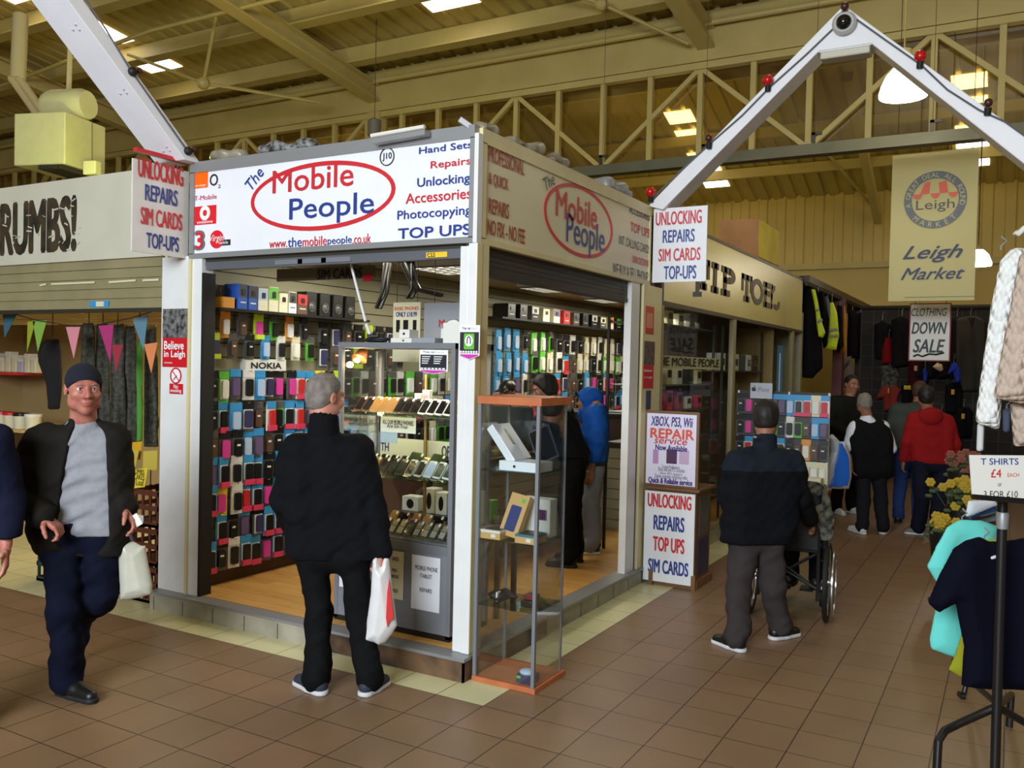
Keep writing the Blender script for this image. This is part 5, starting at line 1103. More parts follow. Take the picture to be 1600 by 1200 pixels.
# ================================================================== SHOE STALL BEYOND THE CORNER SHOP
s = thing('fascia_sign', 'cream fascia with big brown slab capitals beyond the corner shop', 'sign', (-.31, 6.3, 2.4))
M_tip = M('yellowed_sign_face', (236, 220, 142), .3, var=.08, scale=1.2)
MB().box((-.35, 3.40, 2.40), (-.302, 9.2, 3.12)).build('panel', M_tip, s); MB().box((-.36, 3.34, 2.36), (-.295, 9.24, 2.40)).box((-.36, 3.34, 3.12), (-.295, 9.24, 3.15)).box((-.36, 3.34, 2.40), (-.295, 3.40, 3.12)).build('frame', M_brown, s)
def slab(ch, y, z, w, h, mb, st):
    x = -.300; b = st*1.25; sr = st*.75
    B = lambda y0, z0, y1, z1: mb.box((x, y+y0*w, z+z0*h), (x+.006, y+y1*w, z+z1*h))
    q = b/w; e = sr/h
    if ch == 'T': B(.5-q/2, 0, .5+q/2, 1); B(.22, 0, .78, e); B(0, 1-e, 1, 1); B(0, 1-e*3, q*.7, 1); B(1-q*.7, 1-e*3, 1, 1)
    if ch == 'I': B(.5-q/2, 0, .5+q/2, 1); B(.05, 0, .95, e); B(.05, 1-e, .95, 1)
    if ch == 'P': B(.15, 0, .15+q, 1); B(0, 0, .6, e); B(0, 1-e, .6, 1); mb.disc((x, y+.52*w, z+.72*h), (1, 0, 0), (.46*w, .28*h), 20, .006, (.46*w-b, .28*h-sr*1.2), (0, 1, 0), -math.pi/2, math.pi/2); B(.15, .44, .55, .44+e)
    if ch == 'O': mb.disc((x, y+.5*w, z+.5*h), (1, 0, 0), (.5*w, .5*h), 28, .006, (.5*w-b, .5*h-sr), (0, 1, 0))
    if ch == 'E': B(.12, 0, .12+q, 1); B(0, 0, .95, e); B(0, 1-e, .95, 1); B(.1, .47, .7, .47+e); B(.95-q*.6, 0, .95, e*3); B(.95-q*.6, 1-e*3, .95, 1)
    if ch == 'S':
        mb.disc((x, y+.62*w, z+.25*h), (1, 0, 0), (.38*w, .25*h), 16, .006, (.38*w-b*.8, .25*h-sr), (0, 1, 0), -math.pi*.9, math.pi*.2); mb.disc((x, y+.42*w, z+.74*h), (1, 0, 0), (.36*w, .25*h), 16, .006, (.36*w-b*.8, .25*h-sr), (0, 1, 0), math.pi*.55, math.pi*1.15)
mb = MB(); za = on('x', -.3, 1100, 453)[2]; zb2 = on('x', -.3, 1100, 404)[2]
for ch, p0, p1 in (('T', 1090, 1108), ('I', 1111, 1123), ('P', 1127, 1149), ('T', 1159, 1175), ('O', 1174, 1193), ('E', 1193, 1208), ('S', 1206, 1219)):
    a = on('x', -.3, p0, 440)[1]; b = on('x', -.3, p1, 440)[1]; slab(ch, a, za, b-a, zb2-za, mb, .085)
mb.build('lettering', M('brown_slab_lettering', (74, 54, 24), .5), s)
p = on('x', -.37, 1184, 402); q = on('y', p[1], 1124, 348); q2 = on('y', p[1], 1184, 341)
box3('brown_carton', (q[0], p[1], 3.14), (-.37, p[1]+1.1, q2[2]), M('brown_cardboard', (176, 124, 78), .8, var=.25, scale=3), 'brown cardboard carton with a yellow end on the roof of the shoe stall', extra=lambda t: MB().box((-.37, p[1]+.02, 3.2), (-.366, p[1]+1.08, q2[2]-.01)).build('yellow_end', M('yellow_carton_end', (222, 200, 60), .7, var=.2, scale=3), t))
struct(MB().box((-2.95, 3.3, 3.10), (-.36, 9.3, 3.14)).build('stall_roof', MATS['grimy_roof_board']))
M_mull = M('window_mullion', (150, 138, 100), .5)
mb = MB(); ym = on('x', -.3, 1146, 560)[1]; ye = on('x', -.3, 1238, 560)[1]
for y in (3.36, ym, ye): mb.box((-.34, y-.05, .137), (-.29, y+.05, 2.36))
mb.box((-.34, 3.34, .137), (-.29, 9.2, .19)); struct(mb.build('shopfront_mullions', M_mull))
M_shopg = glass('shop_window_glass', (248, 250, 246), .04, .02, .05)
struct(MB().box((-.318, 3.40, .19), (-.312, ym, 2.36)).build('window_50', M_shopg)); struct(MB().box((-.318, ym, .19), (-.312, ye, 2.36)).build('window_51', M_shopg))
struct(MB().box((-.96, 5.25, .137), (-.92, 9.2, 2.5)).build('wall_right', M('dim_partition', (88, 66, 40), .6)))
struct(MB().box((-.9, ye-.9, .137), (-.36, ye-.86, 2.36)).build('trim_6', M('tan_end_panel', (170, 136, 80), .5, var=.2, scale=4)))
s = thing('teal_banner', 'narrow teal strip on the tan panel at the end of the shoe stall window', 'banner', on('y', ye-.9, 1218, 640)); p = on('y', ye-.905, 1212, 640); q = on('y', ye-.905, 1224, 540); MB().box((p[0], ye-.91, p[2]), (q[0], ye-.90, q[2])).build('strip', M('teal_strip', (40, 84, 98), .5), s); MB().box((p[0]+.03, ye-.915, p[2]+.15), (q[0]-.03, ye-.91, q[2]-.1)).build('pale_print', K['pale'], s)
# window shelves with stock
M_wsh = M('smoked_shelf', (70, 68, 60), .3)
s = thing('window_sign', 'cream strip sign of bold dark capitals inside the shoe stall window', 'sign', (-.42, 4.4, 1.9)); SPW = ('x', -.42)
a = on('x', -.42, 1026, 574); b = on('x', -.42, 1124, 559); MB().box((-.43, a[1]-.1, a[2]-.01), (-.422, b[1]+.04, b[2]-.01)).build('strip', M('strip_cream', (214, 206, 170), .5), s); wires(s, ((-.426, a[1]+.1, b[2]-.01), (-.426, b[1]-.1, b[2]-.01)), 2.66); line(s, 'THE MOBILE PEOPLE', SPW, (1022, 571), (1123, 562), M_ink, bold=.03, lift=.003)
wk = random.Random(11)
unit_ = thing('display_shelving', 'smoked glass shelving with dark uprights inside the near shoe stall window', 'shelving', (-.66, 4.5, .137)); unit2 = thing('display_shelving', 'glass shelf with dark uprights inside the far shoe stall window', 'shelving', (-.66, 7.2, .137))
for x in (-.85, -.47):
    for y in (3.5, 5.49): MB().box((x-.012, y-.012, .137), (x+.012, y+.012, 2.3)).build('upright', M_dark, unit_)
    for y in (ym+.15, ye-1.05): MB().box((x-.012, y-.012, .137), (x+.012, y+.012, 2.3)).build('upright', M_dark, unit2)
for r, (py, cols) in enumerate(((600, ('grey', 'black', 'cream', 'white', 'black', 'cream')), (638, ('black', 'white', 'rose', 'red', 'white', 'rose')), (680, ('purple', 'purple', 'black', 'dblue', 'pink', 'grey')), (512, ('white', 'grey', 'cream', 'white', 'grey', 'black')))):
    z = on('x', -.5, 1080, py)[2]; MB().box((-.86, 3.5, z-.012), (-.46, 5.5, z)).build('glass_shelf', M_wsh, unit_)
    for k, cname in enumerate(cols):
        y = 3.6+.32*k+wk.uniform(-.03, .03); hh = wk.uniform(.12, .2); t = thing('boxed_accessory', '%s boxed item, %s from the left on the %s window shelf' % ({'dblue': 'blue'}.get(cname, cname), ordinal(k+1), ('upper', 'middle', 'lower', 'topmost')[r]), 'box', (-.58, y, z), 'boxed items in the shoe stall window')
        MB().box((-.66, y-.08, z), (-.52, y+.08, z+hh)).build('carton', K[cname], t, bev=.004); MB().box((-.52, y-.05, z+hh*.4), (-.517, y+.05, z+hh*.85)).build('window', K['black' if cname != 'black' else 'grey'], t)
lamp('AREA', 'window_light', (-.62, 4.4, 2.3), (1, .9, .65), 5, 1.6, .1, (-.6, 4.4, 0))  # lamp without a fitting, added to light the window shelves
for k in range(6):
    z = on('x', -.5, 1190, 580)[2]; y = ym+.35+.29*k; c2 = ('white', 'black', 'cream', 'grey', 'white', 'brown')[k]
    if k == 0: MB().box((-.86, ym+.1, z-.015), (-.46, ye-1.0, z)).build('glass_shelf', M_wsh, unit2)
    t = thing('boxed_accessory', '%s boxed item, %s along the far window shelf of the shoe stall' % (c2, ordinal(k+1)), 'box', (-.6, y, z), 'boxed items in the far window'); MB().box((-.68, y-.11, z), (-.52, y+.11, z+.2)).build('carton', K[c2], t, bev=.004); MB().box((-.52, y-.07, z+.06), (-.517, y+.07, z+.14)).build('window', K['grey'], t)
# cupboard with sign boards
M_cup = M('brown_cupboard_wood', (122, 84, 48), .5, var=.25, scale=5)
t = thing('sign_cupboard', 'brown wooden cupboard on legs fronted by a white board of red and blue words', 'cupboard', (-.04, 3.2, 0))
MB().box((-.22, 3.03, .07), (.165, 3.42, .80)).build('carcass', M_cup, t); MB().box((-.26, 2.99, .80), (.20, 3.46, .825)).build('top', M_cup, t, bev=.003); MB().box((-.20, 3.02, .0), (.19, 3.44, .07)).build('plinth', M_cup, t)
for x in (-.215, .15): MB().box((x, 2.985, 0), (x+.035, 3.03, .12)).build('leg', M_cup, t)
MB().box((-.267, 2.995, .035), (.165, 3.012, .785)).build('sign_board', M_signw, t)
MB().box((.166, 3.12, .42), (.169, 3.36, .74)).build('side_notice', K['grey'], t); MB().box((.166, 3.10, .10), (.169, 3.38, .40)).build('side_picture', K['navy'], t)
PB = ('y', 2.995)
four(t, PB, (('UNLOCKING', (1012, 791), (1081, 776), M_red), ('REPAIRS', (1021, 827), (1070, 809), M_blue), ('TOP UPS', (1020, 860), (1070, 843), M_red), ('SIM CARDS', (1012.5, 893), (1076, 880), M_blue)), .03)
t = thing('poster_board', 'wood framed poster board of console repair lettering standing on the brown cupboard', 'poster', (-.06, 3.04, .825))
MB().box((-.292, 3.02, .826), (.175, 3.05, 1.455)).build('backing', M_cup, t); MB().box((-.272, 3.012, .845), (.155, 3.021, 1.432)).build('sheet', M('lilac_white_sheet', (228, 222, 244), .5), t)
PB = ('y', 3.012); M_pur = M('purple_lettering', (56, 30, 120), .4); M_ora = M('orange_red_lettering', (226, 88, 60), .4)
for tx, a, b, m, kw in (('XBOX, PS3, Wii', (1017, 667), (1083, 653), M_pur, dict(bold=.02, shear=.15)), ('REPAIR', (1016, 684), (1085, 672), M_ora, dict(bold=.05)), ('service', (1022, 692.5), (1074, 685.5), M_red, dict(bold=.02, shear=.2)), ('Now Available', (1024, 703), (1074, 697), M_pur, dict(bold=.04)), ('Current Modifications', (1034, 731), (1062, 728), M_dgrey, {}), ('Xbox 360 and PS3 consoles', (1028, 735.5), (1070, 732.5), M_dgrey, {}), ('Also Wii repairs', (1031, 742), (1066, 739.5), M_dgrey, {}), ('Games upgrades refreshing refits', (1023, 747.5), (1074, 744), M_dgrey, {}), ('Quick & Reliable service', (1013, 755), (1082, 750.5), M_pur, dict(bold=.04))): line(t, tx, PB, a, b, m, lift=.002, **kw)
for a, b, m in (((1020, 724), (1029, 703), 'console_lilac'), ((1041, 724), (1058, 703), 'console_plum'), ((1061, 725), (1077, 704), 'console_mauve')): rect(t, 'console_picture', PB, a, b, M(m, dict(console_lilac=(186, 140, 190), console_plum=(76, 40, 84), console_mauve=(200, 170, 200))[m], .5), .003)
# ================================================================== HANGING MARKET BANNER AND SALE SIGN
s = thing('hanging_banner', 'tall cream banner with a round striped emblem and script lettering over the aisle', 'banner', (1.5, 7.5, 2.68)); BP = ('y', 7.5)
M_ban = M('cream_banner', (192, 180, 122), .6)
MB().box((1.045, 7.504, 2.675), (1.965, 7.514, 4.42)).build('sheet', M_ban, s)
for x in (1.1, 1.9): MB().tube([(x, 7.51, 4.42), (x, 7.51, 7.3)], .004, 4).build('hanging_wire', M_dark, s)
o = on('y', 7.5, 1461, 312); R = .335; M_ring = M('slate_ring', (88, 92, 98), .5)
MB().disc(o, (0, -1, 0), R, 48, .003, R*.745, X1).build('ring', M_ring, s)
mb = MB(); arc_text(mb, 'A GREAT DEAL ALL ROUND', o+np.array((0, -.002, 0)), X1, Z1, R*.87, .055, math.pi/2, .168); arc_text(mb, 'MARKET', o+np.array((0, -.002, 0)), X1, Z1, R*.87, .06, -math.pi/2, .30, True); mb.build('ring_lettering', M_ban, s)
M_str = M('awning_red', (214, 78, 48), .5); mb = MB()
for x0b, x1b in ((-.155, -.065), (.045, .135)): mb.prism([(o[0]+x0b*1.05, 7.498, o[2]+.075), (o[0]+x1b, 7.498, o[2]+.075), (o[0]+x1b*.85, 7.498, o[2]+.215), (o[0]+x0b*.75, 7.498, o[2]+.20)], (0, -.003, 0))
for x in (-.19, .0, .19): mb.disc((o[0]+x, 7.498, o[2]+.075), (0, -1, 0), (.048, .06), 16, .003, None, X1, math.pi, 2*math.pi)
mb.build('awning', M_str, s); line(s, 'Leigh', BP, (1431, 333), (1492, 310), M_dgrey, lift=.004)
M_navy = M('navy_script', (30, 30, 74), .5)
line(s, 'Leigh', BP, (1410, 412), (1505, 381), M_navy, bold=.02, shear=.45, lift=.004); line(s, 'Market', BP, (1407, 438), (1508, 416), M_navy, bold=.02, shear=.45, lift=.004); rect(s, 'stroke', BP, (1412, 465), (1524, 462.5), M_navy, .003)
s = thing('sale_sign', 'white red-edged hand-painted sale sign hanging at the far end of the aisle', 'sign', (1.4, 9.0, 2.0)); p = on('y', 9, 1421, 562); q = on('y', 9, 1485, 475)
MB().box((p[0]-.015, 9.002, p[2]-.015), (q[0]+.015, 9.012, q[2]+.015)).build('edge', M('dull_red_edge', (150, 44, 36), .5), s); MB().box((p[0], 8.998, p[2]), (q[0], 9.004, q[2])).build('face', K['white'], s); CP = ('y', 8.998)
for tx, a, b, bd in (('CLOTHING', (1424, 494), (1480, 481), .0), ('DOWN', (1424, 522), (1480, 503), .03), ('SALE', (1426, 551), (1477, 530), .03)): line(s, tx, CP, a, b, M_ink, bold=bd, shear=.25, lift=.003)
MB().tube([on('y', 8.994, *z) for z in ((1427, 557), (1434, 554), (1441, 557), (1452, 553), (1463, 554), (1475, 551))], .012, 5).build('flourish', M_ink, s)
for x in (p[0]+.05, q[0]-.05): MB().tube([(x, 9.0, q[2]), (x, 9.0, 7.2)], .004, 4).build('hanging_wire', M_dark, s)
# ================================================================== ACCESSORY RACK BY THE SHOE STALL
RY = 5.7
t = thing('display_rack', 'wire rack of phone cases standing outside the shoe stall', 'rack', (.1, RY, 0)); xa = on('y', RY, 1150, 700)[0]; xb = on('y', RY, 1292, 700)[0]; xm = (xa*.43+xb*.57); zt2 = on('y', RY, 1220, 612)[2]
MB().box((xa, RY+.06, .25), (xb, RY+.09, zt2)).build('back_panel', M('rack_dark', (58, 54, 48), .6), t)
for x in (xa, xm, xb): MB().tube([(x, RY+.05, 0), (x, RY+.05, zt2)], .012, 8).build('upright', K['white'], t)
for x in (xa, xb): MB().tube([(x, RY-.2, .02), (x, RY+.3, .02)], .015, 6).build('foot', K['black'], t)
rks = ['bcbkhhiafnf', 'bcbbkbgkjih', 'bfphkabjojb', 'bbgbiaggnnn', 'kgbbbkggbkk']
for r, ks2 in enumerate(rks):
    for k, ch in enumerate(ks2):
        x = xa+.04+(xb-xa-.08)*k/10; put_pack(ch, (x, RY+.02, zt2-.04-.235*r), '%s, '+ordinal(k+1)+' along '+('top', 'second', 'third', 'fourth', 'bottom')[r]+' row of wire rack', 'phone case packs on the wire rack', 1.0, -math.pi/2)
p = on('y', RY-.06, 1172, 622); q = on('y', RY-.06, 1207, 599); s = thing('rack_card', 'silver card with a fruit mark on top of the wire rack', 'sign', p); MB().box((p[0], RY-.06, p[2]), (q[0], RY-.055, q[2])).build('card', M('silver_card', (190, 190, 200), .3), s)
line(s, 'iPhone', ('y', RY-.06), (1184, 612), (1202, 605), M('grey_print', (120, 112, 140), .4), lift=.003); o = on('y', RY-.062, 1178, 608); MB().ball(o+np.array((-.008, 0, 0)), (.017, .003, .022), 10, 8).ball(o+np.array((.008, 0, 0)), (.015, .003, .022), 10, 8).ball(o+np.array((.006, 0, .032)), (.004, .003, .010), 8, 6).build('fruit_mark', K['black'], s)
box3('white_stock', (xm, RY-.18, .60), (xb-.02, RY+.04, .70), K['cream'], 'row of pale accessories on the ledge of the wire rack'); box3('green_stock', (xm+.02, RY-.16, .30), (xb-.1, RY, .50), K['green'], 'bright green box low on the wire rack')
# ================================================================== CLOTHING STALLS
def garment(name, label, px, depth, rgb, cat='garment', thick=.05, group=None, extra=(), fk=30, fold=.012, rough=.85, **k):
    top = None
    if isinstance(depth, tuple):      # (axis, value, height of its rail): hung in that plane
        ax, val, top = depth; mx = (min(p[0] for p in px)+max(p[0] for p in px))/2; my = min(p[1] for p in px); depth = float((on(ax, val, mx, my)-CAM)@FW)
    m = rgb if not isinstance(rgb, tuple) else M('cloth_%d_%d_%d' % rgb, rgb, rough)
    if m.name.startswith('cloth_'): m.node_tree.nodes['Principled BSDF'].inputs['Specular IOR Level'].default_value = .1
    t = thing(name, label, cat, at(px[0][0], px[0][1], depth), group); cloth_mesh('fabric', px, depth, thick, m, t, None, fold, fk, **k)
    cx = (min(p[0] for p in px)+max(p[0] for p in px))/2; ty = min(p[1] for p in px)
    for nm, pp, c2, dd in extra: cloth_mesh(nm, pp, depth-dd, .012, c2 if not isinstance(c2, tuple) else M('cloth_%d_%d_%d' % c2, c2, .7), t, None, .004, 20)
    a = at(cx, ty+3, depth); zt = top if top else a[2]+14.0/FPX*depth
    MB().tube([a, (a[0], a[1], max(zt, a[2]+.03)-.02), (a[0]+.02, a[1], max(zt, a[2]+.03)), (a[0], a[1], max(zt, a[2]+.03)+.02)], .004, 5).build('hanger_hook', M_alu, t)
    return t
M_hv = M('hi_vis_yellow', (206, 226, 30), .6, emit=0.0); M_tape = M('reflective_tape', (150, 150, 130), .3)
WR = ('x', -.26, 3.07)
rail = tag(MB().tube([(-.26, 9.25, 3.08), (-.26, 17, 3.08)], .03, 8).build('hanging_rail', M_dark), 'dark rail of hanging workwear along the stalls past the shoe stall', 'rail')
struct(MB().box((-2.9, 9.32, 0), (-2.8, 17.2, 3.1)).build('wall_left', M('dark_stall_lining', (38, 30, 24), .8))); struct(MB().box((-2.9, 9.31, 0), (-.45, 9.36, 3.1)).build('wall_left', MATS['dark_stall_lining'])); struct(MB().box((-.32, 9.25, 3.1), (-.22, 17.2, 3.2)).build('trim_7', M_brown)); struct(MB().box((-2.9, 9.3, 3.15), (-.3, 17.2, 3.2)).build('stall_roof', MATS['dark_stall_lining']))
struct(MB().box((-.36, 12.1, 0), (-.2, 12.3, 3.1)).build('stall_post', M('red_brown_post', (96, 40, 30), .5)))
blk = (22, 20, 22)
garment('work_jacket', 'long black work jacket nearest the cream slab-lettered sign', ((1254, 452), (1262, 446), (1272, 455), (1284, 520), (1286, 575), (1270, 592), (1254, 590)), WR, blk)
garment('hi_vis_jacket', 'lime hi-vis sleeve jacket with grey tape on the workwear rail', ((1267, 452), (1273, 452), (1284, 500), (1290, 520), (1286, 528), (1279, 526), (1274, 490)), ('x', -.16, 3.07), M_hv, extra=(('tape', ((1273, 483), (1280, 481), (1281, 485), (1274, 487)), M_tape, .08), ('tape', ((1276, 500), (1285, 497), (1286, 502), (1277, 505)), M_tape, .08)))
garment('work_jacket', 'black jacket between the lime sleeve and the grey jacket', ((1278, 458), (1287, 458), (1296, 500), (1294, 540), (1286, 545)), WR, blk)
garment('work_jacket', 'grey jacket on the workwear rail', ((1286, 464), (1293, 462), (1300, 485), (1296, 500), (1297, 537), (1288, 536)), WR, (96, 100, 116))
garment('hi_vis_vest', 'yellow hi-vis vest with two tape bands on the workwear rail', ((1296, 473), (1302, 472), (1308, 490), (1311, 525), (1307, 547), (1289, 545), (1291, 536), (1296, 520)), ('x', -.14, 3.07), M_hv, extra=(('tape', ((1296, 513), (1309, 512), (1310, 517), (1296, 518)), M_tape, .09), ('tape', ((1296, 523), (1310, 522), (1310, 527), (1296, 528)), M_tape, .09)))
garment('work_jacket', 'black jacket just right of the yellow vest', ((1308, 476), (1316, 478), (1319, 540), (1310, 552), (1306, 540)), WR, blk)
garment('work_jacket', 'orange garment on the workwear rail', ((1315, 478), (1320, 476), (1323, 500), (1322, 550), (1317, 552)), ('x', -.21, 3.07), (186, 120, 30))
for k in range(3): garment('work_jacket', '%s black jacket right of the orange garment on the workwear rail' % ordinal(k+1), ((1324+13*k, 488+3*k), (1334+13*k, 484+3*k), (1340+13*k, 492+3*k), (1340+13*k, 560), (1324+13*k, 560)), WR, blk, group='black jackets on the workwear rail')
garment('pale_dress', 'pale grey top with a dark motif below the black jackets', ((1308, 560), (1330, 556), (1334, 590), (1330, 615), (1306, 615)), WR, (120, 108, 100), extra=(('motif', ((1314, 575), (1328, 562), (1326, 570), (1318, 580)), (66, 48, 44), .1),))
yp = on('x', -.19, 1351, 550); DY = float((yp-CAM)@FW); struct(MB().box((-.36, yp[1]-.05, 0), (-.2, yp[1]+.15, 3.1)).build('stall_post', M_brown))
s = thing('yellow_sign', 'tall narrow yellow sign of dark writing among the clothes', 'sign', at(1351, 575, DY)); D = DY; P = [at(*p, D) for p in ((1344, 523), (1358, 521), (1357, 574), (1344, 576))]; nn = -FW*.01; MB().prism(P, nn).build('board', M('yellow_sign_face', (222, 210, 40), .6), s); mb = MB()
for i in range(6): mb.obox((at(1346, 529+8*i, D)+at(1355, 528+8*i, D))/2+nn*1.2, RT*.065, UP*.023, FW*.003)
mb.build('writing', M_ink, s)
# cross stall at the end of the aisle
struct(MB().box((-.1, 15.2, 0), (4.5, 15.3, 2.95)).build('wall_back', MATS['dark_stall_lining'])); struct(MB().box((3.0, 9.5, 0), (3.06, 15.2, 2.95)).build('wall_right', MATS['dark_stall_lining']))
tag(MB().tube([(.0, 12.66, 2.96), (3.4, 12.66, 2.96)], .02, 6).build('hanging_rail', M_dark), 'dark clothes rail across the top of the end stall', 'rail')
gp = thing('grid_panel', 'dark wire grid panel behind the hanging clothes of the end stall', 'panel', (1.7, 12.8, 0)); mb = MB()
for i in range(18): mb.box((.0+.2*i-.006, 12.79, .02), (.0+.2*i+.006, 12.80, 3.0))
for i in range(15): mb.box((0, 12.785, .1+.2*i), (3.4, 12.795, .11+.2*i))
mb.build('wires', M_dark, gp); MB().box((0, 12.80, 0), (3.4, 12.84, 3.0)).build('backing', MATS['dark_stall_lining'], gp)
GP = ('y', 12.64, None)
garment('coat', 'long grey wrap coat with wide lapels on the end stall', ((1494, 498), (1510, 494), (1524, 494), (1541, 502), (1540, 540), (1536, 612), (1505, 612), (1492, 560)), GP, (62, 60, 56), extra=(('collar', ((1512, 495), (1518, 515), (1524, 495)), (24, 22, 22), .07),))
garment('jacket', 'black padded jacket left of the sale sign', ((1393, 500), (1408, 494), (1422, 500), (1426, 570), (1395, 575)), GP, blk)
garment('jacket', 'black hooded jacket further left of the sale sign', ((1366, 508), (1380, 500), (1392, 510), (1390, 560), (1368, 560)), GP, blk)
garment('top', 'dark red top hanging left of the sale sign', ((1382, 528), (1396, 527), (1400, 540), (1399, 568), (1378, 568), (1378, 545)), GP, (120, 18, 22))
garment('top', 'camouflage top under the dark red top', ((1376, 572), (1398, 570), (1404, 585), (1400, 608), (1378, 608)), GP, M('camo_cloth', (92, 92, 76), .9, var=.9, scale=16, second=(24, 26, 22)))
garment('dress', 'dusty red childs dress below the camouflage top', ((1376, 606), (1384, 600), (1396, 600), (1408, 610), (1402, 620), (1400, 640), (1382, 642), (1380, 622), (1370, 622)), GP, (136, 52, 44), extra=(('yellow_tag', ((1387, 606), (1389.5, 606), (1389.5, 615), (1387, 615)), (220, 190, 60), .08),))
garment('top', 'black top with a yellow panel right of the red dress', ((1408, 602), (1422, 598), (1432, 606), (1430, 640), (1410, 640)), GP, blk, extra=(('yellow_panel', ((1412, 602), (1424, 602), (1424, 609), (1412, 609)), (206, 176, 40), .08),))
garment('cap', 'blue cap hanging right of the sale sign foot', ((1480, 585), (1486, 568), (1494, 566), (1501, 575), (1501, 596), (1494, 598), (1489, 582)), ('y', 12.5, None), (50, 70, 190), cat='cap', fold=.004)
garment('cap', 'small blue cap strap below the sale sign', ((1441, 578), (1446, 574), (1450, 584), (1448, 598), (1443, 596)), ('y', 12.5, None), (44, 62, 160), cat='cap', fold=.004)
garment('cap', 'white and gold cap below the sale sign', ((1457, 573), (1464, 567), (1472, 569), (1474, 578), (1470, 581), (1462, 577)), ('y', 12.5, None), (236, 214, 170), cat='cap', fold=.004)
for k, (x, y2, c2) in enumerate(((1431, 575, (200, 150, 120)), (1489, 612, (230, 170, 70)), (1505, 650, (220, 170, 70)), (1400, 655, (120, 110, 90)))):
    garment('tag_top', ('maroon top with a pale badge below the sale sign', 'black top with an amber tag right of the sale sign', 'black top with a yellow print near the white knitwear', 'black and white top left of the red hoodie')[k], ((x-12, y2-10), (x-4, y2-14), (x+8, y2-14), (x+14, y2-8), (x+13, y2+34), (x-11, y2+34)), GP, ((60, 14, 22), blk, blk, blk)[k], extra=(('badge', ((x-3, y2-4), (x+3, y2-4), (x+3, y2+5), (x-3, y2+5)), c2, .08),))
for k in range(5): garment('folded_black_top', '%s of the black tops in the dark lower row of the end stall' % ordinal(k+1), ((1396+22*k, 648), (1412+22*k, 646), (1416+22*k, 720), (1394+22*k, 722)), GP, blk, group='black tops low on the end stall')
for k in range(4): t = garment('dark_coat', '%s dark coat behind the sale sign on the end stall' % ordinal(k+1), ((1425+20*k, 500), (1437+20*k, 494), (1446+20*k, 502), (1447+20*k, 590), (1424+20*k, 592)), GP, (30, 26, 28), group='dark coats behind the sale sign')
# fluffy flower buckets at right
M_leaf = M('flower_leaf', (60, 74, 40), .7); M_yfl = M('yellow_petal', (176, 146, 34), .7); M_ofl = M('pinkish_petal', (132, 74, 56), .7)
def flowers(c, rx, rz, n, m, label, seed):
    t = thing('flower_bunch', label, 'flowers', (c[0], c[1], 0)); MB().tube([(c[0], c[1], 0), (c[0], c[1], c[2]-rz-.25)], .05, 10).lathe([(.12, 0), (.12, .02), (.05, .03)], (c[0], c[1], 0), 16).build('stand', K['black'], t); r = random.Random(seed); mb = MB(); lf = MB()
    for i in range(n):
        p = np.array(c)+np.array((r.gauss(0, rx*.5), r.gauss(0, rx*.4), r.gauss(0, rz*.5)))
        bm = MB().ball(p+np.array((0, -.006, 0)), (.014, .010, .014), 6, 4)
        for k in range(6):
            a = k*1.05; bm.ball(p+np.array((math.cos(a)*.022, 0, math.sin(a)*.022)), (.018, .010, .018), 6, 4)
        bm.build('bloom', m, t, True)
        lf.tube([p, (c[0]+r.uniform(-.04, .04), c[1], c[2]-rz-.2)], .004, 4)
        for k in range(2): q2 = p+np.array((r.uniform(-.06, .06), r.uniform(-.05, .05), r.uniform(-.12, -.02))); lf.ball(q2, (.03, .012, .018), 6, 4)
    lf.build('foliage', M_leaf, t, True)
    MB().lathe([(0, -rz-.25), (.10, -rz-.25), (.13, -rz+.02), (.12, -rz+.02), (.09, -rz-.23), (0, -rz-.23)], c, 18).build('bucket', K['black'], t, True); return t
flowers(at(1503, 765, 7.2), .20, .16, 34, M_yfl, 'bunch of yellow flowers behind the T shirt price sign', 1); flowers(at(1506, 718, 7.6), .16, .12, 20, M_ofl, 'bunch of pinkish orange flowers above the yellow flowers', 2); flowers(at(1480, 815, 7.0), .14, .10, 16, M_yfl, 'low bunch of pale yellow flowers by the red hooded man', 3)
# knitwear hanging at the right edge
M_kw = bpy.data.materials.new('white_cable_knit')
def knit(m, rgb, sc, st=.9):
    m.use_nodes = True; nt = m.node_tree; b = nt.nodes['Principled BSDF']; b.inputs['Base Color'].default_value = lin(rgb); b.inputs['Roughness'].default_value = .9
    tc = nt.nodes.new('ShaderNodeTexCoord'); v = nt.nodes.new('ShaderNodeTexVoronoi'); v.inputs['Scale'].default_value = sc; v.inputs['Randomness'].default_value = .25; mp = nt.nodes.new('ShaderNodeMapping'); mp.inputs['Scale'].default_value = (1, 1, .7); mp.inputs['Rotation'].default_value = (.6, .6, 0)
    nt.links.new(tc.outputs['Object'], mp.inputs['Vector']); nt.links.new(mp.outputs['Vector'], v.inputs['Vector']); bp = nt.nodes.new('ShaderNodeBump'); bp.inputs['Strength'].default_value = st; bp.inputs['Distance'].default_value = .02; bp.invert = True
    nt.links.new(v.outputs['Distance'], bp.inputs['Height']); nt.links.new(bp.outputs['Normal'], b.inputs['Normal']); return m
knit(M_kw, (232, 232, 228), 42); M_kb = knit(bpy.data.materials.new('beige_knit'), (190, 170, 152), 40)
garment('knitted_jumper', 'white cable knit jumper sleeve hanging at the right edge', ((1563, 408), (1580, 388), (1600, 388), (1592, 440), (1578, 520), (1568, 600), (1560, 672), (1530, 662), (1527, 655), (1536, 580), (1548, 480)), 3.7, M_kw, thick=.05, edge=.045, fold=.004)
garment('knitted_jumper', 'beige cable knit jumper hanging in front of the white one', ((1592, 398), (1640, 380), (1690, 400), (1680, 640), (1600, 632), (1556, 622), (1566, 560), (1580, 470)), 3.55, M_kb, thick=.05, edge=.045, fold=.004)
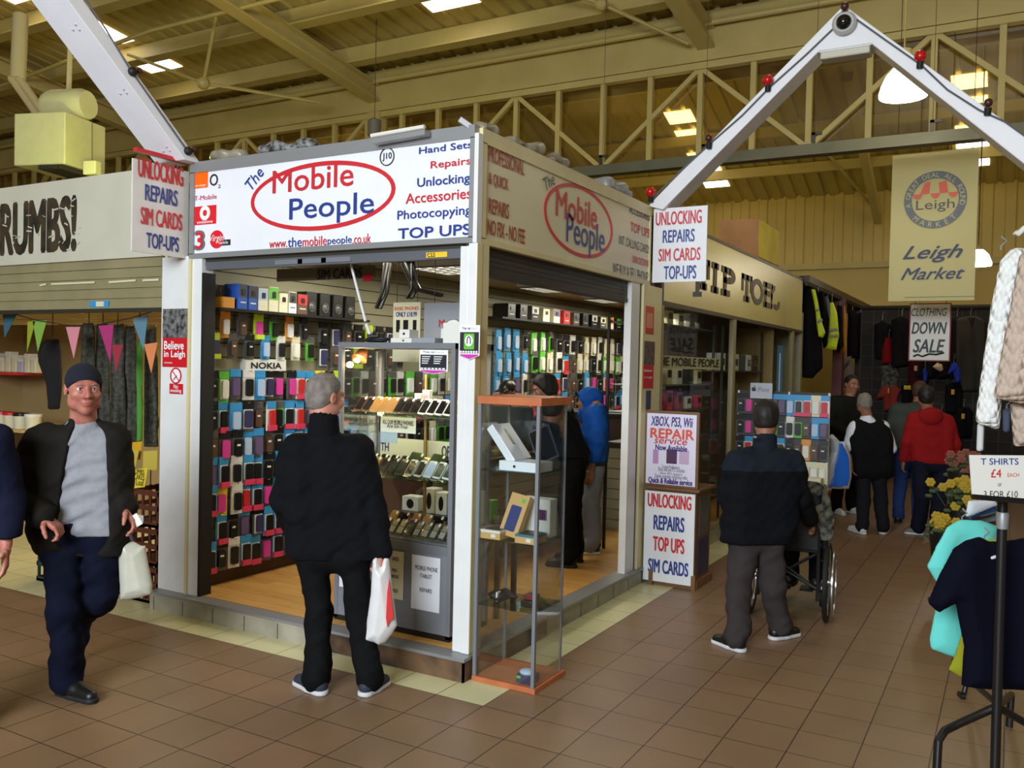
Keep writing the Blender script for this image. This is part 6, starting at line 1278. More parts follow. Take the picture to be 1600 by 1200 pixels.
garment('knitted_jumper', 'grey knitted cuff hanging below the white jumper', ((1527, 662), (1538, 658), (1537, 705), (1526, 706)), 3.75, (200, 200, 198), thick=.02, edge=.02, fold=.002)
garment('knitted_jumper', 'slate knitted sleeve between the white and beige jumpers', ((1566, 640), (1580, 636), (1578, 676), (1568, 676)), 3.7, (70, 76, 92), thick=.02, edge=.02, fold=.002)
garment('knitted_jumper', 'beige knitted sleeve hanging below the beige jumper', ((1578, 630), (1640, 630), (1640, 695), (1586, 698)), 3.65, M_kb, thick=.04, edge=.03, fold=.003)
t = thing('hanger_frame', 'white hanger arm sticking out above the white knitwear', 'hanger', at(1592, 368, 3.7)); MB().tube([at(1586, 363, 3.7), at(1590, 366, 3.7), at(1600, 357, 3.7), at(1625, 350, 3.7)], .012, 8).build('arm', K['white'], t, True); MB().tube([at(1625, 350, 3.7), at(1625, 1200, 3.7)], .016, 8).build('upright', K['black'], t)
s = thing('price_sign', 'white hand-lettered T shirt price sign on the black garment rack', 'sign', at(1560, 775, 3.5)); D = 3.5; P = [at(*p, D) for p in ((1515, 711), (1640, 712), (1640, 782), (1519, 772))]; MB().prism(P, FW*.006).build('card', K['white'], s); MB().bar(at(1521, 774, D+.02), at(1640, 785, D+.02), .02, .03).build('holder_bar', K['black'], s)
def ctext(par, t2, lb, rtp, D, m, **k):
    a = at(*lb, D); w2 = (rtp[0]-lb[0])/FPX*D; h2 = (lb[1]-rtp[1])/FPX*D; mb = MB(); put_text(mb, t2, a, RT, UP, w2, h2, **k); return mb.build('lettering', m, par)
ctext(s, 'T SHIRTS', (1532, 726), (1591, 716), D, M_blue, bold=.01); ctext(s, '£4', (1548, 746), (1564, 733), D, M_red, bold=.01); ctext(s, 'EACH', (1574, 745), (1592, 739), D, M_red); ctext(s, 'or', (1559, 760), (1565, 755), D, M_dgrey); ctext(s, '3 FOR £10', (1537, 777), (1590, 767), D, M_ink)
t = thing('garment_rack', 'black four-legged garment rack of T shirts at the right edge', 'rack', at(1555, 1215, 3.95)); D = 3.95
MB().tube([at(1567, 780, 3.70), at(1554, 1225, 3.70)], .020, 10).build('pole', K['black'], t, True); MB().tube([at(1558, 1104, 3.72), at(1500, 1130, D-.2), at(1476, 1142, D-.25), at(1466, 1158, D-.3), at(1462, 1235, D-.3)], .017, 10).build('leg', K['black'], t, True); MB().tube([at(1558, 1104, 3.72), at(1620, 1140, D-.15), at(1640, 1230, D-.15)], .017, 8).build('leg', K['black'], t, True); MB().tube([at(1558, 1104, 3.72), at(1580, 1085, D+.6), at(1575, 1160, D+.6)], .017, 8).build('leg', K['black'], t, True); MB().tube([at(1558, 1100, 3.72), at(1512, 1060, D+1.0), at(1506, 1085, D+1.0)], .014, 8).build('leg', K['black'], t, True)
MB().lathe([(0, -.012), (.035, -.012), (.035, .012), (0, .012)], at(1502, 1090, D+1.0), 16, (1, .4, 0)).build('castor', K['black'], t, True); MB().tube([at(1567, 800, D), at(1520, 812, D+.3)], .010, 8).build('arm', K['black'], t); MB().lathe([(0, 0), (.022, 0), (.026, .06), (.022, .07), (0, .07)], at(1566, 826, 3.70), 16).build('collar', M_alu, t, True)
garment('t_shirt', 'navy T shirt hanging frontmost on the black garment rack', ((1488, 855), (1506, 843), (1530, 838), (1545, 846), (1565, 846), (1600, 840), (1660, 860), (1660, 1080), (1560, 1078), (1503, 1072), (1508, 1010), (1494, 942), (1468, 958), (1452, 944), (1468, 900)), 3.85, (10, 10, 26), thick=.05, fold=.008, fk=24, extra=(('size_label', ((1546, 868), (1560, 866), (1561, 874), (1548, 876)), (220, 220, 236), .055),))
garment('t_shirt', 'aqua T shirt hanging behind the navy one', ((1478, 822), (1500, 812), (1530, 812), (1560, 822), (1560, 1020), (1520, 1035), (1500, 1030), (1456, 1015), (1454, 1000), (1464, 940), (1462, 910), (1446, 884), (1460, 850)), 4.1, (110, 214, 204), thick=.03, fold=.010, fk=24)
garment('t_shirt', 'olive T shirt hem showing between the navy and aqua ones', ((1500, 980), (1560, 980), (1560, 1062), (1500, 1058), (1484, 1048), (1490, 1030)), 4.0, (150, 150, 40), thick=.02, fold=.012, fk=50)
garment('t_shirt', 'lime T shirt neckline over the navy one', ((1514, 850), (1530, 843), (1562, 842), (1562, 856), (1530, 858)), 3.95, (150, 176, 50), thick=.02, fold=.004)
for k, (c2, lb) in enumerate((((220, 224, 232), 'white'), ((70, 110, 190), 'blue'), ((206, 160, 150), 'pink'), ((160, 196, 226), 'pale blue'), ((150, 60, 30), 'rust'))):
    garment('t_shirt', lb+' folded T shirt in the fan below the price sign', ((1512+6*k, 782+8*k), (1555, 780+8*k), (1560, 790+8*k), (1520, 806+5*k), (1508+5*k, 808+4*k)), 4.2+.06*k, c2, thick=.015, fold=.004, edge=.02)
# ================================================================== PEOPLE
def gz(px, py, z=0.0):
    d = ray(px, py); return CAM+d*((z-CAM[2])/d[2])
FH = unit((FW[0], FW[1], 0)); RH = unit((RT[0], RT[1], 0)); ZU = np.array((0, 0, 1.0))
M_skin = M('skin_fair', (206, 150, 128), .55, var=.12, scale=14, second=(190, 118, 100)); M_skin2 = M('skin_tan', (150, 100, 72), .55); M_skin3 = M('skin_ruddy', (196, 130, 108), .55, var=.1, scale=14)
M_eyew = M('eye_white', (226, 222, 214), .25); M_iris = M('eye_iris', (58, 70, 84), .15); M_lip = M('lip', (172, 96, 88), .5)
def pose(base, H, fwd, **ov):
    k = H/1.75; f = unit((fwd[0], fwd[1], 0)); r = np.cross(f, ZU); b = np.array(base, float)
    d = dict(head=(0, .03, 1.64), neck=(0, -.01, 1.47))
    for s, n in ((-1, 'L'), (1, 'R')):
        d.update({'sh'+n: (s*.185, 0, 1.405), 'el'+n: (s*.245, -.03, 1.13), 'wr'+n: (s*.25, .06, .89), 'hi'+n: (s*.085, 0, .93), 'kn'+n: (s*.10, .03, .50), 'an'+n: (s*.105, -.02, .10), 'heel'+n: (s*.105, -.07, 0), 'toe'+n: (s*.135, .19, 0)})
    out = {}
    for n, v in d.items(): out[n] = b+(r*v[0]+f*v[1]+ZU*v[2])*k
    for n, v in ov.items():
        if n in out: out[n] = np.array(v, float) if isinstance(v, np.ndarray) else b+(r*v[0]+f*v[1]+ZU*v[2])*k
    out['fwd'] = f; out['hf'] = ov.get('hf', f); out['k'] = k; return out
def hand_field(wr, d, n, side, curl=.5, sc=1.0, h=.0045, spread=.10):
    """d fingers, n palm normal (curl goes this way), side = thumb side"""
    d = unit(d); n = unit(n-d*np.dot(n, d)); s = unit(np.cross(d, n)); s = s if np.dot(s, side) > 0 else -s
    F = Field(np.array(wr)-.16*sc, np.array(wr)+.22*sc, h); c = np.array(wr)
    F.cap(c-d*.07*sc, c+d*.01*sc, .026*sc, .024*sc, .01)
    F.rbox(c+d*.048*sc, (.042*sc, .043*sc, .014*sc), np.array((d, s, n)), .012*sc, .012)
    for i, L in enumerate((.068, .078, .073, .056)):
        o = c+d*.088*sc+s*(.031-.0205*i)*sc; a = 0; dd = unit(d+s*spread*(1.2-.8*i)*.5); pts = [o]; seg = (L*.45, L*.32, L*.26)
        for j in range(3):
            a += curl*(.75+.1*i)*(.7 if j == 0 else 1.0); v = dd*math.cos(a)+n*math.sin(a); pts.append(pts[-1]+v*seg[j]*sc)
        F.chain(pts, [.0092*sc, .0088*sc, .0080*sc, .0070*sc], .004)
    o = c+d*.020*sc+s*.034*sc; p1 = o+(d*.55+s*.75+n*.35)*.036*sc; p2 = p1+unit(d*.85+s*.30+n*.5)*.032*sc; p3 = p2+unit(d*.9+n*.6)*.026*sc
    F.chain([o, p1, p2, p3], [.014*sc, .0115*sc, .010*sc, .0085*sc], .008); return F
def head_axes(hf, tilt=0.0):
    f = unit(hf); s = unit(np.cross(f, ZU)); u = np.cross(s, f); return np.array((s, f, u))
def head_field(c, R, neck, h=.006, sc=1.0):
    L = lambda a, b, d: np.array(c)+(R[0]*a+R[1]*b+R[2]*d)*sc
    F = Field(np.array(c)-.19*sc-np.array((0, 0, .07)), np.array(c)+.16*sc, h); e = lambda p, r, k=.02, op='add': F.ell(L(*p), np.array(r)*sc, R, k, op)
    F.cap(L(0, -.025, -.05), neck, .056*sc, .064*sc, .02)
    e((0, -.014, .038), (.074, .094, .084)); e((0, .022, -.030), (.060, .072, .088), .03); e((0, .060, -.098), (.026, .022, .020), .025)
    for s in (-1, 1): e((s*.050, .010, -.062), (.020, .045, .030), .03); e((s*.040, .064, -.022), (.026, .022, .022), .02)
    e((0, .084, .030), (.048, .014, .011), .018)
    for s in (-1, 1): e((s*.031, .098, .008), (.018, .016, .011), .012, 'sub')
    F.cap(L(0, .090, .012), L(0, .110, -.026), .0085*sc, .0135*sc, .012)
    for s in (-1, 1): e((s*.031, .087, .0155), (.018, .008, .0045), .006); e((s*.031, .086, -.003), (.017, .007, .004), .006)
    for s in (-1, 1): e((s*.013, .098, -.029), (.010, .012, .009), .006)
    e((0, .089, -.057), (.023, .011, .006), .006); e((0, .087, -.069), (.021, .011, .007), .006); e((0, .102, -.063), (.024, .012, .0016), .002, 'sub')
    for s in (-1, 1): e((s*.079, -.008, -.002), (.009, .019, .031), .006); e((s*.087, -.002, .0), (.005, .010, .019), .004, 'sub')
    return F, L
def torso(F, shL, shR, hiL, hiR, hs, rs, k=.05, n=8):
    """stack of horizontal capsules; hs, rs = half widths and radii from shoulder to hem"""
    a = (shL+shR)/2; b = (hiL+hiR)/2; u0 = unit(shR-shL); u1 = unit(hiR-hiL)
    for i in range(n):
        t = i/(n-1); c = a+(b-a)*t; u = unit(u0*(1-t)+u1*t); q = t*(len(hs)-1); j = min(int(q), len(hs)-2); w = q-j
        H = hs[j]*(1-w)+hs[j+1]*w; r = rs[j]*(1-w)+rs[j+1]*w; F.cap(c-u*H, c+u*H, r, r, k)
def shoe(par, heel, toe, upper, sole, nm='shoe', h=.008, w=1.0):
    heel = np.array(heel, float); toe = np.array(toe, float); d = unit(toe-heel); s = unit(np.cross(d, ZU)); u = np.cross(s, d); L = np.linalg.norm(toe-heel)
    p = lambda a, z: heel+d*L*a+u*z; lo, hi = bounds([heel, toe, p(.1, .13)], .09)
    F = Field(lo, hi, h); F.cap(p(.14, .048), p(.45, .045), .040*w, .044*w, .02).cap(p(.45, .042), p(.86, .030), .043*w, .034*w, .02).cap(p(.16, .05), p(.18, .075), .036*w, .036*w, .02).half(p(0, .014), -u)
    o = skin(nm, [F], upper, par)
    F = Field(lo, hi, h*.8); F.cap(p(.13, .012), p(.45, .012), .044*w, .047*w, .01).cap(p(.45, .012), p(.87, .012), .047*w, .039*w, .01).half(p(0, .026), u, .003).half(p(0, .0), -u)
    sk = skin('sole', [F], sole, o); return o
def hair_field(c, R, sc=1.0, grow=.010, front=(.05, .062), n=(.62, -.60), nape=-.075, h=.007):
    L = lambda a, b, d: np.array(c)+(R[0]*a+R[1]*b+R[2]*d)*sc; F = Field(np.array(c)-.16*sc, np.array(c)+.17*sc, h)
    F.ell(L(0, -.014, .038), np.array((.074+grow, .094+grow, .084+grow))*sc, R, .01).ell(L(0, -.03, -.02), np.array((.066+grow, .066+grow, .075))*sc, R, .03)
    F.half(L(0, front[0], front[1]), R[1]*n[0]+R[2]*n[1], .01).half(L(0, 0, nape), -R[2], .01)
    F.folds(.003, 70, 4); return F, L
def eyes(t, L, R, sc, brow):
    for s in (-1, 1):
        MB().use(M_eyew).ball(L(s*.031, .0745, .007), .0125*sc, 12, 8).use(M_iris).ball(L(s*.031, .0800, .007), .0082*sc, 10, 8).build('eye', None, t, True)
        MB().tube([L(s*.014, .096, .026), L(s*.030, .097, .031), L(s*.048, .084, .026)], [.003*sc, .0042*sc, .0025*sc], 6).build('eyebrow', brow, t, True)
    MB().tube([L(-.020, .094, -.063), L(-.008, .0985, -.0625), L(.008, .0985, -.0625), L(.020, .094, -.063)], [.0012*sc, .0026*sc, .0026*sc, .0012*sc], 6).build('lips', M_lip, t, True)
def person(label, J, top, legs, skin_m=None, hair=None, hairkw=None, h=.014, shoes=(None, None), group=None, hem=.0, sleeve=(.075, .062, .052), tors=((.13, .115, .10, .11), (.092, .108, .102, .108)), legr=(.095, .078, .068), topname='jacket', short=False, face=True, hands=True, folds=.006, vest=None, handdir=None, pick=None, headsc=1.0, opening=None, inner=None, brow=None, nohole=False):
    for mm in (top if isinstance(top, list) else [top])+[legs]: mm.node_tree.nodes['Principled BSDF'].inputs['Specular IOR Level'].default_value = .12
    skin_m = skin_m or M_skin; k = J['k']; f = J['fwd']; r = np.cross(f, ZU)
    base = (np.array(J['heelL'])+np.array(J['heelR']))/2; base = np.array((base[0], base[1], min(J['heelL'][2], J['heelR'][2], J['toeL'][2], J['toeR'][2])))
    t = thing('person', label, 'person', base, group); R = head_axes(J['hf'])
    fl = []; HF, L = head_field(J['head'], R, J['neck'], .006 if h < .013 else .009, k*headsc); fl.append(HF)
    allp = [J[n] for n in J if isinstance(J[n], np.ndarray) and J[n].shape == (3,) and n not in ('fwd', 'hf')]
    B = Field(*bounds(allp, .15), .02)
    torso(B, J['shL'], J['shR'], J['hiL'], J['hiR'], [x*.85 for x in tors[0]], [x*.60*k for x in tors[1]]); B.cap(J['neck'], (J['shL']+J['shR'])/2-ZU*.05, .06*k, .09*k, .04)
    for s in 'LR':
        B.chain([J['sh'+s], J['el'+s], J['wr'+s]], [.048*k, .040*k, .030*k], .02); B.chain([J['hi'+s], J['kn'+s], J['an'+s]], [.070*k, .052*k, .034*k], .03); B.cap(J['heel'+s]+ZU*.05+unit(J['toe'+s]-J['heel'+s])*.05, J['toe'+s]+ZU*.035-unit(J['toe'+s]-J['heel'+s])*.10, .018, .016, .01)
    fl.append(B)
    if hands:
        for s, sg in (('L', -1), ('R', 1)):
            d = unit(J['wr'+s]-J['el'+s]); n = -r*sg; td = f; cu = .45
            if handdir and s in handdir: d, n, td, cu = handdir[s]
            fl.append(hand_field(J['wr'+s]+d*.015, d, n, td, cu, k, .0048 if h < .013 else .008))
    if short:
        for s in 'LR': F = Field(*bounds([J['sh'+s], J['el'+s], J['wr'+s]], .08), .01); F.chain([J['sh'+s], J['el'+s], J['wr'+s]], [.050*k, .042*k, .030*k], .02); fl.append(F)
    skin('body', fl, skin_m, t)
    if face: eyes(t, L, R, k*headsc, brow or hair or M_ink)
    if hair is not None:
        HFd, _ = hair_field(J['head'], R, k*headsc, **(hairkw or {})); skin('hair' if not (hairkw or {}).get('nape', -1) == -.031 else 'hair', [HFd], hair, t)
    if inner:
        F = Field(*bounds([J['shL'], J['shR'], J['hiL'], J['hiR'], J['neck']], .2), h); torso(F, J['shL'], J['shR'], J['hiL'], J['hiR'], [x*.9 for x in tors[0]], [x*.88*k for x in tors[1]]); F.cap((J['shL']+J['shR'])/2, J['neck']-ZU*.02, .085*k, .074*k, .03); F.folds(folds*.8, 26, 8, 2.2).half(J['neck']+ZU*.02, ZU).half((J['hiL']+J['hiR'])/2-ZU*inner[1], -ZU); skin(inner[2], [F], inner[0], t)
    # trousers
    F = Field(*bounds([J[n+s] for n in ('hi', 'kn', 'an', 'heel') for s in 'LR'], .16), h)
    F.cap(J['hiL'], J['hiR'], .105*k, .105*k, .03).cap((J['hiL']+J['hiR'])/2+ZU*.10*k-r*.05, (J['hiL']+J['hiR'])/2+ZU*.06*k+r*.05, .085*k, .085*k, .04)
    for s in 'LR': dd = unit(J['toe'+s]-J['heel'+s]); uu = unit(np.cross(np.cross(dd, ZU), dd)); ft = J['heel'+s]+dd*.075+uu*.085*k; F.chain([J['hi'+s]-ZU*.02, J['kn'+s], J['an'+s]*.4+ft*.6+ZU*.05], [legr[0]*k, legr[1]*k, legr[2]*k], .025); F.cap(J['an'+s]*.4+ft*.6+ZU*.05, ft, legr[2]*k, (legr[2]+.004)*k, .015)
    F.folds(folds*1.3, 17, 3, 1.6); skin('trousers', [F], legs, t)
    # top
    F = Field(*bounds([J[n+s] for n in ('sh', 'el', 'wr', 'hi') for s in 'LR']+[J['neck']], .2), h)
    torso(F, J['shL'], J['shR'], J['hiL'], J['hiR'], tors[0], [x*k for x in tors[1]]); F.cap((J['shL']+J['shR'])/2-ZU*.01, J['neck']-ZU*.015, .095*k, .078*k, .04)
    if vest is None:
        for s in 'LR':
            P = [J['sh'+s], J['el'+s], J['wr'+s]]
            if short: F.chain(P[:2], [sleeve[0]*k, sleeve[1]*k], .04); F.half(J['el'+s]+(J['sh'+s]-J['el'+s])*.18, unit(J['el'+s]-J['sh'+s])) if False else None
            else: F.cap(P[0], P[0]+(P[1]-P[0])*.35, sleeve[0]*k, (sleeve[0]*.65+sleeve[1]*.35)*k, .035); F.chain(P, [x*k for x in sleeve], .014)
    F.folds(folds, 18, 5, 1.3).half(J['neck']+ZU*.035*k, ZU, .01).half((J['hiL']+J['hiR'])/2-ZU*hem, -ZU)
    N = J['neck']
    if not nohole: F.cap(N-ZU*.02, N+ZU*.2, .056*k, .06*k, 0, 'sub')
    if opening:
        a, b, ra, rb = opening; F.cap(a, b, ra, rb, .01, 'sub')
    o = skin(topname, [F], top, t, pick)
    for s, si in (('L', 0), ('R', 1)):
        if shoes[0] is not None: shoe(t, J['heel'+s], J['toe'+s], shoes[0], shoes[1], h=.008 if h < .013 else .012)
    return t, L, R
def bag(label, px, depth, mat, prints=(), thick=.05, name='carrier_bag', **k):
    t = thing(name, label, 'bag', at(sum(p[0] for p in px)/len(px), max(p[1] for p in px), depth)); cloth_mesh('bag_body', px, depth, thick, mat, t, None, .006, 28, **k)
    for nm, pp, m in prints:
        if nm == 'blue_panel': cloth_mesh(nm, pp, depth-thick-.022, .006, m, t, None, .003, 28)
        else: MB().prism([at(x, y, depth-thick*.8-.006) for x, y in pp], FW*.02).build(nm, m, t)
    return t
M_bag = M('white_carrier_plastic', (226, 224, 222), .35, var=.05, scale=10); M_blk = M('black_wool_jacket', (17, 17, 20), .9); M_jean = M('black_trousers', (16, 16, 18), .85); M_ghair = M('grey_hair', (132, 122, 112), .75, var=.2, scale=30, second=(108, 100, 94)); M_dhair = M('dark_hair', (22, 17, 14), .6)
M_nav = M('navy_plimsoll', (40, 48, 62), .7); M_wsole = M('white_rubber_sole', (206, 206, 208), .6); M_bsole = M('black_rubber_sole', (22, 22, 22), .7); M_bsh = M('black_shoe_leather', (20, 19, 18), .4)
# --- man in black jacket, seen from behind
D = 4.86
J = pose(gz(530, 1080), 1.73, (-.60, .80), head=at(508, 621, D+.03), neck=at(506, 668, D), shL=at(461, 704, D-.02), shR=at(560, 704, D+.03), elL=at(441, 782, D+.0), wrL=at(463, 836, D+.2), elR=at(583, 788, D+.0), wrR=at(596, 858, D-.02), hiL=at(492, 868, D), hiR=at(552, 868, D+.02), knL=at(497, 962, D), knR=at(563, 962, D+.02), anL=at(504, 1056, 4.84), anR=at(575, 1060, 4.82), heelL=gz(507, 1087), toeL=gz(462, 1068), heelR=gz(566, 1089), toeR=gz(605, 1068), hf=unit((.20, .98, -.12)))
t, L, R = person('grey-haired man in a black jacket standing with a white bag before the display case', J, M_blk, M_jean, M_skin3, M_ghair, dict(grow=.006, front=(.045, .055), n=(.70, -.55), nape=-.075), h=.011, shoes=(M_nav, M_wsole), hem=.012, headsc=1.09, legr=(.086, .074, .074), tors=((.13, .15, .14, .145), (.095, .115, .112, .112)), sleeve=(.085, .070, .058), face=True, folds=.009, handdir={'R': (np.array((0, 0, -1.0)), -RH, FH, 1.1)}, brow=M_ghair)
F = Field(*bounds([J['neck']], .16), .009); F.cap(J['neck']-ZU*.03, J['neck']+ZU*.05, .088, .080, .01).cap(J['neck']-ZU*.06, J['neck']+ZU*.14, .066, .068, 0, 'sub').half(J['neck']+ZU*.062+FH*.02, unit(ZU+FH*.45)); skin('collar', [F], M_blk, t)
bag('white carrier bag with a red panel held by the man in the black jacket', ((583, 874), (590, 868), (596, 884), (601, 868), (608, 873), (611, 905), (620, 978), (612, 992), (602, 1004), (592, 1008), (584, 1003), (566, 1002), (572, 980), (580, 925)), 4.82, M_bag, (('red_panel', ((608, 905), (615, 966), (609, 970), (605, 980), (603, 965), (605, 925)), M('red_bag_print', (206, 40, 40), .4)),), .05)
# --- man in navy beanie walking towards us
D = 4.66
fw = unit(-FH*.92+RH*.38)
J = pose(gz(110, 1090), 1.76, fw, head=at(131, 608, D-.06), neck=at(131, 660, D+.02), shR=at(66, 692, D-.02), shL=at(176, 690, D+.05), elR=at(20, 768, D+.02), wrR=at(66, 806, D-.20), elL=at(184, 752, D+.10), wrL=at(194, 792, D-.02), hiR=at(100, 838, D), hiL=at(156, 838, D+.03), knR=at(99, 950, D-.06), anR=at(106, 1058, D+.02), knL=at(160, 930, D+.05), anL=at(120, 1006, D+.62), heelR=gz(92, 1082), toeR=gz(150, 1100), hf=unit(-FH*.80+RH*.58-ZU*.04))
tl = gz(116, 1040); J['toeL'] = tl; J['heelL'] = tl-fw*.14+ZU*.17; J['anL'] = J['heelL']+ZU*.09+fw*.04
M_bj = M('dark_brown_jacket', (30, 27, 24), .8); M_swt = M('grey_sweater', (146, 146, 152), .9, var=.1, scale=30, bump=.3, bscale=120); M_nj = M('navy_trousers', (13, 16, 34), .85); M_bean = M('navy_beanie', (16, 18, 34), .95, bump=.3, bscale=200)
N = J['neck']; hp = (J['hiL']+J['hiR'])/2
t, L, R = person('man in a navy beanie and open dark jacket walking towards us past the left stall', J, M_bj, M_nj, M('skin_weathered', (188, 124, 104), .5, var=.18, scale=16, second=(166, 94, 80)), None, h=.011, shoes=(M_bsh, M_bsole), hem=.10, legr=(.10, .085, .076), tors=((.14, .15, .14, .14), (.10, .122, .122, .12)), sleeve=(.092, .080, .066), face=True, folds=.010, topname='jacket', inner=(M_swt, -.015, 'sweater'), headsc=1.07, opening=(at(140, 632, D-.06), at(126, 838, D-.13), .070, .135), handdir={'R': (unit(RH*.75-ZU*.55), unit(-ZU*.6-RH*.4), -FH, 1.0), 'L': (unit(RH*.55-ZU*.75-FH*.2), unit(-FH*.3-RH*.6-ZU*.3), -FH, .7)}, brow=M('grey_brow', (150, 120, 104), .8))
F = Field(np.array(J['head'])-.17, np.array(J['head'])+.18, .007); F.ell(L(0, -.016, .040), np.array((.088, .108, .094)), R, .01).half(L(0, .10, .055), -R[2]*.86+R[1]*.50, .008); skin('beanie', [F], M_bean, t)
F = Field(np.array(J['head'])-.18, np.array(J['head'])+.18, .006); F.ell(L(0, -.016, .030), np.array((.0905, .1105, .10)), R, .01).half(L(0, .10, .058), -R[2]*.86+R[1]*.50, .004).half(L(0, .10, .092), R[2]*.86-R[1]*.50, .004); skin('beanie_cuff', [F], M_bean, t)
tag(MB().obox(at(213, 813, 4.60), unit(RT*.5-UP*.85)*.032, unit(RT*.85+UP*.5)*.021, FW*.001).build('receipt', K['white']), 'white paper slip in the left hand of the man in the beanie', 'paper')
bag('cream white carrier bag hanging from the left hand of the man in the beanie', ((192, 822), (196, 828), (203, 826), (207, 845), (219, 853), (226, 853), (230, 880), (237, 915), (236, 929), (220, 934), (200, 937), (188, 937), (187, 900), (187, 850)), 4.70, M('cream_carrier_plastic', (196, 194, 176), .35, var=.08, scale=12), (('dark_mark', ((200, 835), (203, 833), (207, 845), (205, 847)), M_ink),), .05)
# --- person cut off at the left edge
J = pose(at(-82, 1150, 4.25)*np.array((1, 1, 0)), 1.72, fw); person('person in dark navy mostly cut off by the left edge of the picture', J, M('dark_navy_coat', (22, 24, 46), .85), M_nj, M_skin, M_dhair, h=.014, shoes=(M_bsh, M_bsole), sleeve=(.09, .08, .07))
# --- man pushing the wheelchair
D = 5.9
hl = gz(1163, 1020); hr = gz(1204, 1000)
J = pose(gz(1180, 1008), 1.68, (-.25, .97), head=at(1197, 654, D+.06), neck=at(1195, 696, D+.02), shL=at(1152, 720, D-.02), shR=at(1238, 722, D+.04), elL=at(1137, 778, D+.02), wrL=at(1152, 806, D+.26), elR=at(1252, 780, D+.05), wrR=at(1266, 812, D+.22), hiL=at(1162, 842, D), hiR=at(1204, 842, D+.02), knL=at(1156, 922, D-.02), knR=at(1206, 918, D+.04), anL=at(1158, 992, 5.75), anR=at(1211, 978, 5.95), heelL=hl, toeL=hl+unit(FH*.75-RH*.55)*.26, heelR=hr, toeR=hr+unit(FH*.45+RH*.85)*.26, hf=unit((-.1, .97, -.22)))
M_pj = M('blue_black_fleece', (27, 33, 42), .85); M_pj2 = M('black_fleece', (15, 16, 21), .85); zy = at(1190, 735, D)[2]
t, L, R = person('man in a dark fleece and grey trousers seen from behind pushing a wheelchair', J, [M_pj2, M_pj], M('charcoal_trousers', (58, 52, 52), .85), M_skin2, M_dhair, dict(grow=.016, front=(.06, .05), n=(.7, -.5), nape=-.11), h=.012, shoes=(M_bsh, M_wsole), hem=.02, legr=(.100, .088, .078), tors=((.11, .14, .13, .13), (.10, .125, .125, .13)), sleeve=(.085, .075, .06), folds=.009, pick=lambda c: (c[:, 2] > zy).astype(int))
F = Field(*bounds([J['neck']], .16), .009); F.cap(J['neck']-ZU*.03, J['neck']+ZU*.06, .082, .076, .01).cap(J['neck']-ZU*.06, J['neck']+ZU*.14, .062, .064, 0, 'sub').half(J['neck']+ZU*.07, unit(ZU+FH*.3)); skin('collar', [F], M_pj, t)
MB().ball(at(1179, 683, D-.115), (.018, .006, .009), 10, 6).build('logo_mark', K['grey'], t)
# --- wheelchair and its rider
WX, WY = 1.0, 2.66; wl, wr = WX-.27, 1.262
M_chr = M('chrome_rim', (190, 190, 190), .2, metal=.9); M_wcf = M('wheelchair_frame', (26, 26, 30), .4); M_wcs = M('wheelchair_vinyl', (14, 14, 16), .6)
w = thing('wheelchair', 'black wheelchair with a large right wheel pushed along the aisle', 'wheelchair', (WX, WY, 0))
for x, sg in ((wr, 1), (wl, -1)):
    mb = MB(); ang = [2*math.pi*i/40 for i in range(41)]
    circ = lambda rad, xx: [(xx, WY+rad*math.cos(a), .29+rad*math.sin(a)) for a in ang]
    tw = MB().tube(circ(.27, x), .018, 8, False).build('wheel', M_black, w, True); MB().tube(circ(.243, x), .010, 6, False).build('rim', M_chr, tw, True); MB().tube(circ(.235, x+sg*.045), .008, 6, False).build('hand_rim', M_chr, tw, True)
    mb = MB()
    for i in range(18): a = 2*math.pi*i/18; mb.tube([(x+.02*(-1)**i, WY, .29), (x, WY+.243*math.cos(a), .29+.243*math.sin(a))], .0015, 4)
    mb.build('spokes', M_chr, tw); MB().tube([(x-.035, WY, .29), (x+.035, WY, .29)], .022, 12).build('hub', M_chr, tw, True)
    xi = x-sg*.06
    MB().tube([(xi, WY-.07, .16), (xi, WY-.07, .92), (xi, WY-.10, .955), (xi, WY-.24, .96)], .012, 8).tube([(xi, WY-.07, .53), (xi, WY+.34, .53), (xi, WY+.48, .12)], .012, 8).tube([(xi, WY-.07, .22), (xi, WY+.38, .22)], .012, 8).tube([(xi, WY-.07, .72), (xi, WY+.25, .72), (xi, WY+.3, .53)], .012, 8).build('side_frame', M_wcf, w, True)
    MB().tube([(xi, WY-.14, .958), (xi, WY-.25, .96)], .018, 10).build('push_handle', M_black, w, True); MB().box((xi-.025, WY-.02, .72), (xi+.025, WY+.26, .75)).build('armrest', M_wcs, w, bev=.008)
    MB().lathe([(0, -.014), (.075, -.014), (.08, -.006), (.08, .006), (.075, .014), (0, .014)], (xi, WY+.40, .085), 20, (1, 0, 0)).build('castor', M_black, w, True); MB().tube([(xi, WY+.36, .22), (xi, WY+.36, .12), (xi, WY+.40, .085)], .010, 6).build('castor_fork', M_chr, w, True); MB().box((xi-sg*.12-.05, WY+.44, .10), (xi-sg*.12+.05, WY+.58, .115)).build('footplate', M_black, w)
a, b = wl+.06, wr-.06
MB().box((a, WY-.085, .52), (b, WY-.055, .94)).build('back_sling', M_wcs, w, bev=.01); MB().box((a, WY-.06, .50), (b, WY+.34, .535)).build('seat', M_wcs, w, bev=.01)
MB().tube([(a, WY, .22), (b, WY, .50)], .011, 8).tube([(a, WY, .50), (b, WY, .22)], .011, 8).tube([(a, WY-.06, .45), (b, WY-.06, .24)], .011, 8).build('cross_brace', M_wcf, w, True)
w.rotation_euler.z = math.radians(6)
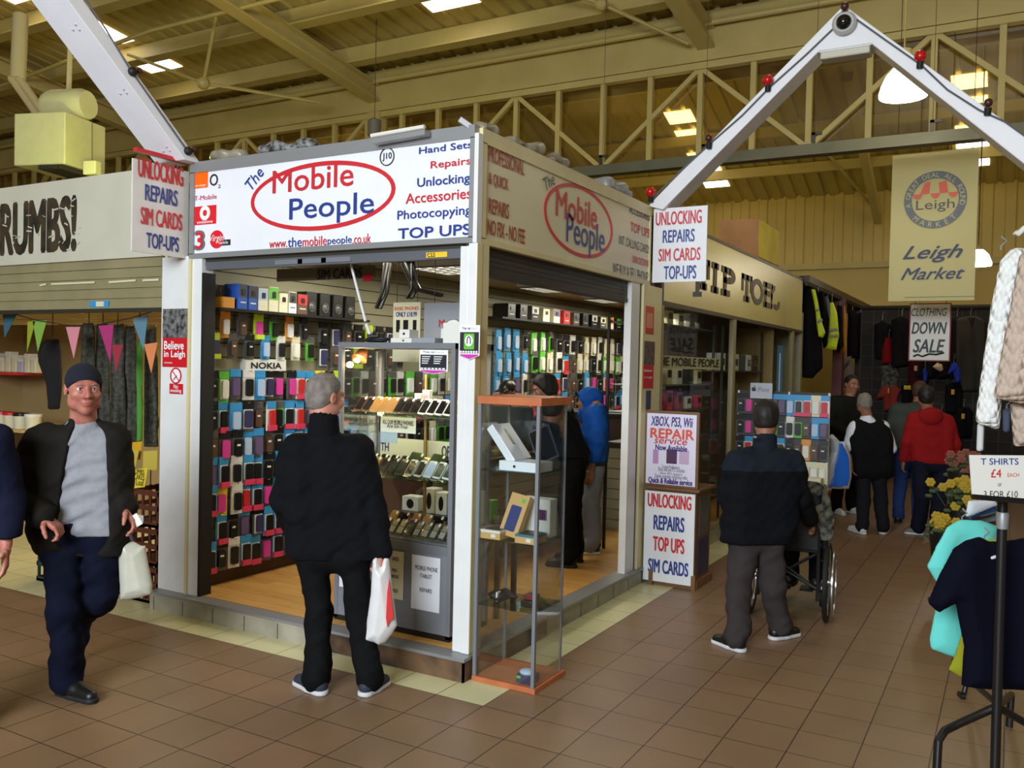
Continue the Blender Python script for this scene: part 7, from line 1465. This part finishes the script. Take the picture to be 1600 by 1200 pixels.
J = pose((WX, WY+.05, 0), 1.62, (0, 1), head=np.array((WX-.13, WY+.08, 1.14)), neck=np.array((WX-.07, WY+.05, .99)), shL=np.array((WX-.21, WY+.05, .91)), shR=np.array((WX+.16, WY+.04, .93)), elL=np.array((WX-.26, WY+.08, .78)), wrL=np.array((WX-.18, WY+.27, .74)), elR=at(1288, 812, 6.33), wrR=at(1289, 850, 6.38), hiL=np.array((WX-.09, WY+.10, .60)), hiR=np.array((WX+.09, WY+.10, .60)), knL=np.array((WX-.10, WY+.50, .60)), knR=np.array((WX+.10, WY+.50, .60)), anL=np.array((WX-.10, WY+.50, .22)), anR=np.array((WX+.10, WY+.50, .22)), heelL=np.array((WX-.10, WY+.44, .118)), toeL=np.array((WX-.10, WY+.68, .118)), heelR=np.array((WX+.10, WY+.44, .118)), toeR=np.array((WX+.10, WY+.68, .118)))
M_camo = M('grey_camouflage', (116, 116, 104), .85, var=.9, scale=22, second=(44, 46, 42))
person('person in a grey camouflage top sitting in the wheelchair', J, M_camo, M_jean, M_dhair, M_dhair, h=.014, shoes=(M_bsh, M_bsole), tors=((.12, .12, .12, .12), (.09, .11, .11, .11)), sleeve=(.080, .075, .055), handdir={'R': (np.array((0, .2, -1.0)), -RH, FH, .8)})
# --- people at the far end of the aisle
M_wsh = M('white_trainer', (214, 214, 206), .6); M_gsh = M('grey_trainer', (110, 108, 108), .7); M_red2 = M('red_hoodie', (140, 24, 26), .9); M_ind = M('indigo_jeans', (22, 24, 38), .85)
D = 9.85
J = pose(gz(1448, 838), 1.73, (-.35, .94), head=at(1446, 620, D), neck=at(1449, 643, D), shL=at(1428, 655, D), shR=at(1480, 658, D+.02), elL=at(1417, 690, D), wrL=at(1412, 718, D+.1), elR=at(1493, 695, D), wrR=at(1490, 728, D+.05), hiL=at(1438, 722, D), hiR=at(1474, 726, D), knL=at(1440, 772, D), knR=at(1468, 775, D), anL=at(1438, 818, 9.9), anR=at(1464, 828, 9.7), heelL=gz(1446, 836), toeL=gz(1414, 834), heelR=gz(1466, 848), toeR=gz(1452, 836))
t, L, R = person('man in a red hooded top and dark jeans seen from behind far down the aisle', J, M_red2, M_ind, M_skin2, M_dhair, dict(grow=.010, front=(.05, .05), n=(.7, -.5), nape=-.08), h=.018, shoes=(M_gsh, M_wsole), tors=((.11, .14, .12, .12), (.10, .115, .105, .105)), legr=(.098, .085, .078))
F = Field(*bounds([J['neck']], .26), .014); c = J['neck']-FH*.09-ZU*.05; F.ell(c, (.13, .06, .10), np.array((RH, FH, ZU)), .03).ell(c-FH*.01+ZU*.05, (.10, .035, .035), np.array((RH, FH, ZU)), .03); skin('hood', [F], M_red2, t)
D = 10.0
J = pose(gz(1360, 832), 1.64, (.10, .99), head=at(1350, 630, D), neck=at(1355, 652, D), shL=at(1336, 668, D), shR=at(1379, 668, D), elL=at(1327, 698, D), wrL=at(1330, 722, D-.05), elR=at(1391, 700, D), wrR=at(1391, 722, D+.1), hiL=at(1347, 735, D), hiR=at(1374, 735, D), knL=at(1349, 782, D), knR=at(1376, 782, D), anL=at(1352, 822, D), anR=at(1380, 822, D), heelL=gz(1352, 836), toeL=gz(1326, 828), heelR=gz(1378, 836), toeR=gz(1388, 826), hf=unit((-.5, .85, 0)))
t, L, R = person('grey-haired man in a black gilet over a white T shirt far down the aisle', J, M('white_tee', (220, 220, 226), .85), M('dark_jeans', (26, 26, 32), .85), M_skin2, M_ghair, dict(grow=.008, nape=-.075), h=.018, shoes=(M_wsh, M_wsole), tors=((.10, .12, .11, .11), (.09, .105, .10, .10)), sleeve=(.085, .078, .05), short=True, topname='t_shirt', legr=(.095, .08, .072))
F = Field(*bounds([J['shL'], J['shR'], J['hiL'], J['hiR'], J['neck']], .2), .018); torso(F, J['shL'], J['shR'], J['hiL'], J['hiR'], (.11, .14, .13, .13), (.10, .122, .118, .12)); F.folds(.006, 18, 2).half(J['neck']-ZU*.0, ZU, .01).cap(J['neck']-ZU*.05, J['neck']+ZU*.2, .06, .07, 0, 'sub'); skin('gilet', [F], M_blk, t)
bag('white and blue glossy carrier bag carried by the man in the black gilet', ((1290, 682), (1300, 678), (1312, 690), (1320, 690), (1328, 715), (1330, 745), (1326, 764), (1305, 764), (1278, 762), (1283, 735), (1296, 705)), 9.7, M('silver_white_carrier', (190, 190, 196), .3), (('blue_panel', ((1310, 692), (1318, 692), (1328, 715), (1329, 745), (1325, 760), (1296, 762), (1306, 720)), M('blue_bag_print', (30, 96, 190), .35)),), .08)
bag('orange carrier bag low behind the grey camouflage sleeve', ((1288, 766), (1308, 764), (1308, 785), (1302, 800), (1291, 799), (1288, 780)), 11.5, M('orange_carrier', (190, 96, 44), .5), (), .06)
D = 10.9
J = pose(gz(1418, 818), 1.70, (.1, .98), head=at(1438, 611, D), neck=at(1434, 632, D), hf=unit((.4, .9, 0))); person('brown-haired man in a grey green shirt and jeans half hidden behind the red hooded man', J, M('grey_green_shirt', (62, 66, 60), .85), M('blue_jeans', (40, 60, 110), .85), M_skin2, M('brown_hair', (70, 44, 30), .7), None, h=.02, shoes=(M_bsh, M_bsole), short=True, topname='shirt')
D = 11.3
J = pose(gz(1318, 802), 1.78, -FH*.9+RH*.3, head=at(1331, 601, D), neck=at(1328, 622, D), elL=(-.27, .02, 1.13), wrL=(-.12, .22, 1.05), elR=(.27, .02, 1.13), wrR=(.10, .22, 1.02), hf=unit(-FH*.95+RH*.2-ZU*.1)); t, L, R = person('dark-haired man in a black jacket over pale clothes facing us far down the aisle', J, M('black_far_jacket', (26, 26, 22), .85), M_jean, M_skin2, M_dhair, dict(grow=.006, front=(.06, .075), n=(.7, -.5), nape=-.06), h=.018, shoes=(M_wsh, M_wsole), inner=(M('pale_far_shirt', (190, 186, 176), .85), -.02, 'shirt'), opening=(J['neck']-FH*.2, (J['hiL']+J['hiR'])/2-FH*.2, .07, .10), face=True)
# --- inside the shop
fz0 = .137
bl = -RH*.95+FH*.15
J = pose(gz(926, 862, fz0), 1.56, bl, elR=(.22, .14, 1.10), wrR=(.12, .34, 1.22), wrL=(-.24, .02, .86), head=at(919, 628, 8.05), hf=unit(-RH*.97-FH*.1))
M_blu = M('royal_blue_jacket', (24, 82, 166), .6, var=.25, scale=10)
t, L, R = person('youngster in a royal blue hooded jacket and grey tracksuit trousers inside the shop', J, M_blu, M('grey_tracksuit', (132, 134, 144), .9), M_skin2, None, h=.013, shoes=(M('dark_trainer', (46, 44, 42), .6), M_wsole), hem=.0, sleeve=(.085, .080, .062), tors=((.11, .12, .11, .11), (.105, .12, .12, .115)), legr=(.105, .09, .08), nohole=True)
F = Field(np.array(J['head'])-.24, np.array(J['head'])+.2, .009); F.ell(L(0, -.02, .030), np.array((.105, .125, .115)), R, .02).ell(L(0, -.02, -.10), np.array((.105, .115, .09)), R, .03).ell(L(0, -.05, -.16), np.array((.125, .125, .075)), R, .03).ell(L(0, .11, -.02), np.array((.062, .10, .085)), R, .01, 'sub').folds(.004, 40, 2); skin('hood', [F], M_blu, t)
P = (J['hiL']+J['hiR'])/2
F = Field(P-.25, P+.25, .012); F.cap(P-ZU*.005-unit(J['hiR']-J['hiL'])*.10, P-ZU*.005+unit(J['hiR']-J['hiL'])*.10, .125*J['k']*1.02, None, .0).half(P+ZU*.012, ZU).half(P-ZU*.03, -ZU); skin('waistband', [F], M('navy_rib', (24, 34, 60), .8), t)
for a, b in (((935, 675), (943, 676)), ((924, 694), (927, 716)), ((911, 680), (922, 680))): MB().tube([at(a[0], a[1], 7.82), at(b[0], b[1], 7.80)], .008, 6).build('yellow_trim', M('pale_yellow_trim', (196, 204, 120), .5), t)
J = pose(gz(893, 882, fz0), 1.72, -RH*.9+FH*.3, head=at(851, 608, 7.45), neck=at(868, 636, 7.42), hf=unit(-RH*.95-FH*.2-ZU*.3), elL=(-.26, .14, 1.14), wrL=(-.16, .36, 1.02), elR=(.26, .14, 1.14), wrR=(.16, .36, 1.02))
for n in ('shL', 'shR', 'elL', 'elR'): J[n] = J[n]-RH*.17-ZU*.075
t, L, R = person('man with black hair in a black jacket leaning at the counter inside the shop', J, M_blk, M_jean, M_skin2, M_dhair, dict(grow=.020, front=(.07, .05), n=(.7, -.4), nape=-.08), h=.014, shoes=(M_bsh, M_bsole))
F = Field(*bounds([J['neck']], .2), .012); F.ell(J['neck']+RH*.03+ZU*.0, (.11, .09, .07), np.array((RH, FH, ZU)), .02).folds(.010, 24, 3); skin('hood', [F], M('grey_hood_lining', (120, 122, 118), .85), t)
b = at(794, 640, 9.1); J = pose(np.array((b[0], b[1], fz0)), 1.66, -FH*.7-RH*.3, hf=unit(-FH*.75-RH*.45-ZU*.25), head=at(793, 614, 9.05), neck=at(796, 640, 9.1)); t, L, R = person('person in a black cap and dark top behind the slatted counter', J, M('dark_teal_top', (30, 44, 56), .85), M_jean, M_skin2, M_dhair, dict(grow=.004), h=.016, shoes=(M_bsh, M_bsole), face=True)
F = Field(np.array(J['head'])-.2, np.array(J['head'])+.2, .008); F.ell(L(0, -.012, .045), np.array((.086, .106, .092)), R, .01).rbox(L(0, .11, .062), (.06, .05, .006), R, .005, .01).half(L(0, 0, .050), -R[2], .004); skin('cap', [F], K['black'], t)
# ------------------------------------------------------------------ tidy the build notes
for o in bpy.data.objects:
    if '_o' in o.keys(): del o['_o']
